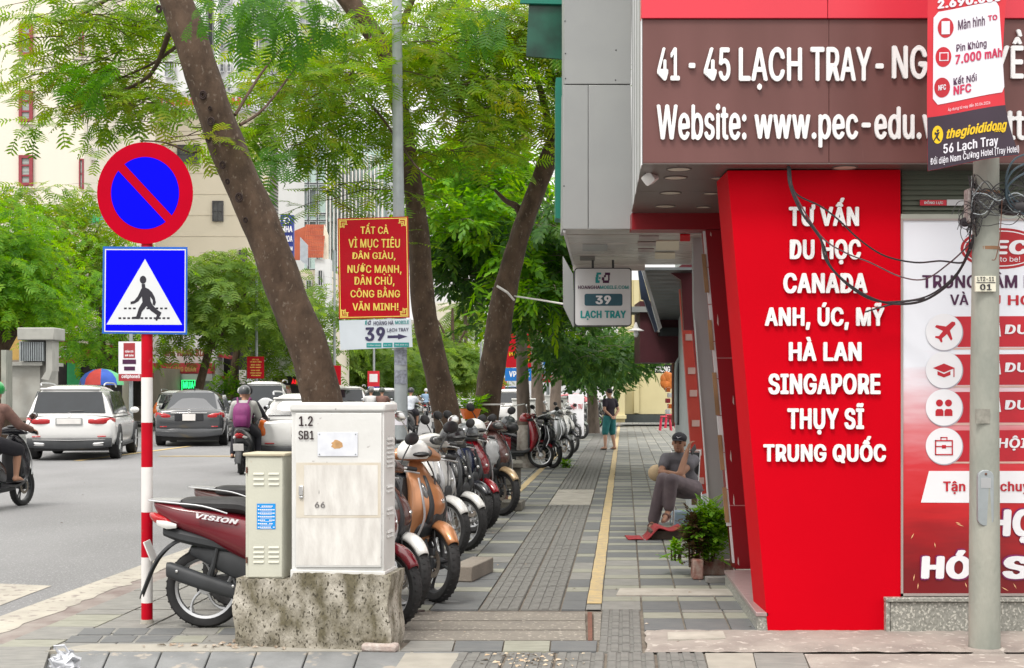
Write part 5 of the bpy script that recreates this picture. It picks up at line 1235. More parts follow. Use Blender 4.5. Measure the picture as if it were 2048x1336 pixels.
tree('street_tree', 'far dark trunk left of the standing man', Vector((P(1186, 0, 52).x, 52, 0)),
     [(Vector((P(1186, 0, 52).x, 52, -.1)), .25), pr(1185, 800, 52, 24), pr(1180, 720, 52, 22), pr(1190, 640, 52, 18)],
     [], [(1190, 748, 50, 26, 50, 3, 80), (1200, 690, 50, 36, 50, 3, 46)], LM3, tm=BR, bark=M_BARKL, tl=.8, flat=.5, per=6, scl=1.5, seed=18)
tree('street_tree', 'twin of the pale trunk standing behind it near the blue banner', Vector((P(1078, 0, 46).x, 46, 0)),
     [(Vector((P(1086, 0, 46).x, 46, -.1)), .25), pr(1082, 820, 46, 24), pr(1072, 720, 46, 20), pr(1066, 620, 46, 18), pr(1060, 500, 46, 14)],
     [], [(1040, 470, 60, 60, 46, 3, 70), (1100, 520, 60, 60, 46, 3, 60)], LM2, tm=BR, bark=M_BARKL, tl=.9, flat=.5, per=6, scl=1.4, seed=19)

# ------------------------------------------------------------------ trees across the road
def ftree(label, px, Y, h0, trunkw, lean, clumps, lm=LM4, scl=1.9, tl=1.4, per=6, tm=None, name='street_tree', seed=20):
    base = Vector((P(px, 0, Y).x, Y, -.05))
    return tree(name, label, base, [(base+Vector((0, 0, -.2)), trunkw*.62), (base+Vector((lean*.3, 0, h0*.4)), trunkw*.48), (base+Vector((lean, 0, h0)), trunkw*.36), (base+Vector((lean*1.3, 0, h0*1.5)), trunkw*.2)],
        [[(base+Vector((lean*.9, 0, h0*.85)), trunkw*.3), (base+Vector((lean-1, .3, h0*1.3)), trunkw*.18), (base+Vector((lean-2.2, .3, h0*1.55)), trunkw*.08)], [(base+Vector((lean*.9, 0, h0*.8)), trunkw*.3), (base+Vector((lean+1.1, -.3, h0*1.25)), trunkw*.18), (base+Vector((lean+2, -.3, h0*1.6)), trunkw*.08)]],
        clumps, lm, tm=tm or FRL, tl=tl, scl=scl, per=per, seed=seed)
ftree('bright dense tree at the left edge above the grey transformer box', 5, 46, 3.6, .5, .0, [(-5, 475, 62, 85, 45, 2.5, 180), (20, 580, 80, 70, 45, 2.5, 190), (-20, 560, 60, 90, 46, 2.5, 90), (70, 625, 40, 22, 46, 2, 20)], LM2, scl=1.35, seed=21)
ftree('feathery tree with twisted branches behind the transformer box', 92, 54, 5, .45, .2, [(110, 400, 80, 35, 54, 2, 27), (150, 470, 70, 50, 54, 2.5, 40), (180, 560, 60, 60, 54, 2.5, 40), (120, 530, 60, 50, 54, 2, 27), (70, 380, 70, 30, 54, 2, 13)], LM1, seed=22)
ftree('feathery tree left of the blue crossing sign with a pale forked stem', 222, 52, 3.2, .3, -.3, [(190, 640, 60, 60, 52, 2, 52), (240, 560, 50, 60, 52, 2, 38), (170, 690, 40, 30, 52, 1.5, 19), (240, 700, 30, 30, 52, 1, 12), (225, 500, 30, 20, 53, 2, 12)], LM2, scl=1.5, seed=23)
ftree('leaning tree right of the crossing sign with dark flat foliage', 385, 58, 4.2, .38, .9, [(420, 540, 55, 35, 58, 3, 55), (430, 600, 70, 40, 58, 3, 75), (480, 560, 50, 50, 58, 3, 50), (400, 650, 40, 30, 58, 2, 25), (500, 640, 50, 40, 58, 2, 40), (340, 690, 30, 20, 57, 2, 8)], LM4, seed=24)
ftree('forked tree above the red shop awning', 455, 64, 4.5, .38, .6, [(540, 640, 60, 40, 64, 3, 55), (560, 570, 50, 40, 64, 3, 30), (600, 700, 50, 30, 64, 3, 35), (570, 720, 30, 20, 64, 2, 13), (640, 620, 40, 40, 64, 3, 25)], LM4, seed=25)
ftree('round green tree seen between the first two leaning trunks', 700, 92, 4, .4, .2, [(690, 700, 70, 70, 92, 4, 170), (740, 740, 70, 40, 92, 4, 130), (650, 640, 60, 60, 92, 4, 120), (790, 730, 60, 50, 92, 4, 90)], LM4, scl=2.3, tl=1.8, seed=26)
ftree('soft green tree right of the lamp post down the street', 905, 100, 5, .4, .0, [(900, 720, 70, 45, 100, 4, 170), (870, 680, 50, 40, 100, 4, 80), (940, 740, 40, 40, 100, 4, 90), (830, 740, 40, 40, 100, 4, 60)], LM4, scl=2.3, tl=1.8, seed=27)
ftree('pale far tree below the leaning trunk on the left pavement', 620, 80, 4, .3, .2, [(610, 610, 60, 30, 80, 3, 50), (640, 660, 50, 60, 80, 3, 90), (690, 590, 40, 70, 84, 3, 50)], LM4, scl=2, tl=1.6, seed=28)
# palms down the street
def palm(label, px, Y, top):
    base = Vector((P(px, 0, Y).x, Y, 0)); t = empty('palm_tree', base, label, 'tree'); H = P(0, top, Y).z
    MB().tube([base, base+Vector((.1, 0, H*.5)), base+Vector((0, 0, H))], [.2, .15, .13], 10).build('trunk', M_BARKL, t)
    n = 40; pos = np.repeat(np.array([[base.x, base.y, H]]), n, 0); V, T_ = scatter([frond(2.2, 18, 1.3, .05, .5)], pos, rng.uniform(0, 6.28, n), rng.uniform(-.5, 1.1, n), rng.uniform(.8, 1.2, n))
    link('crown', trimesh('crown', V-np.array(base), T_), LM4, t)
palm('tall palm far down the street left of the red banner', 930, 105, 610); palm('second far palm close behind the leaning trunk', 952, 115, 640)
# bushes
def bush(label, c, r, n, lm, scl=.5, tm=None, name='shrub', cat='plant'):
    pos = rng.normal(size=(n, 3)); pos /= np.linalg.norm(pos, axis=1)[:, None]; rad = rng.random(n)**.5; P_ = np.array(c)+pos*rad[:, None]*np.array(r); P_[:, 2] = np.maximum(P_[:, 2], .02)
    V, T_ = scatter(tm or BR, P_, rng.uniform(0, 6.28, n), rng.uniform(-.2, 1.1, n), rng.uniform(.7, 1.2, n)*scl)
    b0 = Vector((c[0], c[1], c[2]-r[2])); t = empty(name, b0, label, cat)
    link('foliage', trimesh('foliage', V-np.array(b0), T_), lm, t)
    b = MB()
    for k in range(7): a = k*.9; b.tube([b0+Vector((.04*math.cos(a), .04*math.sin(a), 0)), Vector(c)+Vector((r[0]*.5*math.cos(a), r[1]*.5*math.sin(a), r[2]*.4))], [.008, .004], 5)
    b.build('stems', M_BARK, t, kind='stuff'); return t
bush('round clipped bush in front of the shops behind the dark sedan', P(452, 785, 62), (.9, .8, .9), 260, LM2, 1.0)
M_FERN = leafmat('shop plant leaves', (.05, .14, .012), (.12, .27, .02), (.20, .34, .03), 5, .4)
M_DRY = leafmat('withered leaves', (.035, .022, .012), (.07, .045, .02), (.10, .08, .03), 7, .2)
YQ2 = 12.9
bp = P(1425, 1060, YQ2)
fr2 = [frond(.16, 7, .11, .022, .6)]
bush('lush light green leafy plant in a brick bed by the shop step', P(1418, 1062, 12.0), (.165, .14, .26), 760, M_FERN, .34, BR)
bush('brownish withered fern on the street side of the green plant', P(1388, 1078, 11.95), (.10, .12, .24), 260, M_DRY, .28, BR)
bush('small weed growing from the paving left of the withered fern', P(1352, 1105, 12.2)+Vector((0, 0, .0)), (.09, .06, .07), 26, M_FERN, .4, BR)
bush('tiny green weed by the wheels of the grey scooters', G(1132, 935)+Vector((0, 0, .05)), (.10, .08, .06), 40, M_FERN, .5, BR)
bush('grass tuft at the foot of the cream pillar', G(1198, 850)+Vector((0, 0, .1)), (.6, .2, .2), 60, M_FERN, 1.2, BR)
# brick bed edge
bed = empty('brick_bed', G(1400, 1150), 'low bed edge of broken red bricks round the shop plants', 'planter')
M_BRK = mat('broken red brick', (.20, .055, .035), .9, c2=(.34, .28, .24), sc_=14, bump=.8, bsc=50)
for x, y, w, d, h, r_ in ((1386, 1160, .09, .16, .17, 0), (1404, 1152, .20, .09, .14, .1), (1430, 1150, .16, .1, .13, -.1), (1393, 1135, .08, .18, .12, .2)):
    p = G(x, y); a = Vector((math.cos(r_), math.sin(r_), 0)); b = MB(); b.ob(p, a, w, d, 0, h); b.build('brick', M_BRK, bed, bev=.012)
b = MB(); b.ob(G(1414, 1167), (1, .05), .18, .1, 0, .05); tag(b.build('paving_stone', M_MIDT, bev=.006), 'loose grey paver lying before the brick plant bed', 'stone')
for h0 in range(2):
    b = MB(); p = G(1386, 1160)
# stone planter under the third tree and low concrete blocks
M_STONE = mat('old grey stone', (.20, .19, .165), .95, c2=(.12, .11, .09), sc_=8, bump=.9, bsc=40)
pt_ = empty('stone_planter', G(1025, 1008), 'old square stone planter on brick feet in front of the lime washed trunk', 'planter')
pg = G(1002, 1012); YT = 19.0
b = MB(); b.rect(985, 926, 1046, 936, YT, .75); b.build('rim', M_STONE, pt_, bev=.012); b = MB(); b.rect(990, 936.5, 1042, 978, YT+.05, .65); b.build('box', M_STONE, pt_, bev=.01)
b = MB(); b.rect(1000, 944, 1032, 970, YT+.035, .03); b.build('panel', M_STONE, pt_, bev=.004)
for x in (998, 1022): b = MB(); b.rect(x, 979, x+18, 1015, YT+.1, .4); b.build('brick_foot', M_BRK, pt_, bev=.01)
tag(MB().ob(G(992, 1022), (1, -.1), .34, .5, 0, .12).build('kerb_block', M_STONE, bev=.012), 'low grey block on the paving just before the stone planter', 'block')
tag(MB().ob(G(898, 1163), (1, -.25), .20, .7, 0, .13).build('kerb_block', mat('pale stone block', (.24, .21, .175), .9, bump=.5), bev=.01), 'pale low kerb block beside the orange motorbike wheel', 'block')
bush('strappy potted plant hanging on the lime washed tree with an orange pot', P(938, 818, 19.2), (.15, .15, .2), 60, LM2, .65, BR, name='hanging_plant')
b = MB(); b.lathe([(0, 0), (.10, 0), (.15, .14), (.14, .14)], P(941, 838, 18.9), 'z', 14); tag(b.build('plant_pot', M_LENSO), 'orange plastic pot tied to the lime washed tree', 'pot')
b = MB(); b.lathe([(.235, 0), (.243, .0), (.243, .022), (.235, .022)], (P(975, 0, Y3).x, Y3, P(0, 810, Y3).z), 'z', 20); b.tube([P(1003, 812, Y3-.1), P(1026, 812, Y3+1), P(1048, 808, Y3+3)], .01, 5)
tag(b.build('strap', M_WHP), 'white strap tied round the lime washed tree trunk', 'strap')
b = MB(); b.tube([P(994, 572, Y3-.25), P(1015, 585, Y3-.3), P(1028, 600, Y3-.2)], .018, 6); b.tube([P(1028, 592, Y3-.1), P(1080, 600, Y3-1), P(1128, 608, 15)], .012, 6); tag(b.build('rope', M_WHP), 'white rope from the lime washed tree to the hanging sign box', 'rope')
# brown carpet scrap: red cloth on a plank
pk = P(1325, 1075, 14.9)
b = MB(); n = 26; w = 5
for i in range(n+1):
    t = i/n; px = lerp(1256, 1366, t); py = lerp(1082, 1046, max(0, (t-.35)/.65)); zb = .012 if t < .3 else (lerp(.012, .12, min(1, (t-.3)/.25)))+.02*math.sin(t*14)
    Y = 14.9
    for k in range(w+1):
        q = Vector(((px-1024)/F*Y, Y+k*.09-t*.05, zb+.006*math.sin(k*2+t*9))); b.v.append(q)
for i in range(n):
    for k in range(w): a = i*(w+1)+k; b.f.append((a, a+w+1, a+w+2, a+1))
o = b.build('red_mat', mat('red rubber mat', (.33, .022, .028), .75, c2=(.24, .015, .02), sc_=10, bump=.6, bsc=120), smooth=60)
md = o.modifiers.new('thick', 'SOLIDIFY'); md.thickness = .008; tag(o, 'wrinkled red rubber mat draped over a plank before the seated man', 'mat')
b = MB(); b.box((1302-1024)/F*14.95, 14.97, 0, (1390-1024)/F*14.95, 15.4, .095); tag(b.build('wood_plank', mat('dark plank', (.09, .07, .055), .9, bump=.6), bev=.006), 'dark timber plank under the red rubber mat', 'plank')
# ------------------------------------------------------------------ buildings across the road
def win(parent, px0, py0, px1, py1, Y, frame, glass_, fw=1.6, bars=(1, 2), depth=.08, name='window'):
    f = MB(); x0, x1 = (px0-1024)/F*Y, (px1-1024)/F*Y; z1, z0 = P(0, py0, Y).z, P(0, py1, Y).z; w = fw/F*Y
    for q in ((x0, z0, x1, z0+w), (x0, z1-w, x1, z1), (x0, z0+w, x0+w, z1-w), (x1-w, z0+w, x1, z1-w)): f.box(q[0], Y-depth, q[1], q[2], Y+.02, q[3])
    for i in range(1, bars[0]): x = lerp(x0, x1, i/bars[0]); f.box(x-w*.3, Y-depth*.8, z0+w, x+w*.3, Y, z1-w)
    for i in range(1, bars[1]): z = lerp(z0, z1, i/bars[1]); f.box(x0+w, Y-depth*.8, z-w*.3, x1-w, Y, z+w*.3)
    fo = f.build(name, frame, parent, smooth=0)
    g = MB(); g.box(x0+w, Y-depth*.4, z0+w, x1-w, Y-depth*.2, z1-w); g.build('pane', glass_, fo, smooth=0)
    return fo
M_RWIN = mat('dull red window frame', (.28, .035, .05), .5, var=.1); M_SLAT = mat('greyed louvre glass', (.42, .45, .44), .3, c2=(.16, .2, .18), sc_=1.2, st=(.2, 1, 8))
# cream block at the far left
bA = empty('apartment_block', P(60, 830, 60), 'tall ivory rendered block with narrow dull red louvred windows', 'building')
MB().rect(-420, -700, 168, 845, 60, 12).build('wall', M_CREAM2, bA, smooth=0)
MB().rect(168.2, -700, 180, 845, 61.5, 10).build('side_wall', M_CREAM2, bA, smooth=0)
for y0, y1 in ((-80, -18), (48, 112), (182, 244), (311, 372), (440, 500)):
    win(bA, 39, y0, 66, y1, 59.95, M_RWIN, M_SLAT, 6, (1, 3), .12)
    MB().rect(36, y0-6, 69, y0-1, 59.9, .2).build('sill', M_CREAM2, bA, smooth=0)
    MB().rect(37, y1+1, 68, y1+3.5, 59.85, .2).build('sill', M_CREAM2, bA, smooth=0)
for y0, y1 in ((60, 112), (180, 235), (318, 378)): win(bA, 159, y0, 168, y1, 59.93, M_RWIN, M_SLAT, 2.5, (1, 2), .1)
for y_ in (150, 410): MB().rect(182, y_+145, 192, y_+170, 61, .6).build('air_conditioner', M_WHP, bA, smooth=0)
# lower shops in front: yellow house
# long cream block with lilac roof banner
bB = empty('office_block', P(380, 800, 76), 'wide cream block with a white roof banner lettered in red', 'building')
MB().rect(182, 222, 515, 845, 76, 14).build('wall', M_CREAM, bB, smooth=0)
MB().rect(182, 222, 516, 226, 75.8, .3).build('cornice', M_WHITEW, bB, smooth=0)
bb_ = MB().rect(194, 183, 522, 221, 75.6, .15).build('roof_banner', mat('lilac white banner', (.66, .66, .74), .5, var=.03), bB, smooth=0)
lettering('SINA VIETNAM', (200, 195, 388, 211), 75.5, mat('crimson banner print', (.62, .03, .08), .5), bB, .05)
lettering('PHARMA', (395, 195, 500, 211), 75.5, mat('crimson banner print', (0, 0, 0)), bB, .05)
for k in range(9): MB().rect(182, 262+k*42, 515, 262.7+k*42, 75.98, .03).build('panel_joint', mat('cream joint', (.58, .53, .43), .9), bB, smooth=0)
M_DKF = mat('dark window frame', (.06, .06, .07), .4)
for q in ((355, 290, 400, 328), (425, 402, 447, 443), (478, 500, 495, 536), (290, 300, 325, 328)): win(bB, *q, 75.95, M_DKF, M_WIN, 1.6, (2, 2), .1)
# louvred wall edge
bC = empty('louvred_block', P(530, 800, 80), 'tall narrow block clad with thin slanting grey louvres beside the cream block', 'building')
MB().rect(512, 255, 557, 845, 80, 10).build('wall', M_WHITEW, bC, smooth=0)
lo = MB()
for k in range(84):
    y = 250+k*6.6; lo.pp([(512, y), (556, y+24), (556, y+26.4), (512, y+2.4)], 79.9, .08)
lv = lo.build('louvre', mat('louvre grey', (.10, .10, .12), .6), bC, smooth=0, kind='stuff')
# white apartment tower
bD = empty('apartment_tower', P(420, 830, 130), 'high white apartment tower with grey windows and air conditioners', 'building')
MB().rect(150, -1500, 665, 845, 130, 20).build('wall', M_WHITEW, bD, smooth=0)
M_GLW = mat('grey blue tower glass', (.20, .23, .26), .15, c2=(.36, .38, .40), sc_=.9, spec=.8)
M_TFR = mat('tower window frame', (.60, .61, .62), .6)
for r_ in range(6):
    y = -62+r_*45.5+3
    for x0, x1 in ((206, 236), (258, 282), (330, 350), (480, 514), (518, 556), (600, 634)):
        if r_ >= 5 and False: continue
        win(bD, x0, y, x1, y+33, 129.9, M_TFR, M_GLW, 1.5, (3 if x1-x0 > 30 else 2, 2), .4)
    for x0 in (441, 455, 566, 580): win(bD, x0, y+6, x0+8, y+22, 129.9, M_TFR, M_GLW, 1.2, (1, 2), .3)
    MB().rect(470, y+36, 560, y+41, 129.2, 1).build('balcony_slab', M_WHITEW, bD, smooth=0)
    for x in (512, 556): MB().rect(x-9, y+12, x-1, y+19, 129.0, .6).build('air_conditioner', M_WHP, bD, smooth=0)
MB().rect(415, -700, 423, 145, 129.6, .3).build('dark_slot', M_DKF, bD, smooth=0); MB().rect(428, -700, 436, 180, 128.6, 1.5).build('rib', M_WHITEW, bD, smooth=0); MB().rect(404, -700, 412, 180, 128.6, 1.5).build('rib', M_WHITEW, bD, smooth=0)
# pale green glass office
bE = empty('glass_office', P(640, 830, 105), 'pale green curtain walled office behind the slogan board', 'building')
MB().rect(557, 285, 775, 845, 105, 14).build('wall', mat('grey cladding', (.36, .40, .43), .5, var=.05), bE, smooth=0)
M_GRG = mat('pale green glass', (.36, .50, .47), .12, c2=(.44, .56, .54), sc_=.35, spec=.8); M_DGG = mat('dark green glass pane', (.08, .11, .12), .12, c2=(.16, .2, .2), sc_=.6, spec=.8)
cols_ = [560, 580, 600, 618, 636, 655, 690]; rws = [300, 332, 368, 378, 428, 442, 500, 540, 600, 660]
for i in range(6):
    for j in range(len(rws)-1):
        if (i in (1, 5) and j % 2 == 0): continue
        win(bE, cols_[i]+1, rws[j]+1, cols_[i+1]-2, rws[j+1]-1, 104.95, mat('grey mullion', (.45, .48, .50), .5), M_DGG if (i in (2, 3) and j in (3, 5)) else M_GRG, 1.3, (1, 1), .25)
for k in range(16): MB().pp([(652+k*7.4, 280+k*2.4), (653.8+k*7.4, 280+k*2.4), (653.8+k*7.4, 640), (652+k*7.4, 640)], 103.5, .8).build('fin', M_WHP, bE, smooth=0)
MB().rect(655, 300, 770, 640, 104.9, .05).build('fin_glass', M_GRG, bE, smooth=0)
# dental tower sign
ds = empty('vertical_sign', P(574, 560, 66), 'tall navy vertical sign with white capitals behind the leaning trunk', 'sign')
MB().rect(561, 430, 587, 545, 66, .3).build('panel', mat('navy sign', (.02, .04, .28), .5), ds, smooth=0)
dsk(573, 441, 6.5, 7, 65.9, .05).build('logo', M_WPR, ds); dsk(574, 440, 3.6, 4, 65.85, .05).build('logo_dot', mat('navy sign', (0, 0, 0)), ds)
for tx, y in (('NHA', 452), ('KHOA', 471), ('THẨM', 489), ('MỸ', 508)): lettering(tx, (563.5, y, 585, y+12.5), 65.9, M_WPR, ds, .05)
# red tile roofed houses
hs = empty('tiled_house', P(620, 700, 72), 'cream house with an orange red tile roof between the leaning trunk and slogan board', 'house')
M_TILE = mat('orange roof tile', (.50, .13, .06), .7, c2=(.38, .09, .05), sc_=2)
MB().rect(588, 540, 662, 845, 72, 8).build('wall', M_CREAM, hs, smooth=0); MB().rect(630, 518, 660, 845, 71, .9).build('bay', M_WHITEW, hs, smooth=0)
for j in range(9):
    for i in range(11):
        y = 449+j*7.4; x = 611+i*3.6-j*.5+.3; 
        if x < 650: MB().pp([(x, y), (x+3.2, y), (x+3.0, y+7), (x-.2, y+7)], 71.8-j*.12, .08).build('roof_tile', M_TILE, hs, smooth=0)
MB().pp([(588, 462), (612, 452), (606, 520), (588, 520)], 71.9, .1).build('roof_slope', M_TILE, hs, smooth=0)
MB().pp([(648, 449), (656, 470), (656, 518), (645, 518)], 71.5, .3).build('gable', M_CREAM, hs, smooth=0)
for q in ((594, 560, 606, 590), (594, 620, 606, 650), (636, 540, 646, 572), (636, 600, 646, 630), (612, 560, 624, 590)): win(hs, *q, 70.9 if q[0] > 630 else 71.95, M_TFR, M_WIN, 1.5, (2, 1), .1)
MB().pp([(600, 474), (615, 490), (615, 532), (600, 520)], 69.5, .2).build('side_sign', mat('grey blue sign', (.42, .46, .52), .5), hs, smooth=0)
# far buildings at the street end
bF = empty('far_block', P(905, 760, 150), 'pale far house with a flat roof at the end of the street', 'building')
MB().rect(862, 560, 985, 800, 150, 12).build('wall', M_WHITEW, bF, smooth=0); MB().rect(860, 605, 945, 612, 148, 2).build('parapet', M_CREAM2, bF, smooth=0); MB().rect(862, 612, 925, 800, 147.9, 2).build('front_wall', M_CREAM, bF, smooth=0)
for q in ((902, 664, 918, 690), (872, 574, 882, 590), (872, 664, 884, 690), (902, 630, 918, 650)): win(bF, *q, 147.8, M_DKF, M_WIN, 1.2, (2, 2), .2)
dsk(895, 553, 10, 11, 146, .2).build('round_emblem', mat('pale orange emblem', (.62, .38, .20), .5), bF)
bG = empty('far_block', P(700, 770, 160), 'low far buildings behind the round green trees', 'building')
MB().rect(655, 640, 865, 800, 165, 12).build('wall', M_CREAM2, bG, smooth=0)
MB().rect(985, 600, 1240, 800, 170, 12).build('far_wall', M_WHITEW, bG, smooth=0)
# far left shops
M_YEH = mat('ochre house wall', (.56, .36, .11), .8, var=.1); M_GRN = mat('bright green shop panel', (.01, .30, .09), .5)
M_RSG = mat('dusty red signboard', (.40, .03, .04), .55, var=.15, sc_=2); M_SHD = mat('shop interior', (.035, .03, .03), .8, var=.3, sc_=2)
M_TAN = mat('tan shopfront', (.30, .25, .21), .7, var=.15, sc_=1)
def shopf(label, x0, x1, ytop, Y, wm, items, name='shop_house'):
    t = empty(name, P((x0+x1)/2, 845, Y), label, 'shop')
    MB().rect(x0, ytop, x1, 842, Y, 5).build('wall', wm, t, smooth=0)
    for nm, q, m_, d in items: MB().rect(*q, Y-d, d*.8).build(nm, m_, t, smooth=0)
    return t
shopf('ochre yellow house behind the transformer box', -60, 62, 618, 57, M_YEH, [('window', (8, 640, 26, 672), M_WIN, .1), ('cornice', (-60, 614, 64, 620), M_CREAM, .4), ('ground_floor', (-60, 720, 62, 842), M_TAN, .2)])
sA = shopf('bright green shopfront with a red signboard left of the parasol', 100, 240, 640, 58, M_CREAM2, [('green_pillar', (134, 690, 160, 800), M_GRN, .5), ('green_strip', (106, 690, 133, 770), M_SHD, .3), ('shop_window', (162, 720, 240, 800), M_SHD, .4), ('upper_window', (168, 560, 200, 620), M_WIN, .2), ('red_panel', (160, 690, 240, 716), M_RSG, .6)])
sB = empty('signboard', P(126, 725, 56), 'red signboard with two white lines of print above the white car', 'sign')
MB().pp([(105, 659), (149, 672), (148, 726), (105, 724)], 56, .3).build('panel', M_RSG, sB, smooth=0)
lettering('QUÁN ĂN', (115, 690, 144, 702), 55.9, M_WPR, sB, .07); lettering('CƠM PHỞ', (115, 704, 144, 716), 55.9, M_WPR, sB, .07)
sC = shopf('old shop with rusty brown letters and a red board lettered in gold', 300, 430, 655, 66, M_WHITEW, [('red_board', (306, 726, 424, 747), M_RSG, .8), ('grey_awning', (306, 748, 424, 762), M_GREYP, .9), ('interior', (312, 763, 400, 800), M_TAN, .2), ('dark_door', (330, 765, 345, 805), M_SHD, .3)])
M_RST = mat('rusty letter', (.26, .09, .04), .8, var=.3, sc_=5); M_GOLD = mat('gold print', (.42, .28, .08), .5)
lettering('NHÀ HÀNG BIA', (326, 694, 412, 713), 65.6, M_RST, sC, .12); lettering('ĂN SÁNG QUÁN', (331, 731, 392, 744), 65.1, M_GOLD, sC, .06)
M_NEON = mat('green neon', (.02, .75, .18), .5, emit=1.6)
ne = empty('neon_sign', P(370, 780, 65), 'lit green neon sign in two frames in the old shop window', 'sign')
for q in ((340, 761, 357, 779), (363, 760, 390, 781)):
    for r4 in ((q[0], q[1], q[2], q[1]+1), (q[0], q[3]-1, q[2], q[3]), (q[0], q[1]+1, q[0]+1, q[3]-1), (q[2]-1, q[1]+1, q[2], q[3]-1)): MB().rect(*r4, 64.9, .05).build('neon_tube', M_NEON, ne, smooth=0)
    MB().rect(q[0]+1, q[1]+1, q[2]-1, q[3]-1, 64.97, .04).build('backing', M_SHD, ne, smooth=0)
lettering('CAFÉ', (343, 765, 355, 775), 64.9, M_NEON, ne, .06); lettering('MUA', (366, 763, 388, 777), 64.9, M_NEON, ne, .06)
sD = shopf('dark open shop under a sloping red awning', 425, 500, 690, 68, M_SHD, [('pale_post', (436, 740, 441, 800), M_GREYP, .6), ('orange_garland', (424, 752, 470, 758), mat('orange flowers', (.55, .15, .07), .7, var=.3, sc_=30), .7), ('inner_shelf', (478, 740, 492, 768), M_WHP, .3)])
MB().pp([(414, 700), (458, 712), (458, 718), (414, 709)], 66.5, 1.2).build('red_awning', M_RSG, sD, smooth=0)
MB().pp([(420, 745), (432, 718), (437, 718), (428, 748)], 66, .2).build('prop', M_GREYP, sD, smooth=0)
MB().rect(455, 655, 492, 712, 70, 2).build('glass_wall', mat('pale blue glass wall', (.28, .42, .44), .3, var=.2), sD, smooth=0)
sE = shopf('white modern shop with a black fascia and red letters', 495, 640, 713, 66, M_WHITEW, [('black_fascia', (545, 752, 625, 790), M_BLACK, .3), ('shop_window', (500, 770, 540, 800), M_WIN, .2)])
lettering('ẢNH', (583, 757, 602, 768), 65.5, mat('red neon', (.8, .01, .02), .5, emit=.8), sE, .07)
MB().pp([(556, 755), (562, 761), (568, 756), (576, 757), (570, 763), (562, 767), (555, 763)], 65.4, .05).build('gold_emblem', M_GOLD, sE, smooth=0)
# fill of shaded shopfronts farther down the left
for i, (x0, x1, Y, m_, lb) in enumerate(((640, 700, 95, M_TAN, 'tan shop far down the road behind the white cars'), (700, 790, 110, M_CREAM2, 'pale shop with red banners far down the road'), (150, 305, 60, M_TAN, 'shaded tan shopfront behind the striped post'))):
    shopf(lb, x0, x1, 735, Y, m_, [('shopfront', (x0+4, 760, x1-4, 812), M_SHD, .3), ('fascia', (x0+2, 745, x1-2, 757), M_RSG, .5)])
# bunting of red flags and banners at the street end
rr = random.Random(4)
for k in range(16):
    x = rr.choice([rr.uniform(845, 905), rr.uniform(790, 845), rr.uniform(965, 1000)]); y = rr.uniform(755, 785); w, h = rr.uniform(8, 18), rr.uniform(18, 40); Y = rr.uniform(95, 115)
    b = MB(); n = 6
    for i in range(n+1): 
        t = i/n; xx = x+w*t; b.v += [P(xx, y+rr.uniform(-1, 1), Y+.25*math.sin(t*7)), P(xx+rr.uniform(-1, 1), y+h-6*t, Y+.25*math.sin(t*7+1))]
    for i in range(n): b.f.append((2*i, 2*i+1, 2*i+3, 2*i+2))
    o = b.build('red_flag', mat('red flag cloth', (.62, .06, .035), .7, var=.15, sc_=1) if k % 4 else mat('pink poster', (.60, .22, .22), .6, var=.2, sc_=2), smooth=60)
    md = o.modifiers.new('thick', 'SOLIDIFY'); md.thickness = .02
    tag(o, 'one of many red flags and posters massed far down the street', 'flag', 'red flags far down the street')
# posters on poles across the road
def pole_poster(label, px, Y, x0, y0, x1, y1, bot, prints, m_, ptop=640):
    t = empty('pole_banner', Vector((P(px, 0, Y).x, Y, 0)), label, 'banner'); x = P(px, 0, Y).x
    b = MB(); b.tube([(x, Y, 0), (x, Y, P(0, ptop, Y).z)], [.07, .05], 8); b.build('pole', M_GALV, t)
    MB().rect(x0, y0, x1, y1, Y-.15, .03).build('sheet', m_, t, smooth=0)
    for nm, q, mm in prints:
        if nm == 'text': lettering(q[0], q[1], Y-.155, mm, t, .05, name='lettering')
        else: MB().rect(*q, Y-.157, .003).build(nm, mm, t, smooth=0)
    return t
pole_poster('white phone poster with a red foot on a pole right of the parasol', 262, 44, 237, 683, 283, 762, 0, [('red_head', (247, 686, 270, 716), M_RSG), ('red_foot', (237, 748, 283, 762), M_RSG), ('text', ('cellphoneS', (243, 749, 280, 758)), M_WPR), ('text', ('GIẢM GIÁ', (250, 700, 267, 705)), M_WPR), ('text', ('MỞ BÁN', (250, 708, 267, 713)), M_WPR), ('picture', (245, 719, 272, 728), M_NAVY), ('picture', (248, 733, 270, 741), M_NAVY)], M_WPR, 500)
pole_poster('small red slogan board with gold lines on a pole above the white off-roader', 513, 58, 494, 713, 528, 757, 0, [('text', ('TẤT CẢ', (504, 717, 518, 720.5)), M_YP2), ('text', ('VÌ MỤC TIÊU', (500, 722, 523, 725.5)), M_YP2), ('text', ('DÂN GIÀU', (502, 728, 521, 731)), M_YP2), ('text', ('NƯỚC MẠNH', (500, 733, 522, 736.5)), M_YP2), ('text', ('DÂN CHỦ', (502, 739, 520, 742)), M_YP2), ('text', ('CÔNG BẰNG', (500, 744, 523, 747)), M_YP2), ('text', ('VĂN MINH', (502, 749, 521, 752)), M_YP2)], mat('slogan red', (0, 0, 0)), 480)
pole_poster('red banner with a gold star beside the first leaning trunk', 669, 62, 660, 731, 682, 770, 0, [('star', (664, 738, 668, 742), M_YP2)], mat('slogan red', (0, 0, 0)), 500)
pole_poster('square red and white picture poster on a thin pole under the number sign', 748, 78, 735, 742, 759, 778, 0, [('white_patch', (739, 748, 755, 764), M_WPR), ('blue_foot', (735, 773, 759, 778), mat('navy sign', (0, 0, 0)))], mat('poster red', (0, 0, 0)), 560)
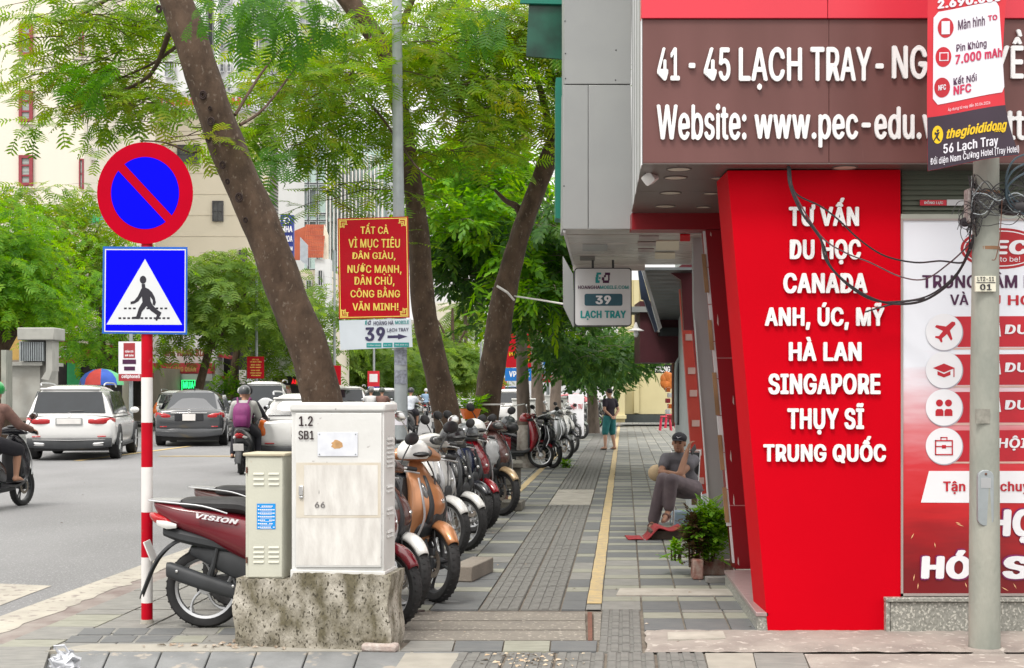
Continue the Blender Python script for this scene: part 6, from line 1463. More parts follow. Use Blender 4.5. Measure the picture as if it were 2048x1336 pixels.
pole_poster('red board with gold writing half hidden behind the pale street trunks', 1043, 52, 1012, 641, 1083, 735, 0, [('text', ('PHÁT TRIỂN', (1018, 700, 1078, 712)), M_YP), ('text', ('XÃ HỘI', (1040, 716, 1074, 726)), M_YP), ('blue_foot', (1010, 736, 1082, 762), mat('bright blue print', (.0, .16, .55), .5)), ('text', ('VPBank SC', (1018, 742, 1078, 754)), M_WPR)], mat('slogan red', (0, 0, 0)), 600)
pole_poster('blue and white phone poster with a crimson foot near the slim trunks', 1096, 53, 1084, 670, 1110, 765, 0, [('blue_text', (1087, 700, 1107, 706), mat('bright blue print', (0, 0, 0))), ('blue_text', (1087, 712, 1107, 718), mat('bright blue print', (0, 0, 0))), ('blue_text', (1087, 724, 1107, 730), mat('bright blue print', (0, 0, 0))), ('crimson_foot', (1084, 748, 1110, 765), M_CRP), ('text', ('25.20', (1086, 738, 1108, 746)), M_NAVY), ('text', ('ellphon', (1085, 752, 1109, 759)), M_WPR)], mat('pale blue poster', (.42, .60, .72), .5, var=.1), 640)
# street lamp far away
for i, (px, Y, lb) in enumerate(((962, 90, 'thin far street lamp with a short arm left of the red board'), (512, 100, 'grey lamp mast rising behind the small red slogan board'))):
    x = P(px, 0, Y).x; t = empty('street_lamp', Vector((x, Y, 0)), lb, 'street lamp'); zt_ = P(0, 676 if i == 0 else 600, Y).z
    b = MB(); b.tube([(x, Y, 0), (x, Y, zt_)], [.1, .06], 8); b.build('pole', M_GALV, t); b = MB(); b.tube([(x, Y, zt_), (x+.3, Y, zt_+.2), (x+.8, Y, zt_+.22)], .04, 6); b.build('arm', M_GALV, t); b = MB(); b.ell((x+.95, Y, zt_+.2), (.25, .1, .06)); b.build('lamp_head', M_WHP, t)
# transformer kiosk
tk = empty('transformer', P(70, 830, 40), 'grey pole transformer with cooling fins on a concrete block', 'transformer')
M_TG = mat('transformer grey', (.36, .36, .33), .6, var=.1)
MB().rect(34, 655, 108, 680, 39.6, 1).build('tank_head', M_TG, tk, bev=.03); MB().rect(38, 682, 88, 724, 40, .8).build('tank', M_TG, tk, smooth=0)
for k in range(13): MB().rect(40+k*3.7, 684, 41.6+k*3.7, 722, 39.7, .3).build('cooling_fin', M_GALV, tk, smooth=0)
MB().rect(92, 681, 104, 742, 39.8, .6).build('cable_duct', M_TG, tk, smooth=0); MB().pp([(92, 742), (104, 742), (98, 760), (82, 758)], 39.8, .5).build('duct_elbow', M_TG, tk, smooth=0)
MB().rect(10, 728, 80, 835, 40, 1.6).build('block', mat('blotched concrete block', (.38, .38, .35), .9, c2=(.28, .27, .24), sc_=2), tk, smooth=0); MB().rect(6, 724, 84, 731, 39.8, 1.9).build('block_cap', M_TG, tk, smooth=0)
tag(MB().rect(2, 700, 12, 835, 39, .5).build('utility_post', M_POLEC, smooth=0), 'concrete post at the left edge before the transformer block', 'post')
bs_ = empty('shop_sign', P(180, 450, 59), 'white sign with blue and green letters high behind the round traffic sign', 'sign')
MB().pp([(142, 428), (150, 415), (205, 408), (205, 452), (142, 452)], 59, .5).build('panel', M_WHP, bs_, smooth=0)
for k in range(5): MB().pp([(167+k*8, 430+k % 2*2), (173+k*8, 428), (174+k*8, 445), (168+k*8, 446-k % 2*2)], 58.9, .1).build('sign_letter', [mat('sky blue letter', (.02, .30, .62), .5), mat('leaf green letter', (.03, .40, .15), .5)][1 if 0 < k < 4 else 0], bs_, smooth=0)
# parasol
pu = empty('parasol', P(203, 800, 46), 'open parasol with red, blue and green panels behind the white car', 'parasol')
cx = P(203, 0, 46).x; zt_ = P(0, 737, 46).z; zb = P(0, 770, 46).z
for k in range(8):
    a0, a1 = k*PI/4+.25, (k+1)*PI/4+.25; b = MB(); r = .72; n = 4; 
    for i in range(n+1):
        t = i/n; rr_ = r*math.sin(t*PI/2); zz = zb+(zt_-zb)*math.cos(t*PI/2)
        b.v += [Vector((cx+rr_*math.cos(a0), 46+rr_*math.sin(a0), zz)), Vector((cx+rr_*math.cos(a1), 46+rr_*math.sin(a1), zz))]
    for i in range(n): b.f.append((2*i, 2*i+1, 2*i+3, 2*i+2))
    b.build('panel', [mat('parasol blue', (.02, .10, .50), .6), mat('parasol red', (.60, .06, .05), .6), mat('parasol blue', (0, 0, 0)), mat('parasol green', (.12, .50, .22), .6)][k % 4], pu, smooth=60)
b = MB(); b.tube([(cx, 46, .0), (cx, 46, zt_)], .025, 8); b.build('pole', M_GALV, pu)
# low white cabinets and boards between the far trunks
i = 0
for x0, x1, y0, y1, Y, lb in ((912, 960, 800, 850, 50, 'long low cream cabinet left of the lime washed trunk'), (1024, 1046, 800, 852, 36, 'narrow white cabinet left of the slim pale trunk'), (1050, 1071, 800, 848, 33, 'white cabinet with faded stencil right of the slim pale trunk'),
                               (1072, 1106, 793, 830, 48, 'wide cream cabinet between the two pale trunks'), (1118, 1136, 796, 826, 52, 'small cream cabinet right of the bare rough trunk')):
    t = empty('roadside_cabinet', G((x0+x1)/2, HY+CH*F/Y), lb, 'utility cabinet')
    MB().rect(x0, y0, x1, HY+CH*F/Y, Y, .4).build('body', M_CABW, t, bev=.02); MB().rect(x0-1, y0-3, x1+1, y0, Y-.04, .48).build('cap', M_CABW, t, bev=.01); MB().rect(x0+3, y0+6, x1-3, HY+CH*F/Y-6, Y-.02, .02).build('door', M_CABW, t, bev=.004)
t = empty('notice_board', P(1152, 850, 44), 'white board with red letters behind the parked scooters', 'sign')
MB().rect(1137, 789, 1168, 872, 44, .08).build('panel', M_WPR, t, bev=.01); lettering('VẬT TƯ', (1141, 806, 1165, 820), 43.98, M_CRP, t, .05)
# red plastic stools far on the pavement
for x, y, lb in ((1331, 861, 'left red plastic stool at the far shop wall'), (1341, 856, 'right red plastic stool at the far shop wall')):
    c = G(x, y); t = empty('plastic_stool', c, lb, 'stool'); M_ = mat('red plastic', (.55, .02, .06), .4)
    MB().add([], []).box(c.x-.2, c.y-.2, .52, c.x+.2, c.y+.2, .58).build('seat', M_, t, bev=.02)
    for sx in (-1, 1):
        for sy in (-1, 1): b = MB(); b.tube([(c.x+sx*.22, c.y+sy*.22, 0), (c.x+sx*.16, c.y+sy*.16, .52)], .03, 6); b.build('leg', M_, t)
# orange lanterns on the far shop
t = empty('lantern', P(1330, 745, 34), 'orange paper flower decoration hanging by the far shop pipes', 'decoration')
for k in range(7): a = k*.9; b = MB(); b.ell(P(1334+7*math.cos(a), 762+9*math.sin(a), 34), (.09, .05, .13), 8, 6); b.build('petal', mat('orange paper', (.75, .22, .04), .6), t)
bus = empty('wall_bundle', P(1338, 850, 33), 'stack of red and orange goods by the far shop wall', 'goods')
for k in range(6): MB().rect(1333+k % 2*4, 775+k*11, 1341+k % 2*4, 784+k*11, 33, .3).build('box', [M_LENSO, M_WPR, M_RSG][k % 3], bus, bev=.01)
# ------------------------------------------------------------------ motor scooters
def paintm(nm, c, rough=.22, c2=None, metal=0): return mat(nm, c, rough, metal, c2=c2, var=.06, sc_=3, coat=.5)
PB = {'maroon': paintm('maroon scooter paint', (.15, .006, .014)), 'white': paintm('white scooter paint', (.62, .62, .60)), 'orange': paintm('metallic orange paint', (.46, .20, .085), .3, metal=.35),
      'black': paintm('black scooter paint', (.012, .013, .018)), 'darkred': paintm('dark red scooter paint', (.24, .006, .014)), 'navy': paintm('dark navy scooter paint', (.012, .018, .05)), 'gold': paintm('champagne fender paint', (.46, .33, .19), .3, metal=.3),
      'silver': paintm('silver scooter paint', (.38, .39, .40), .3, metal=.5), 'olive': paintm('grey green scooter paint', (.12, .14, .125), .35, metal=.3), 'grey': paintm('graphite scooter paint', (.05, .052, .055), .35), 'brown': paintm('brown scooter paint', (.09, .035, .03))}
M_SEAT = mat('black seat vinyl', (.022, .021, .022), .55, var=.2, sc_=12, bump=.1); M_MIRR = mat('mirror glass', (.6, .62, .64), .04, metal=1)
WR = .268
M_SMOKE = mat('smoky lamp lens', (.22, .22, .22), .08, var=.3, sc_=40, metal=.3, coat=.8)
def arm(path, r, n=8, **k): b = MB(); b.tube([Vector(p) for p in crom(path, 4)], r, n, **k); return b
def wheel(parent, c, style=0, disc_=True, nm='front_wheel', steer=0, sp='silver'):
    Mx = Matrix.Translation(c) @ Matrix.Rotation(steer, 4, 'Z')
    prof = [(.205, -.034), (.225, -.043), (.250, -.040), (.264, -.022), (.268, 0), (.264, .022), (.250, .040), (.225, .043), (.205, .034)]
    b = MB(); b.lathe(prof, (0, 0, 0), 'y', 40, closed=True)
    for k in range(36):      # tread blocks
        for s in (-1, 1):
            g = 2*PI*(k+.5*(s > 0))/36; cs, sn = math.cos(g), math.sin(g); q = MB(); q.box(.262, s*.02-.010, -.006, .2672+.0, s*.02+.010, .006)
            q.xf(Matrix.Rotation(-g, 4, 'Y')); b.add(q.v, q.f)
    b.xf(Mx); w = b.build(nm, M_RUB, parent, local=True)
    rm = M_ALU if sp == 'silver' else M_DKPL
    r = MB(); r.lathe([(.206, -.030), (.212, -.032), (.212, .032), (.206, .030), (.188, .022), (.184, 0), (.188, -.022)], (0, 0, 0), 'y', 40, closed=True)
    n = (5, 7, 3)[style]
    for k in range(n):
        for dd in ((-.10, .10) if style == 2 else (0,)):
            g = 2*PI*k/n; pts = []
            for i in range(6):
                t = i/5; rr_ = .03+.16*t; a = g+dd*(1-.2*t)*2+(.42*t*t if style != 2 else 0); pts.append((rr_*math.cos(a), .012*(1-t), rr_*math.sin(a)))
            r.tube([Vector(p) for p in pts], [.017, .013, .011, .010, .012, .018] if style != 1 else [.012, .009, .008, .008, .009, .012], 6)
    r.lathe([(0, -.045), (.04, -.045), (.045, -.02), (.045, .02), (.04, .045), (0, .045)], (0, 0, 0), 'y', 16)
    r.xf(Mx); r.build('rim', rm, w, local=True)
    if disc_:
        d = MB(); d.lathe([(.060, -.034), (.100, -.034), (.100, -.038), (.060, -.038)], (0, 0, 0), 'y', 28, closed=True)
        for k in range(6): a = k*PI/3; d.tube([Vector((.03*math.cos(a), -.036, .03*math.sin(a))), Vector((.065*math.cos(a+.3), -.036, .065*math.sin(a+.3)))], .006, 4)
        d.xf(Mx); d.build('brake_disc', mat('brake disc steel', (.30, .26, .22), .35, metal=.8, var=.2, sc_=40), w, local=True)
        d = MB(); d.box(-.035, -.055, .055, .035, -.022, .105); d.xf(Mx); d.build('brake_caliper', M_DKPL, w, local=True, bev=.006)
    return w
FX, RX = .625, -.625
def scooter(loc, heading, label, body='maroon', fend=None, kind=0, steer=0, rim='silver', style=0, group='parked motor scooters', name='motor_scooter', cat='scooter', plate=None, rack=True, lean=-4, glove=None, scl=1.0):
    t = empty(name, loc, label, cat, group, heading); t.rotation_euler = (R(lean), 0, heading); t.scale = (scl,)*3
    bm_, fm = PB[body], PB[fend or body]
    L_ = lambda b, n, m_, p=t, **k: b.build(n, m_, p, local=True, **k)
    wheel(t, (FX, 0, WR), style, True, 'front_wheel', steer, rim); wheel(t, (RX, 0, WR), 0 if style != 2 else 2, False, 'rear_wheel', 0, rim)
    # rear cowl, a rising tail
    if kind == 0: st = [(-.97, 0, .835, .03, .018), (-.93, 0, .81, .075, .045), (-.80, 0, .755, .118, .085), (-.60, 0, .70, .145, .12), (-.38, 0, .62, .160, .16), (-.15, 0, .53, .16, .19), (.02, 0, .45, .145, .17)]
    elif kind == 1: st = [(-.95, 0, .74, .05, .05), (-.88, 0, .72, .12, .10), (-.72, 0, .67, .165, .145), (-.50, 0, .62, .185, .165), (-.28, 0, .56, .18, .17), (-.1, 0, .50, .16, .17), (.02, 0, .46, .15, .16)]
    else: st = [(-.90, 0, .84, .04, .02), (-.82, 0, .80, .08, .05), (-.65, 0, .75, .105, .075), (-.45, 0, .70, .12, .09), (-.25, 0, .64, .12, .12), (-.05, 0, .56, .11, .13)]
    L_(MB().loft(st, 'x', 18, 4, 2.7), 'rear_cowl', bm_)
    # seat
    z = .80 if kind != 1 else .78
    L_(MB().loft([(-.80, 0, z+.035, .06, .02), (-.74, 0, z+.035, .115, .045), (-.55, 0, z+.03, .135, .05), (-.38, 0, z+.02, .14, .055), (-.30, 0, z-.01, .14, .05), (-.12, 0, z-.02, .125, .055), (.0, 0, z-.03, .095, .05), (.05, 0, z-.05, .06, .03)], 'x', 16, 4, 2.6), 'seat', M_SEAT)
    # chrome grab rail
    if rack:
        for s in (-1, 1):
            L_(arm([(-.46, s*.15, z-.02), (-.62, s*.165, z+.03), (-.82, s*.14, z+.05), (-.98, s*.07, z+.06), (-1.0, 0, z+.06)], [.010]*17, 6, flat=.6), 'grab_rail', M_ALU)
        L_(MB().loft([(-.99, 0, z+.065, .05, .008), (-.9, 0, z+.06, .09, .012), (-.78, 0, z+.058, .10, .010)], 'x', 10, 2), 'rail_plate', M_ALU)
    # tail lamp and indicators
    L_(MB().loft([(-1.0, 0, .76 if kind == 0 else .70, .02, .015), (-.965, 0, .745 if kind == 0 else .70, .065, .035), (-.88, 0, .72 if kind == 0 else .69, .10, .045), (-.84, 0, .71, .095, .03)], 'x', 14, 3), 'tail_lamp', M_LENSR)
    for s in (-1, 1):
        L_(MB().loft([(-.94, s*.075, .715, .012, .016), (-.87, s*.100, .700, .020, .028), (-.80, s*.122, .695, .012, .014)], 'x', 10, 3), 'turn_signal', M_LENSC)
    L_(MB().loft([(-.90, 0, .655, .075, .035), (-.78, 0, .625, .115, .05), (-.62, 0, .59, .125, .05), (-.45, 0, .55, .11, .05)], 'x', 14, 3, 3), 'tail_under_cowl', M_DKPL)
    # rear fender and plate
    pts = [(-.60, .60), (-.72, .62), (-.84, .58), (-.93, .50), (-.99, .40), (-1.03, .30), (-1.06, .22)]
    b = MB()
    for i, (x, zz) in enumerate(crom(pts, 3)):
        w = .075-.02*i/18; b.v += [Vector((x, -w, zz-.02)), Vector((x, -w*.7, zz+.005)), Vector((x, w*.7, zz+.005)), Vector((x, w, zz-.02))]
    m = len(b.v)//4
    for i in range(m-1):
        for k in range(3): a = 4*i+k; b.f.append((a, a+1, a+5, a+4))
    o = L_(b, 'rear_fender', M_DKPL); md = o.modifiers.new('t', 'SOLIDIFY'); md.thickness = .006
    b = MB(); b.box(-.095, -.004, -.07, .095, .004, .07); b.xf(Matrix.Translation((-1.0, 0, .52)) @ Matrix.Rotation(R(90), 4, 'Z') @ Matrix.Rotation(R(-22), 4, 'X'))
    L_(b, 'number_plate', M_WHP, bev=.004)
    # inner dark body, engine, swing arm
    L_(MB().loft([(-.72, 0, .52, .05, .03), (-.5, 0, .46, .10, .09), (-.25, 0, .38, .12, .12), (0, 0, .30, .13, .08), (.28, 0, .29, .12, .05)], 'x', 12, 3, 4), 'under_body', M_DKPL)
    L_(MB().loft([(-.70, .09, .27, .035, .045), (-.55, .09, .28, .045, .065), (-.35, .09, .29, .05, .07), (-.15, .08, .30, .05, .08)], 'x', 12, 3, 3), 'engine_case', mat('cast engine', (.10, .10, .105), .5, metal=.4))
    # silencer on the right side
    L_(MB().loft([(-.86, -.115, .40, .025, .03), (-.84, -.115, .40, .045, .055), (-.60, -.12, .315, .048, .055), (-.34, -.11, .23, .040, .045), (-.30, -.105, .22, .02, .02)], 'x', 14, 3, 3), 'silencer', M_DKPL)
    L_(arm([(-.32, -.10, .22), (-.15, -.09, .2), (.0, -.06, .24)], [.016]*9, 6), 'exhaust_pipe', M_DKPL)
    for x, zz in ((-.79, .40), (-.42, .30)):
        b = MB(); b.ell((x, -.168, zz), (.011, .006, .011), 8, 5); L_(b, 'bolt', M_CHR)
    for s in (-1, 1):
        L_(arm([(RX, s*.075, WR), (RX+.06, s*.09, .42), (RX+.10, s*.10, .60)], [.017, .02, .022, .022, .018, .016, .015, .015, .015], 8), 'shock', M_CHR if s > 0 else M_DKPL)
    L_(MB().loft([(RX-.10, 0, .50, .04, .02), (RX, 0, .565, .055, .03), (RX+.14, 0, .53, .06, .05), (RX+.26, 0, .40, .06, .05)], 'x', 10, 3), 'inner_fender', M_DKPL)
    # floor and leg shield
    if kind != 2:
        L_(MB().loft([(-.12, 0, .33, .15, .05), (0, 0, .315, .18, .035), (.2, 0, .31, .19, .030), (.36, 0, .34, .19, .04), (.44, 0, .40, .18, .04)], 'x', 14, 3, 4), 'floor', M_DKPL if kind == 1 else bm_)
        L_(MB().box(-.02, -.13, .342, .30, .13, .350), 'floor_mat', M_BLACK, bev=.004)
    else:
        L_(MB().loft([(-.1, 0, .55, .11, .12), (.1, 0, .50, .075, .10), (.28, 0, .58, .07, .13), (.42, 0, .74, .06, .12)], 'x', 14, 4, 2.6), 'centre_body', bm_)
    if kind == 0: sh = [(.33, .42, 0, .035, .15), (.42, .475, 0, .06, .185), (.54, .495, 0, .095, .195), (.66, .525, 0, .135, .185), (.78, .505, 0, .125, .165), (.88, .455, 0, .08, .15), (.95, .43, 0, .055, .10), (.985, .42, 0, .03, .06)]
    elif kind == 1: sh = [(.33, .40, 0, .04, .17), (.45, .465, 0, .07, .205), (.60, .49, 0, .105, .215), (.74, .485, 0, .115, .20), (.86, .455, 0, .09, .165), (.95, .43, 0, .06, .11), (.985, .42, 0, .03, .06)]
    else: sh = [(.40, .42, 0, .03, .14), (.52, .47, 0, .06, .18), (.66, .49, 0, .08, .19), (.80, .48, 0, .08, .15), (.90, .45, 0, .06, .10), (.96, .43, 0, .03, .06)]
    L_(MB().loft(sh, 'z', 24, 4, 2.2 if kind == 1 else 1.5), 'leg_shield', bm_, smooth=28)
    L_(MB().loft([(.36, .385, 0, .015, .12), (.5, .385, 0, .03, .15), (.7, .385, 0, .03, .15), (.86, .38, 0, .025, .11)], 'z', 12, 3, 3), 'inner_shield', M_DKPL)
    # front lamps on the shield and a dark grille
    for s in (-1, 1):
        L_(MB().xf(Matrix()) if False else MB().ell((.555, s*.105, .76 if kind != 1 else .72), (.040, .030, .075), 12, 8, Matrix.Rotation(R(-22), 3, 'Y') @ Matrix.Rotation(s*R(40), 3, 'Z')), 'turn_signal', M_SMOKE)
        L_(arm([(.555, s*.19, .44), (.60, s*.165, .58), (.575, s*.15, .72), (.52, s*.12, .86)], .009, 6), 'trim_bar', M_ALU if kind != 2 else M_DKPL)
    L_(MB().loft([(.50, .585, 0, .012, .05), (.56, .608, 0, .018, .07), (.61, .618, 0, .018, .06), (.65, .62, 0, .010, .03)], 'z', 10, 2), 'grille', M_DKPL)
    b = MB(); b.ell((.655, 0, .705), (.010, .026, .018), 10, 6); L_(b, 'emblem', M_CHR)
    for s in (-1, 1):
        L_(MB().loft([(.50, .545, s*.055, .02, .022), (.58, .60, s*.085, .02, .026), (.68, .615, s*.095, .02, .022), (.80, .575, s*.085, .018, .014), (.88, .53, s*.06, .01, .008)], 'z', 10, 3), 'chest_panel', M_DKPL if kind != 1 else M_ALU)
    L_(MB().loft([(.36, .40, 0, .035, .155), (.44, .475, 0, .062, .165), (.52, .525, 0, .075, .15), (.56, .54, 0, .06, .11)], 'z', 16, 3, 2.4), 'lower_cowl', M_DKPL)
    # front fender
    Ms = Matrix.Translation((FX, 0, WR)) @ Matrix.Rotation(steer, 4, 'Z')
    b = MB(); na = 18; nb = 8
    for i in range(na+1):
        g = R(lerp(34, 140, i/na)); rr_ = .292+.010*math.sin(PI*i/na); w = .060*(.55+.45*math.sin(PI*min(1, (i+1.5)/na)))
        for k in range(nb+1):
            h = PI*(k/nb-.5)*1.15; b.v.append(Vector(((rr_-.035*(1-math.cos(h)))*math.cos(g), w*math.sin(h)/math.sin(PI*.575), (rr_-.045*(1-math.cos(h)))*math.sin(g))))
    for i in range(na):
        for k in range(nb): a = i*(nb+1)+k; b.f.append((a, a+1, a+nb+2, a+nb+1))
    b.xf(Ms); o = L_(b, 'front_fender', fm, smooth=60); md = o.modifiers.new('t', 'SOLIDIFY'); md.thickness = .005
    for s in (-1, 1):
        b = MB(); b.tube([(-.02, s*.062, .02), (-.11, s*.066, .26), (-.17, s*.06, .42)], [.016, .020, .022], 10); b.box(-.025, s*.055-.01, -.03, .02, s*.055+.02, .04); b.xf(Ms)
        L_(b, 'fork_leg', M_ALU if style != 2 else M_DKPL)
    # handlebar group turns with the steering
    Mh = Matrix.Translation((.425, 0, 0)) @ Matrix.Rotation(steer*.9, 4, 'Z') @ Matrix.Translation((-.425, 0, 0))
    L_(MB().loft([(-.20, .40, 1.01, .045, .028), (-.12, .42, 1.03, .065, .05), (0, .445, 1.04, .085, .068), (.12, .42, 1.03, .065, .05), (.20, .40, 1.01, .045, .028)], 'y', 14, 3, 2.5).xf(Mh), 'handlebar_cover', bm_ if kind != 2 else M_DKPL)
    L_(MB().ell((.500, 0, 1.04), (.034, .088, .046), 16, 8).xf(Mh), 'headlamp_rim', M_DKPL)
    L_(MB().ell((.512, 0, 1.042), (.030, .072, .036), 16, 8).xf(Mh), 'headlamp', M_SMOKE)
    L_(MB().ell((.40, 0, 1.085), (.05, .09, .025), 12, 6).xf(Mh), 'dial', M_BLACK)
    for s in (-1, 1):
        L_(arm([(.40, s*.18, 1.01), (.375, s*.26, 1.02), (.35, s*.34, 1.015)], .012, 8).xf(Mh), 'handlebar', M_CHR)
        L_(MB().tube([(.365, s*.28, 1.02), (.345, s*.385, 1.012)], .0185, 12).xf(Mh), 'grip', M_BLACK)
        L_(arm([(.41, s*.2, 1.0), (.435, s*.26, .995), (.42, s*.36, .985)], .007, 6).xf(Mh), 'brake_lever', M_ALU)
        L_(arm([(.38, s*.21, 1.03), (.385, s*.25, 1.12), (.375, s*.31, 1.20)], .0055, 6).xf(Mh), 'mirror_stem', M_BLACK if style != 1 else M_CHR)
        b = MB(); b.ell((.37, s*.325, 1.235), (.016, .068, .047), 14, 8, Matrix.Rotation(s*R(12), 3, 'X')); b.xf(Mh); mo = L_(b, 'mirror', M_BLACK if kind != 1 else M_CHR)
        b = MB(); b.ell((.356, s*.325, 1.235), (.006, .059, .040), 14, 8, Matrix.Rotation(s*R(12), 3, 'X')); b.xf(Mh); L_(b, 'mirror_glass', M_MIRR, mo)
    L_(arm([(.50, .05, .98), (.57, .07, .86), (.60, .06, .62), (.63, .05, .42)], .006, 5).xf(Mh), 'brake_hose', M_BLACK)
    # stand
    for s in (-1, 1):
        L_(MB().tube([(-.18, s*.09, .25), (-.26, s*.13, .01)], .012, 6), 'stand_leg', M_DKPL)
    L_(MB().tube([(-.26, -.13, .012), (-.26, .13, .012)], .012, 6), 'stand_bar', M_DKPL)
    if glove: L_(MB().ell((.40, glove*.30, 1.03), (.09, .10, .07), 12, 8).xf(Mh), 'hand_muff', M_BLACK)
    return t
def place(front, rear=None, heading=None, scl=1.0):
    """stand so that the front wheel touches the pavement at the given pixel"""
    f = G(*front); 
    if heading is None:
        r = G(*rear); heading = math.atan2(f.y-r.y, f.x-r.x)
    return Vector((f.x-FX*scl*math.cos(heading), f.y-FX*scl*math.sin(heading), 0)), heading
def sc_at(front, hd, label, scl=1.0, **k):
    loc, h = place(front, heading=R(hd), scl=scl); return scooter(loc, h, label, scl=scl, **k)
v = scooter(G(599, 1253.5)+Vector((0, .0, 0)), R(2), 'maroon scooter parked side on behind the cabinets with its rear wheel showing', 'maroon', 'maroon', 0, steer=R(-45), style=0, scl=1.0, lean=0)
# print on its flank
vo = v.location; 
v3 = sc_at((810, 1226), -11, 'dusty maroon scooter right behind the nearest one, white rim beside the cabinet', body='brown', fend='white', steer=R(-40), style=0, scl=1.02)
sc_at((872, 1204), -25, 'orange scooter with a big black front wheel and orange fender beside the cabinet', body='orange', kind=0, steer=R(-32), style=2, rim='dark', scl=1.08)
sc_at((893, 1121), -27, 'white rounded scooter with silver spoked front wheel and round mirrors', body='white', kind=1, steer=R(-18), style=1, scl=1.08)
sc_at((928, 1101), -33, 'white fendered motorbike with red flank and silver rim behind the white scooter', body='black', fend='white', kind=2, steer=R(-8), style=0, scl=1.04)
sc_at((946, 1066), -38, 'black motorbike with dark fender third behind the white scooter', body='navy', fend='black', kind=2, steer=R(-8), style=1, scl=1.05)
sc_at((963, 1060), -42, 'dark red scooter with a red fender beside the black motorbikes', body='darkred', kind=0, steer=R(-6), style=1, scl=1.05)
sc_at((1004, 1031), -42, 'brown scooter with a champagne gold front fender and bare black wheel', body='brown', fend='gold', kind=0, steer=R(-6), style=2, rim='dark', scl=1.1, glove=1)
G_ = 'scooters parked in the far part of the row'
sc_at((1082, 936), -3, 'maroon step through scooter standing side on past the stone planter', body='darkred', kind=1, steer=R(-6), style=1, scl=1.02, rack=False)
sc_at((1106, 936), -30, 'dark scooter with black wheel close right of the side on maroon one', body='black', kind=0, steer=R(-25), style=2, rim='dark')
sc_at((1130, 921), -26, 'silver grey scooter with white flank trim behind the dark one', body='silver', fend='grey', kind=1, steer=R(-25), style=1, scl=1.05)
sc_at((1144, 906), -30, 'white and black scooter half hidden behind the silver grey one', body='white', fend='black', kind=0, steer=R(-25), style=1)
sc_at((1163, 878), -22, 'grey green scooter with black wheel in the middle of the far row', body='olive', kind=0, steer=R(-20), style=2, rim='dark', scl=1.08)
sc_at((1150, 882), -28, 'graphite scooter behind the grey green one', body='grey', kind=0, steer=R(-20), style=2, rim='dark')
sc_at((1187, 863), -35, 'pale silver scooter second from the end of the far row', body='white', fend='silver', kind=1, steer=R(-10), style=2, rim='dark', scl=1.05)
sc_at((1196, 855), -30, 'last dark motorbike of the far row with a thin spoked wheel', body='grey', kind=2, steer=R(-10), style=1)
sc_at((1208, 838), -30, 'tiny grey scooter beyond the last motorbike near the standing man', body='olive', kind=0, steer=R(-10), style=2, rim='dark')
sc_at((1200, 832), -30, 'tiny black scooter hindmost in the far row', body='black', kind=0, steer=R(-10), style=2, rim='dark')
# decal on the nearest scooter

# helmets and a carrier bag hung on the parked scooters
def helmet(px, py, Y, col, label, s=1.0):
    c = P(px, py, Y); t = empty('helmet', c, label, 'helmet')
    b = MB(); b.ell(c, (.125*s, .125*s, .11*s), 20, 12); b.v = [v if v.z > c.z-.045*s else Vector((v.x, v.y, c.z-.045*s)) for v in b.v]; b.build('shell', mat('helmet paint '+col, {'white': (.66, .66, .64), 'grey': (.10, .11, .12), 'black': (.02, .02, .022), 'red': (.25, .01, .015)}[col], .2, coat=.6, var=.05), t)
    b = MB(); b.ell(c+Vector((.06, -.09, -.01))*s, (.075*s, .05*s, .022*s), 14, 6); b.build('peak', M_BLACK, t)
helmet(826, 905, 10.6, 'white', 'white half helmet on the handlebar of the nearest visible scooter')
helmet(905, 872, 13.2, 'black', 'black helmet on the mirror of the white motorbike')
helmet(932, 868, 14.6, 'grey', 'grey helmet on the seat between dark motorbikes', 1.1)
helmet(948, 858, 15.8, 'white', 'white helmet hooked above the champagne fendered scooter', 1.1)
helmet(1016, 845, 26.5, 'grey', 'dark grey helmet on the seat of the side on maroon scooter', 1.2)
helmet(1052, 838, 27.5, 'red', 'red helmet on the handlebar of the side on maroon scooter', 1.1)
b = MB(); c = P(984, 905, 17.4); b.ell(c, (.09, .06, .16), 16, 12)
for v_ in b.v: k_ = math.sin(v_.x*70+v_.z*50); v_.x += .012*k_; v_.y += .01*math.sin(v_.z*80)
tag(b.build('carrier_bag', mat('clear grey plastic', (.42, .43, .44), .25, var=.15, sc_=12), smooth=60), 'pale grey plastic bag hanging before the maroon side on scooter', 'bag')
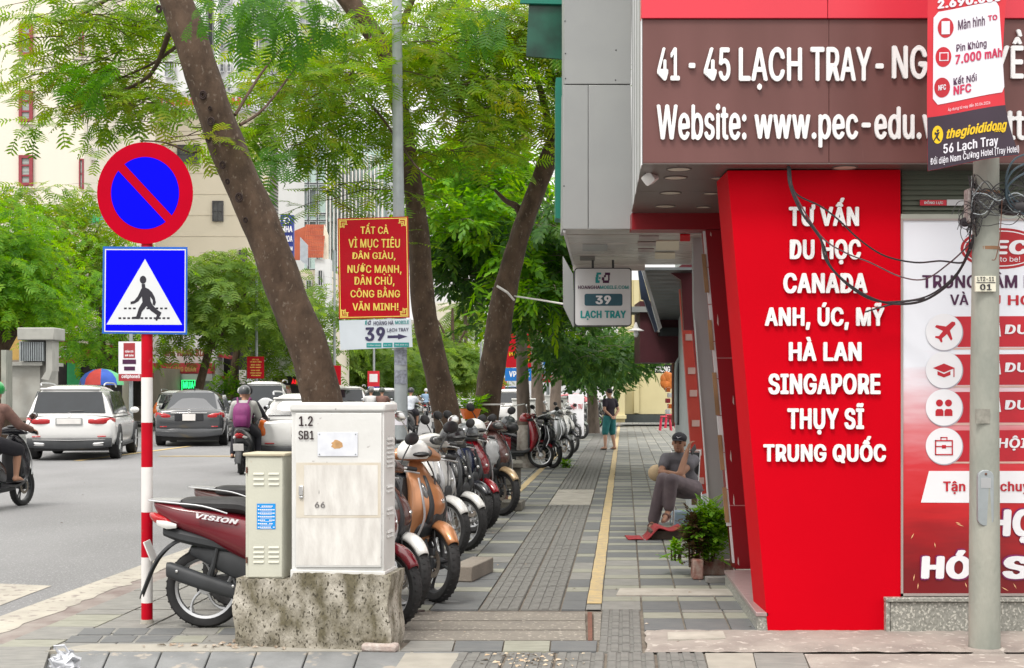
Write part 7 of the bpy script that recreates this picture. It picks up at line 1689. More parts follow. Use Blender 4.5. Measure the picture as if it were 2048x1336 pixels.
# ------------------------------------------------------------------ cars
def carpaint(nm, c): return mat(nm, c, .22, var=.02, sc_=1, coat=.8)
CP = {'white': carpaint('white car paint', (.72, .72, .71)), 'grey': carpaint('dark grey car paint', (.05, .053, .058)), 'red': carpaint('red car paint', (.30, .01, .02)), 'blue': carpaint('blue car paint', (.05, .12, .25))}
def car(loc, hd, label, L=4.6, W=1.88, H=1.66, kind='suv', body='white', detail=1, group=None, spare=False, scl=1.0):
    """local frame: x forward from the tail at 0, y to the left, z up"""
    t = empty('car', loc, label, 'car', group, hd); t.scale = (scl,)*3; m = CP[body]
    B_ = lambda b, n, m_, p=t, **k: b.build(n, m_, p, local=True, **k)
    suv = kind != 'sedan'; bz = 1.0 if suv else .92; gz = .26 if suv else .2; w = W/2
    # lower body: rings along x of (y, z)
    if suv: stn = [(.0, .90, .62, .90), (.05, .965, .46, .97), (.25, 1, .34, 1.0), (.9, 1.0, .28, 1.0), (2.3, .985, .27, 1.0), (3.3, .99, .27, .99), (3.9, .97, .28, .94), (L-.25, .90, .32, .86), (L-.05, .80, .42, .74), (L, .74, .50, .66)]
    else: stn = [(.0, .84, .55, .86), (.06, .93, .40, .97), (.3, .99, .28, .99), (.9, 1.0, .22, .98), (2.3, .985, .21, .93), (3.3, .99, .21, .90), (3.9, .97, .22, .84), (L-.25, .90, .26, .76), (L-.05, .80, .34, .66), (L, .74, .42, .58)]
    b = MB(); cols_ = 13
    def ring(x, wf, z0, z1):
        ww = w*wf; d = z1-z0; h = [(0, z0), (.80, z0), (.93, z0+.05*d), (.985, z0+.25*d), (1.0, z0+.50*d), (.99, z0+.70*d), (.955, z0+.88*d), (.90, z0+.97*d), (.80, z1), (.45, z1+.025), (0, z1+.035)]
        pts = [(x, ww*a, q) for a, q in h]; return pts+[(x, -a, q) for _, a, q in reversed(pts[1:-1])]
    rs = crom([sum([list(p) for p in ring(*s_)], []) for s_ in stn], 3); nr = len(ring(*stn[0]))
    for r_ in rs: b.v += [Vector(r_[3*i:3*i+3]) for i in range(nr)]
    for i in range(len(rs)-1):
        for k in range(nr): b.f.append((i*nr+k, i*nr+(k+1) % nr, (i+1)*nr+(k+1) % nr, (i+1)*nr+k))
    b.f.append(tuple(range(nr))); b.f.append(tuple(range((len(rs)-1)*nr, len(rs)*nr)))
    B_(b, 'body', m, smooth=50)
    # cabin shell as a closed loft along x
    zb = bz-.03
    if suv: cs_ = [(.04, .86, zb, zb+.03), (.10, .86, zb, zb+.22), (.22, .84, zb, H-.10), (.38, .80, zb, H-.02), (1.2, .80, zb, H), (2.2, .79, zb, H-.02), (2.75, .78, zb, H-.12), (3.35, .80, zb, zb+.10), (3.6, .78, zb-.02, zb)]
    else: cs_ = [(.55, .80, zb, zb+.03), (.75, .80, zb, zb+.15), (1.30, .74, zb, H-.06), (1.6, .73, zb, H-.01), (2.1, .73, zb, H), (2.6, .73, zb, H-.06), (3.35, .78, zb-.05, zb+.05), (3.6, .76, zb-.06, zb-.02)]
    if kind == 'hatch': cs_ = [(.04, .84, zb, zb+.03), (.10, .83, zb, zb+.24), (.26, .78, zb, H-.06), (.5, .76, zb, H), (1.3, .76, zb, H), (2.0, .76, zb, H-.05), (2.7, .78, zb, zb+.06), (2.9, .76, zb-.02, zb)]
    def sec(s_, n=20):
        x, wf, z0, z1 = s_; ww = w*wf; h = max(.01, z1-z0); out = []
        base_w = w*.945
        for k in range(n+1):
            u_ = k/n; 
            # from left belt up over the roof to right belt
            a = PI*u_; cx = math.cos(a); sx = math.sin(a); e_ = .42
            y = math.copysign(abs(cx)**e_, cx); q = abs(sx)**e_
            yw = lerp(base_w, ww*.86, q); out.append(Vector((x, y*yw, z0+h*q)))
        return out
    cs2 = [tuple(q) for q in crom(cs_, 4)]; b = MB(); n = 20
    for s_ in cs2: b.v += sec(s_, n)
    for i in range(len(cs2)-1):
        for k in range(n): a = i*(n+1)+k; b.f.append((a, a+1, a+n+2, a+n+1))
    B_(b, 'roof', m, smooth=40)
    # glazing: quads lying just outside the shell
    def glassq(nm, pts, off, m_=M_GLASS):
        c = [Vector(p) for p in pts]; n_ = (c[1]-c[0]).cross(c[-1]-c[0]).normalized(); g = MB(); g.prism([p+n_*off for p in c], -n_*.012); return B_(g, nm, m_, bev=.006)
    e_ = .9
    if suv or kind == 'hatch':
        hh = H
        xr0, xr1 = .085, .235 if kind == 'suv' else .27
        yb, yt = w*.80, w*.70
        rear = [(xr0-.01, yb, bz+.05), (xr0-.01, -yb, bz+.05), (xr1-.02, -yt, hh-.17), (xr1-.02, yt, hh-.17)]
        if kind == 'hatch': rear = [(xr0-.02, yb*.95, bz+.06), (xr0-.02, -yb*.95, bz+.06), (.215, -yt*.95, hh-.17), (.215, yt*.95, hh-.17)]
        glassq('rear_window', rear, .035)
        B_(MB().box(.16, -w*.66, hh-.115, .42, w*.66, hh-.075), 'spoiler', m, bev=.015)
        x_s = [(.42, .98), (1.02, 1.95), (1.99, 2.62)]; xtop = [(.60, 1.02), (1.06, 1.90), (1.94, 2.32)]
        if kind == 'hatch': x_s = [(.42, .9), (.94, 1.6), (1.64, 2.3)]; xtop = [(.55, .94), (.98, 1.55), (1.59, 1.9)]
    else:
        glassq('rear_window', [(.72, w*.74, bz+.03), (.72, -w*.74, bz+.03), (1.26, -w*.60, H-.10), (1.26, w*.60, H-.10)], .03)
        x_s = [(1.0, 1.35), (1.4, 2.1), (2.14, 2.95)]; xtop = [(1.35, 1.45), (1.5, 2.05), (2.09, 2.55)]
    for s in (-1, 1):
        for i in range(3):
            yb, yt = w*.935+.004, w*.80
            q = [(x_s[i][0], s*yb, bz+.03), (x_s[i][1], s*yb, bz+.03), (xtop[i][1], s*yt, H-.15), (xtop[i][0], s*yt, H-.15)]
            if s > 0: q.reverse()
            glassq('side_window', q, .012)
        if suv: B_(arm([(.5, s*w*.70, H-.02), (.7, s*w*.72, H+.04), (2.0, s*w*.72, H+.03), (2.4, s*w*.70, H-.04)], .018, 6), 'roof_rail', M_ALU)
        # door mirror
        B_(MB().ell((2.75 if kind != 'hatch' else 2.2, s*(w+.10), bz+.09), (.07, .11, .075), 14, 8), 'door_mirror', m if detail else M_BLACK)
        for xx in ((1.75, 2.6) if detail else ()): B_(MB().tube([(xx, s*(w*.985+.012), bz-.14), (xx+.18, s*(w*.985+.012), bz-.135)], .012, 6), 'door_handle', m)
        B_(MB().box(.9, s*w*.97-.03, gz+.02, 3.5, s*w*.97+.03, gz+.09), 'side_sill', M_DKPL, bev=.01)
        # door seams
    wr = .36 if suv else .33
    for xx in (.88, .88+(L*.61)):
        for s in (-1, 1):
            # wheel arch, tyre and rim
            b = MB(); b.lathe([(wr+.055, -.02), (wr+.055, .02), (wr-.02, .02), (wr-.02, -.02)], (xx, s*(w-.005), wr+.02), 'y', 26, closed=True, a0=R(-8), a1=R(188)); B_(b, 'wheel_arch', M_DKPL)
            b = MB(); b.lathe([(0, -.012), (wr+.04, -.012), (wr+.04, .012), (0, .012)], (xx, s*(w-.012), wr+.02), 'y', 26, closed=True, a0=0, a1=PI); B_(b, 'wheel_well', M_BLACK)
            b = MB(); b.lathe([(wr*.66, -.10), (wr*.93, -.115), (wr, -.09), (wr, .09), (wr*.93, .115), (wr*.66, .10)], (xx, s*(w-.09), wr), 'y', 30, closed=True); wo_ = B_(b, 'wheel', M_RUB)
            b = MB(); b.lathe([(wr*.67, .0), (wr*.62, .06), (wr*.6, .0)], (xx, s*(w-.03), wr), 'y', 26, closed=True)
            for k in range(5): a = 2*PI*k/5; b.tube([(xx+.04*math.cos(a), s*(w+.0), wr+.04*math.sin(a)), (xx+wr*.64*math.cos(a+.08), s*(w+.005), wr+wr*.64*math.sin(a+.08))], [.03, .022], 6)
            b.ell((xx, s*(w-.0), wr), (.06, .02, .06), 10, 6); B_(b, 'rim', M_ALU if detail != 2 else M_DKPL, wo_)
            b = MB(); b.lathe([(0, 0), (wr*.6, 0)], (xx, s*(w-.06), wr), 'y', 20); B_(b, 'rim_back', M_BLACK, wo_)
    # rear lamps, plate, bumper
    for s in (-1, 1):
        if kind == 'suv':
            z0, z1 = .80, .96
            st = [(s*w*.42, .03, .87, .035, .055), (s*w*.62, .01, .87, .05, .065), (s*w*.82, .05, .88, .06, .075), (s*w*.94, .14, .885, .07, .07), (s*w*.985, .30, .89, .05, .045)]
        elif kind == 'sedan': st = [(s*w*.42, .045, .80, .03, .035), (s*w*.62, .03, .82, .04, .06), (s*w*.84, .07, .83, .06, .085), (s*w*.95, .18, .83, .06, .08), (s*w*.99, .30, .82, .04, .05)]
        else: st = None
        if st: B_(MB().loft(st, 'y', 14, 3, 3), 'tail_lamp', M_LENSR)
        else:
            B_(MB().loft([(.62, .08, s*w*.86, .05, .07), (.75, .05, s*w*.90, .07, .09), (.95, .09, s*w*.88, .07, .07), (1.10, .12, s*w*.84, .04, .03)], 'z', 12, 3, 3), 'tail_lamp', M_LENSO if not spare else M_LENSR)
        if kind == 'suv' and detail: 
            B_(MB().loft([(s*w*.50, -.02, .36, .02, .03), (s*w*.58, -.03, .36, .03, .045), (s*w*.76, -.01, .37, .03, .045), (s*w*.82, .03, .37, .02, .03)], 'y', 12, 2, 3), 'exhaust_trim', M_CHR)
            B_(MB().loft([(s*w*.54, -.045, .36, .01, .018), (s*w*.78, -.03, .37, .01, .022)], 'y', 10, 1, 3), 'exhaust_hole', M_BLACK)
        B_(MB().box(-.012, s*w*.72-.09, .52, .03, s*w*.72+.09, .545), 'reflector', M_LENSR, bev=.006)
    pz = .87 if kind == 'suv' else .78
    B_(MB().box(-.035, -.26 if detail else -.2, pz-.06, -.0, .26 if detail else .2, pz+.06) if kind == 'suv' else MB().box(-.03, -.17, pz-.09, .01, .17, pz+.09), 'number_plate', M_WHP, bev=.006)
    if kind == 'suv' and not spare: B_(MB().box(-.028, -.29, pz-.085, -.002, .29, pz+.085), 'plate_recess', M_GREYP, bev=.01)
    if kind == 'sedan': B_(MB().box(-.015, -.38, .68, .02, .38, .885), 'boot_recess', PB['black'], bev=.02); B_(MB().box(-.03, -.48, .885, .01, .48, .905), 'chrome_strip', M_CHR, bev=.005)
    B_(MB().loft([(-w*.93, .08, .40, .09, .10), (-w*.6, .02, .37, .07, .11), (0, .0, .36, .06, .12), (w*.6, .02, .37, .07, .11), (w*.93, .08, .40, .09, .10)], 'y', 12, 3, 3.5), 'bumper', M_DKPL if suv else m)
    if kind == 'suv' and detail: B_(MB().loft([(-w*.80, .0, .465, .03, .014), (0, -.05, .45, .03, .014), (w*.80, .0, .465, .03, .014)], 'y', 8, 3, 3), 'bumper_trim', M_CHR)
    b = MB()
    for k in range(3): a = k*2*PI/3+PI/2; b.tube([(-.012, 0, 1.01 if suv else .94), (-.012, .04*math.cos(a), (1.01 if suv else .94)+.04*math.sin(a))], .004, 4)
    b.lathe([(.045, -.006), (.05, 0), (.045, .006), (.04, 0)], (-.005, 0, 1.01 if suv else .94), 'x', 20, closed=True)
    B_(b, 'badge', M_CHR)
    if suv and not spare: B_(MB().tube([(.045, .0, bz+.09), (.05, -.32, bz+.11)], [.014, .008], 6), 'wiper', M_BLACK)
    B_(MB().box(.3, -w*.82, gz-.06, L-.4, w*.82, gz+.1), 'underbody', M_BLACK)
    if spare:
        b = MB(); b.lathe([(0, -.27), (.22, -.265), (.33, -.24), (.37, -.18), (.37, -.04), (.33, 0), (0, 0)], (0, -.1, .92), 'x', 36)
        for v in b.v: pass
        B_(b, 'spare_wheel_cover', carpaint('silver cover paint', (.50, .51, .52)))
    B_(MB().tube([(L*.33, 0, H), (L*.32-.03, 0, H+.10)], [.02, .006], 6), 'antenna', M_BLACK)
    return t
def car_at(px, py, zr, hd, label, **k):
    """near rear centre of the car on the road at the pixel"""
    p = G(px, py, zr); return car(p, R(hd), label, **k)
c1 = car_at(138, 921, .03, 98, 'white luxury SUV with wide red lamps driving away at the left', L=4.65, W=1.96, H=1.69, kind='suv', body='white')
car_at(378, 893, .03, 97, 'dark grey sedan with white plate driving away beside the striped post', L=4.6, W=1.86, H=1.52, kind='sedan', body='grey', scl=1.04)
car_at(527, 866, .03, 94, 'white off-roader with a silver spare wheel cover on its tail', L=4.8, W=1.85, H=1.90, kind='suv', body='white', spare=True, detail=0)
car_at(600, 942, .03, 92, 'white hatchback with orange tail lamps half hidden behind the cabinets', L=3.7, W=1.64, H=1.50, kind='hatch', body='white', detail=1)
car_at(352, 862, .03, 96, 'white hatchback driving ahead of the dark grey sedan', L=4.0, W=1.75, H=1.56, kind='hatch', body='white', detail=0)
car_at(694, 850, .03, 92, 'white SUV partly hidden by the first leaning trunk', L=4.7, W=1.86, H=1.76, kind='suv', body='white', detail=0)
car_at(762, 846, .03, 87, 'white SUV with black rear window ahead of the far riders', L=4.6, W=1.9, H=1.68, kind='suv', body='white', detail=0)
car_at(1020, 858, .02, 87, 'white hatchback seen between the lime washed and slim trunks', L=4.2, W=1.8, H=1.62, kind='hatch', body='white', detail=0)
car_at(1200, 826, .02, 178, 'red car crossing at the end of the pavement', L=4.4, W=1.8, H=1.35, kind='sedan', body='red', detail=0)
car_at(30, 842, .02, 100, 'grey car parked in front of the transformer block', L=4.2, W=1.8, H=1.45, kind='sedan', body='grey', detail=0)
car_at(1018, 822, .02, 87, 'blue van far beyond the white hatchback', L=4.4, W=1.8, H=1.9, kind='suv', body='blue', detail=0)

# ------------------------------------------------------------------ people
def body_mesh(parts, vox, name, m, parent, local=True, smooth_it=4, kind=None):
    """parts: list of ('e', centre, radii, rotation) ellipsoids or ('t', path, radii, flat) limbs merged into one continuous skin"""
    b = MB()
    for q in parts:
        if q[0] == 'e': b.ell(q[1], q[2], 18, 12, q[3] if len(q) > 3 else None)
        else:
            n = 12; path = [Vector(x) for x in q[1]]; rad = q[2]
            b.tube(path, rad, n, flat=q[3] if len(q) > 3 else 1)
            for p, r in zip(path, rad): b.ell(p, (r*.985, r*.985, r*.985*1), 12, 8)
    if parent is not None and not local:
        o = ORG[parent.name]; b.v = [v-o for v in b.v]
    me = b.mesh(name, smooth=0); ob = bpy.data.objects.new(name, me); COL.objects.link(ob)
    r = ob.modifiers.new('r', 'REMESH'); r.mode = 'VOXEL'; r.voxel_size = vox; s = ob.modifiers.new('s', 'SMOOTH'); s.iterations = smooth_it; s.factor = .6
    dg = bpy.context.evaluated_depsgraph_get(); m2 = bpy.data.meshes.new_from_object(ob.evaluated_get(dg)); bpy.data.objects.remove(ob); m2.name = name
    m2.polygons.foreach_set('use_smooth', [True]*len(m2.polygons)); m2.materials.clear(); m2.materials.append(m)
    o = link(name, m2, None, parent); return o
def head_parts(c, f=(1, 0, 0), up=(0, 0, 1), s=1.0):
    """head centred at c facing f"""
    f = Vector(f).normalized(); u = Vector(up).normalized(); l = u.cross(f).normalized(); u = f.cross(l)
    M = Matrix((f, l, u)).transposed(); c = Vector(c)
    w = lambda x, y, z: c+(M @ Vector((x, y, z)))*s
    e = lambda x, y, z, a, b_, d: ('e', w(x, y, z), (a*s, b_*s, d*s), M)
    return [e(-.012, 0, .025, .098, .077, .088), e(.022, 0, -.03, .066, .062, .085), e(.070, 0, -.085, .022, .026, .020), e(.092, 0, -.015, .017, .013, .026), e(.086, 0, .022, .014, .05, .010), e(.082, 0, -.055, .012, .025, .009), e(0, .078, -.01, .018, .010, .030), e(0, -.078, -.01, .018, .010, .030)], w, M
def face_bits(t, w, M, s, local, hair=True, cap=None):
    def add(nm, c, r, m):
        b = MB(); b.ell(c, r, 10, 6, M); 
        b.build(nm, m, t, local=local)
    for sy in (-1, 1): add('eye', w(.086, sy*.030, .004), (.008*s, .014*s, .007*s), M_BLACK); add('eyebrow', w(.092, sy*.032, .024), (.006*s, .02*s, .005*s), M_HAIR)
    add('mouth', w(.091, 0, -.056), (.006*s, .022*s, .004*s), mat('lips', (.20, .07, .06), .6))
    if hair: 
        b = MB(); b.ell(w(-.022, 0, .045), (.100*s, .084*s, .085*s), 18, 12, M); b.build('hair', M_HAIR, t, local=local)
def hand_parts(wrist, d, n_, s=1.0, curl=.6):
    """palm and five fingers starting at the wrist along d, palm facing n_"""
    d = Vector(d).normalized(); n_ = Vector(n_).normalized(); sd = d.cross(n_).normalized(); w = Vector(wrist); out = []
    M = Matrix((d, sd, n_)).transposed()
    out.append(('e', w+d*.045*s, (.05*s, .040*s, .017*s), M))
    for i, ln in enumerate((.070, .080, .075, .058)):
        b0 = w+d*.082*s+sd*(.028-.019*i)*s; b1 = b0+(d*math.cos(curl*.6)+n_*math.sin(curl*.6))*ln*.5*s; b2 = b1+(d*math.cos(curl*1.7)+n_*math.sin(curl*1.7))*ln*.5*s
        out.append(('t', [b0-d*.02*s, b0, b1, b2], [.0095*s, .0095*s, .009*s, .0075*s]))
    t0 = w+d*.03*s+sd*.03*s; out.append(('t', [t0, t0+(d*.6+sd*.6+n_*.3)*.035*s, t0+(d*.9+sd*.2+n_*.6)*.06*s], [.012*s, .011*s, .009*s]))
    return out
# seated man, placed by where his joints stand in the street
def J(px, py, Y): return P(px, py, Y)
sm = empty('person', G(1345, 1058), 'man in black cap and grey shirt sitting cross legged holding a phone to his ear', 'person')
hipL, hipR = J(1356, 975, 16.35), J(1386, 978, 16.30); chest = J(1360, 935, 16.38); belly = J(1368, 962, 16.36); neck = J(1359, 906, 16.35)
shl, shr = J(1332, 917, 16.36), J(1388, 921, 16.30)
elbR, wrR = J(1360, 948, 15.98), J(1375, 900, 16.1); elbL, wrL = J(1322, 944, 16.22), J(1352, 948, 15.98)
kneeA, ankA, toeA = J(1326, 958, 15.90), J(1306, 1042, 15.98), J(1299, 1056, 15.78)
kneeB, ankB, toeB = J(1343, 960, 15.80), J(1337, 1022, 15.88), J(1327, 1042, 15.70)
ankA.z = .085; toeA.z = .03
hc = J(1358, 886, 16.28)
hp, w_, M_ = head_parts(hc, (-.28, -1, -.02), (.05, -.05, 1), .98)
bp_ = hp+[('t', [neck+Vector((0, 0, -.04)), neck+Vector((0, 0, .04)), hc+Vector((0, .02, -.02))], [.06, .055, .052])]
bp_ += [('e', chest, (.15, .10, .17)), ('e', belly, (.145, .115, .13)), ('t', [hipL, (hipL+hipR)/2, hipR], [.10, .11, .10])]
bp_ += [('t', [shl, (shl+elbL)/2, elbL], [.055, .047, .038]), ('t', [elbL, wrL], [.038, .026]), ('t', [shr, (shr+elbR)/2, elbR], [.055, .047, .040]), ('t', [elbR, (elbR+wrR)/2, wrR], [.040, .038, .026])]
bp_ += hand_parts(wrR, (wrR-elbR)+Vector((.02, -.0, .03)), (.8, .3, .1), .95, 1.0)+hand_parts(wrL, Vector((1, -.1, -.2)), (0, .6, -.6), .9, .8)
bp_ += [('t', [hipR, kneeB], [.085, .058]), ('t', [kneeB, (kneeB+ankB)/2, ankB], [.056, .050, .032]), ('t', [hipL, kneeA], [.085, .058]), ('t', [kneeA, (kneeA+ankA)/2, ankA], [.056, .050, .033]),
        ('t', [ankA, (ankA+toeA)/2+Vector((0, 0, .0)), toeA], [.034, .033, .022]), ('t', [ankB, (ankB+toeB)/2, toeB], [.034, .033, .022])]
body_mesh(bp_, .0095, 'body', M_SKIND, sm, local=False, smooth_it=3)
M_SHG = mat('grey cotton shirt', (.115, .11, .125), .85, c2=(.085, .08, .09), sc_=9, bump=.5, bsc=18)
body_mesh([('e', chest, (.172, .122, .185)), ('e', belly+Vector((0, 0, .01)), (.168, .135, .145)), ('t', [(shl+shr)/2+(shl-shr)*.42, (shl+shr)/2, (shl+shr)/2+(shr-shl)*.42], [.075, .082, .075]), ('t', [shl, (shl+elbL)/2], [.072, .066]), ('t', [shr, lerp(shr, elbR, .42)], [.072, .070]), ('t', [neck+Vector((0, 0, -.055)), neck+Vector((0, 0, -.015))], [.08, .062])], .011, 'shirt', M_SHG, sm, local=False)
M_TRG = mat('mauve grey trousers', (.135, .105, .115), .85, c2=(.09, .07, .08), sc_=7, bump=.6, bsc=16)
body_mesh([('t', [hipL, (hipL+hipR)/2, hipR], [.125, .13, .12]), ('t', [hipR, kneeB], [.108, .078]), ('t', [kneeB, (kneeB+ankB)/2, lerp(kneeB, ankB, .86)], [.076, .074, .066]), ('t', [hipL, kneeA], [.105, .078]), ('t', [kneeA, (kneeA+ankA)/2, lerp(kneeA, ankA, .93)], [.076, .076, .070])], .011, 'trousers', M_TRG, sm, local=False)
face_bits(sm, w_, M_, .98, False, hair=True)
M_CAP = mat('black cap cloth', (.012, .012, .018), .8)
b = MB(); b.ell(w_(-.012, 0, .060), (.108, .088, .066), 20, 12, M_); b.build('cap', M_CAP, sm)
b = MB(); b.ell(w_(.115, 0, .040), (.065, .062, .007), 18, 6, M_); b.build('cap_peak', M_CAP, sm)
sw_ = MB(); pts = [(-.030, .010), (-.012, -.008), (.035, .018), (-.010, -.001), (-.020, .004), (-.024, .012)]
sw_.prism([w_(.095, y+.01, z+.070) for y, z in pts], (M_ @ Vector((1, 0, 0)))*.006); sw_.build('cap_mark', M_WPR, sm, smooth=0)
ph = MB(); pd = (wrR-elbR).normalized(); ph.box(-.035, -.005, -.07, .035, .005, .07); ph.xf(Matrix.Translation(J(1387, 899, 16.05)) @ Matrix.Rotation(R(60), 4, 'Z') @ Matrix.Rotation(R(62), 4, 'Y'))
tag(ph.build('phone', M_BLACK, bev=.004), 'black phone held at the ear of the seated man', 'phone')
for ank, toe in ((ankA, toeA), (ankB, toeB)):
    d = (toe-ank); d.z = d.z*.6; b = MB(); mid = (ank+toe)/2+Vector((0, 0, -.032)); M3 = d.to_track_quat('X', 'Z').to_matrix(); b.ell(mid, (.135, .047, .014), 16, 6, M3); s_o = b.build('sandal', mat('brown sandal', (.10, .04, .03), .6), sm)
    b = MB(); b.ell(lerp(ank, toe, .55)+Vector((0, 0, .004)), (.022, .044, .036), 12, 8, M3); b.build('sandal_strap', mat('brown sandal', (0, 0, 0)), sm)
# metal chair with a timber back plank
ch = empty('chair', G(1378, 1040), 'metal framed chair under the seated man', 'chair')
sx = J(1372, 990, 16.4)
b = MB(); b.ell((sx.x, sx.y, .43), (.22, .21, .02), 20, 6); b.build('seat', M_DKPL, ch)
for dx, dy in ((-.17, -.17), (.17, -.17), (-.17, .17), (.17, .17)): b = MB(); b.tube([(sx.x+dx, sx.y+dy, 0), (sx.x+dx*.9, sx.y+dy*.9, .42)], .011, 8); b.build('leg', M_CHR, ch)
b = MB(); b.tube([(sx.x+.16, sx.y+.17, .42), (sx.x+.19, sx.y+.20, .88), (sx.x-.14, sx.y+.26, .88), (sx.x-.16, sx.y+.17, .42)], .011, 8); b.build('back_frame', M_CHR, ch)
b = MB(); b.box(sx.x-.16, sx.y+.2, .60, sx.x+.19, sx.y+.23, .86); b.build('backrest', M_DKPL, ch, bev=.01)
tag(MB().pp([(1383, 930), (1397, 925), (1401, 1010), (1384, 1010)], 16.7, .06).build('timber_board', mat('brown timber board', (.16, .08, .045), .8, var=.2, sc_=8)), 'brown timber board leaning behind the seated man', 'board')
tag(MB().box(sx.x-.12, 16.5, 0, sx.x+.2, 16.8, .16).build('plastic_crate', mat('pale blue plastic', (.30, .40, .52), .5), bev=.01), 'pale blue plastic crate under the chair', 'crate')
# woven hat on his knee side
b = MB(); b.ell(J(1313, 946, 16.45), (.10, .06, .10), 14, 8); tag(b.build('basket', mat('straw', (.48, .36, .22), .8, bump=.5)), 'small straw coloured bag at the elbow of the seated man', 'bag')

def person(loc, hd, label, pose='stand', top=None, bot=None, head='hair', s=1.0, vox=.016, bare_legs=False, skin=M_SKIN, group=None, long_sleeve=False, hcol=None, headz=0):
    t = empty('person', loc, label, 'person', group, hd); t.scale = (s,)*3
    V_ = Vector
    if pose == 'stand':       # hands joined behind the back
        pel = V_((0, 0, .90)); ch_ = V_((-.01, 0, 1.20)); nk = V_((-.01, 0, 1.40)); hd_ = V_((.02, 0, 1.545)); legs = [[V_((0, s_*.09, .86)), V_((.03, s_*.13, .48)), V_((-.02, s_*.17, .08)), V_((.13, s_*.19, .035))] for s_ in (-1, 1)]
        arms = [[V_((-.01, s_*.18, 1.33)), V_((-.08, s_*.25, 1.08)), V_((-.15, s_*.07, .92))] for s_ in (-1, 1)]
    elif pose == 'back':      # pillion rider
        pel = V_((-.42, 0, .90)); ch_ = V_((-.36, 0, 1.20)); nk = V_((-.32, 0, 1.40)); hd_ = V_((-.28, 0, 1.54)); legs = [[V_((-.42, s_*.11, .88)), V_((-.05, s_*.22, .74)), V_((-.18, s_*.25, .36)), V_((-.04, s_*.26, .30))] for s_ in (-1, 1)]
        arms = [[V_((-.34, s_*.18, 1.33)), V_((-.20, s_*.26, 1.1)), V_((-.02, s_*.16, 1.0))] for s_ in (-1, 1)]
    else:                     # rider
        pel = V_((-.16, 0, .90)); ch_ = V_((-.10, 0, 1.20)); nk = V_((-.05, 0, 1.40)); hd_ = V_((.0, 0, 1.545)); legs = [[V_((-.16, s_*.10, .88)), V_((.24, s_*.17, .78)), V_((.20, s_*.17, .42)), V_((.34, s_*.18, .37))] for s_ in (-1, 1)]
        arms = [[V_((-.08, s_*.18, 1.33)), V_((.06, s_*.30, 1.12)), V_((.33, s_*.33, 1.05))] for s_ in (-1, 1)]
    hp, w, M = head_parts(hd_, (1, 0, 0), (0, 0, 1)); up = (ch_-pel).normalized()
    bp = hp+[('t', [nk-up*.06, nk, hd_-V_((0, 0, .05))], [.065, .055, .052]), ('e', ch_, (.10, .155, .19)), ('e', (ch_+pel)/2, (.095, .135, .16)), ('e', pel, (.115, .155, .12))]
    for a in arms:
        bp += [('t', [a[0], (a[0]+a[1])/2, a[1]], [.055, .046, .038]), ('t', [a[1], (a[1]+a[2])/2, a[2]], [.038, .035, .026])]
        if vox < .02: bp += hand_parts(a[2], (a[2]-a[1]), (0, 0, -1) if pose != 'stand' else (-1, 0, 0), .95, .9)
        else: bp += [('t', [a[2], a[2]+(a[2]-a[1]).normalized()*.08], [.03, .022])]
    for l in legs: bp += [('t', [l[0], (l[0]+l[1])/2, l[1]], [.088, .075, .056]), ('t', [l[1], lerp(l[1], l[2], .35), l[2]], [.054, .055, .033]), ('t', [l[2]+V_((-.03, 0, -.02)), (l[2]+l[3])/2, l[3]], [.036, .036, .024])]
    body_mesh(bp, vox, 'body', skin, t)
    k = 1 if long_sleeve else .45
    sp_ = [('e', ch_, (.125, .18, .205)), ('e', (ch_+pel)/2, (.12, .158, .17)), ('e', pel+V_((0, 0, .04)), (.135, .165, .10)), ('t', [arms[0][0]*.9+arms[1][0]*.1, (arms[0][0]+arms[1][0])/2, arms[1][0]*.9+arms[0][0]*.1], [.075, .085, .075]), ('t', [nk-up*.08, nk-up*.03], [.08, .06])]
    for a in arms:
        sp_.append(('t', [a[0], lerp(a[0], a[1], .5 if not long_sleeve else 1)], [.074, .066]))
        if long_sleeve: sp_.append(('t', [a[1], lerp(a[1], a[2], .92)], [.058, .042]))
    body_mesh(sp_, vox, 'shirt', top, t)
    tp = [('e', pel, (.13, .17, .12))]
    for l in legs:
        if bare_legs: tp.append(('t', [l[0], (l[0]+l[1])/2, lerp(l[0], l[1], 1.0)], [.11, .105, .095]))
        else: tp += [('t', [l[0], l[1]], [.105, .078]), ('t', [l[1], lerp(l[1], l[2], .92)], [.075, .055])]
    body_mesh(tp, vox, 'shorts' if bare_legs else 'trousers', bot, t)
    for l in legs:
        b = MB(); b.ell((l[2]+l[3])/2+V_((0, 0, -.032)), (.135, .05, .016), 14, 6); b.build('sandal', mat('dark sandal', (.04, .03, .03), .6), t, local=True)
    face_bits(t, w, M, 1, True, hair=(head == 'hair'))
    if head != 'hair':
        b = MB(); b.ell(w(-.008, 0, .045), (.132, .115, .118), 20, 12); 
        b.v = [v if v.z > w(0, 0, -.02).z else Vector((v.x, v.y, w(0, 0, -.02).z)) for v in b.v]; b.build('helmet', hcol, t, local=True)
        b = MB(); b.ell(w(.13, 0, .03), (.05, .08, .008), 14, 5); b.build('helmet_peak', hcol, t, local=True)
    return t
M_TSH = mat('dark navy t shirt', (.018, .012, .022), .85, bump=.4, bsc=18); M_TEALC = mat('teal shorts cloth', (.02, .17, .17), .8, c2=(.015, .13, .14), sc_=6, bump=.5, bsc=14)
person(G(1219, 900), R(128), 'man in dark t-shirt and teal shorts standing with hands behind his back', 'stand', M_TSH, M_TEALC, 's' if 0 else 'hair', .985, .014, True, mat('pale skin', (.50, .28, .19), .6))
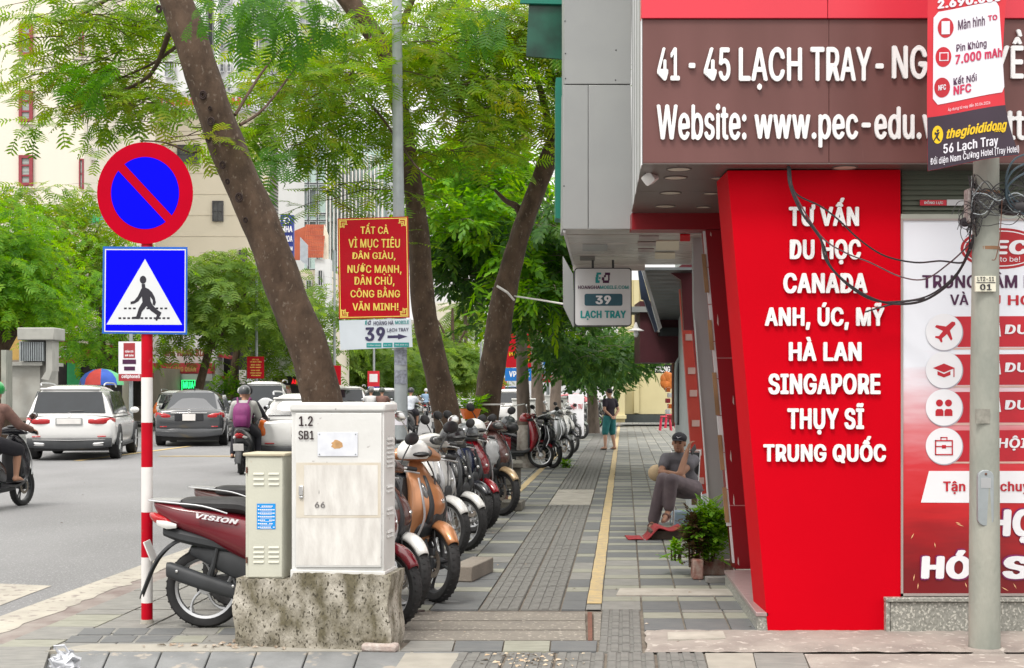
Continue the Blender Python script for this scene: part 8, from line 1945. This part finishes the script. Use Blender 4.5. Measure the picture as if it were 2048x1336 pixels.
# rider at the left edge
M_BRC = mat('mottled brown shirt', (.17, .09, .07), .85, c2=(.12, .065, .055), sc_=12, bump=.4); M_BLC = mat('black cloth', (.016, .015, .022), .85)
H1 = R(78); p1 = G(44, 1012, .02); l1 = Vector((p1.x-FX*math.cos(H1), p1.y-FX*math.sin(H1), .02))
scooter(l1, H1, 'black scooter ridden at the left edge by the man in a green helmet', 'black', kind=0, style=2, rim='dark', group=None, lean=0, scl=1.0)
person(l1, H1, 'rider with green helmet and brown shirt on the black scooter at the left edge', 'ride', M_BRC, M_BLC, 'h', 1.0, .014, True, M_SKIN, long_sleeve=True, hcol=mat('green helmet', (.01, .33, .07), .3, coat=.4))
# pair riding away with the purple backpack
H2 = R(92); l2 = G(481, 949, .03); l2 = Vector((l2.x, l2.y+.62, .03))
scooter(l2, H2, 'grey scooter carrying two riders away beside the sedan', 'grey', kind=0, style=2, rim='dark', group=None, lean=0, rack=False)
person(l2, H2, 'scooter driver in black hood riding ahead of the backpack passenger', 'ride', M_BLC, M_BLC, 'h', .98, .018, False, M_SKIN, long_sleeve=True, hcol=M_BLC)
pb = person(l2, H2, 'pillion passenger in grey jacket and dark helmet wearing a purple backpack', 'back', mat('light grey jacket', (.42, .42, .40), .8, bump=.4), M_BLC, 'h', .98, .018, False, M_SKIN, long_sleeve=True, hcol=mat('graphite helmet', (.06, .065, .07), .3, coat=.4))
bk = empty('backpack', l2, 'purple backpack on the back of the pillion passenger', 'backpack', None, H2)
M_PUR = mat('purple nylon', (.20, .02, .13), .6, c2=(.14, .015, .10), sc_=8, bump=.3)
MB().loft([(.86, -.56, 0, .03, .10), (.90, -.58, 0, .08, .15), (1.08, -.60, 0, .10, .165), (1.24, -.58, 0, .09, .155), (1.33, -.54, 0, .05, .10)], 'z', 16, 3, 3).build('bag', M_PUR, bk, local=True)
MB().loft([(.90, -.67, 0, .03, .10), (1.0, -.69, 0, .04, .12), (1.10, -.68, 0, .03, .11)], 'z', 14, 2, 3).build('front_pocket', M_PUR, bk, local=True)
for s in (-1, 1): arm([(-.50, s*.09, 1.30), (-.36, s*.12, 1.42), (-.24, s*.13, 1.3), (-.30, s*.15, 1.05)], .018, 6).build('strap', M_PUR, bk, local=True)
# far riders
far = [(483, 893, 100, 'far rider in dark blue with white cap right of the sedan', 'navy', (.60, .6, .6)), (742, 868, 92, 'left one of two helmeted riders behind the lamp post', 'white', (.10, .09, .08)), (764, 868, 92, 'right one of two helmeted riders behind the lamp post', 'olive', (.05, .06, .05)),
       (822, 872, 80, 'rider in white striped shirt right of the lamp post', 'stripe', (.03, .03, .04)), (852, 838, 90, 'rider in pale blue shirt approaching far down the road', 'blue', (.5, .52, .55)), (875, 868, 85, 'rider in blue behind the second leaning trunk', 'blue', (.2, .2, .3)), (895, 842, 95, 'far rider in grey left of the lime washed trunk', 'white', (.2, .03, .03))]
TC = {'navy': M_BLC, 'white': mat('white shirt cloth', (.55, .55, .55), .8), 'olive': M_BRC, 'stripe': mat('pale striped shirt', (.60, .62, .66), .8, c2=(.35, .38, .45), sc_=9, st=(6, 6, .1)), 'blue': mat('pale blue shirt', (.22, .33, .46), .8)}
for i, (px, py, hd, lb, c, hc_) in enumerate(far):
    l = G(px, py, .02); s1 = scooter(l, R(hd), 'scooter under the '+lb, ['black', 'silver', 'brown', 'grey'][i % 4], kind=0, style=2, rim='dark', group=None, lean=0, rack=False)
    person(l, R(hd), lb, 'ride', TC[c], M_BLC, 'h', .98, .03, i == 3, M_SKIN, hcol=mat('helmet shell %s' % 'abcdefg'[i], hc_, .35))
# name on the nearest scooter's flank and the orange nose
def flank(t, body, x0, x1, z0, z1, y, m_, slope=0):
    vv, ff = textmesh(body, .05); vv = vv.copy(); mn, mx_ = vv.min(0), vv.max(0)
    tx = (vv[:, 0]-mn[0])/(mx_[0]-mn[0]); ty = (vv[:, 1]-mn[1])/(mx_[1]-mn[1])
    X = x0+tx*(x1-x0)+ty*.02; Z = z0+ty*(z1-z0)+slope*tx; Y = np.full(len(X), y)-(vv[:, 2]-mn[2])*.01
    me = bpy.data.meshes.new('lettering'); me.from_pydata(np.stack([X, Y, Z], 1).tolist(), [], ff); link('lettering', me, m_, t)
flank(v, 'VISION', -.68, -.40, .755, .785, -.165, M_WPR, -.045)
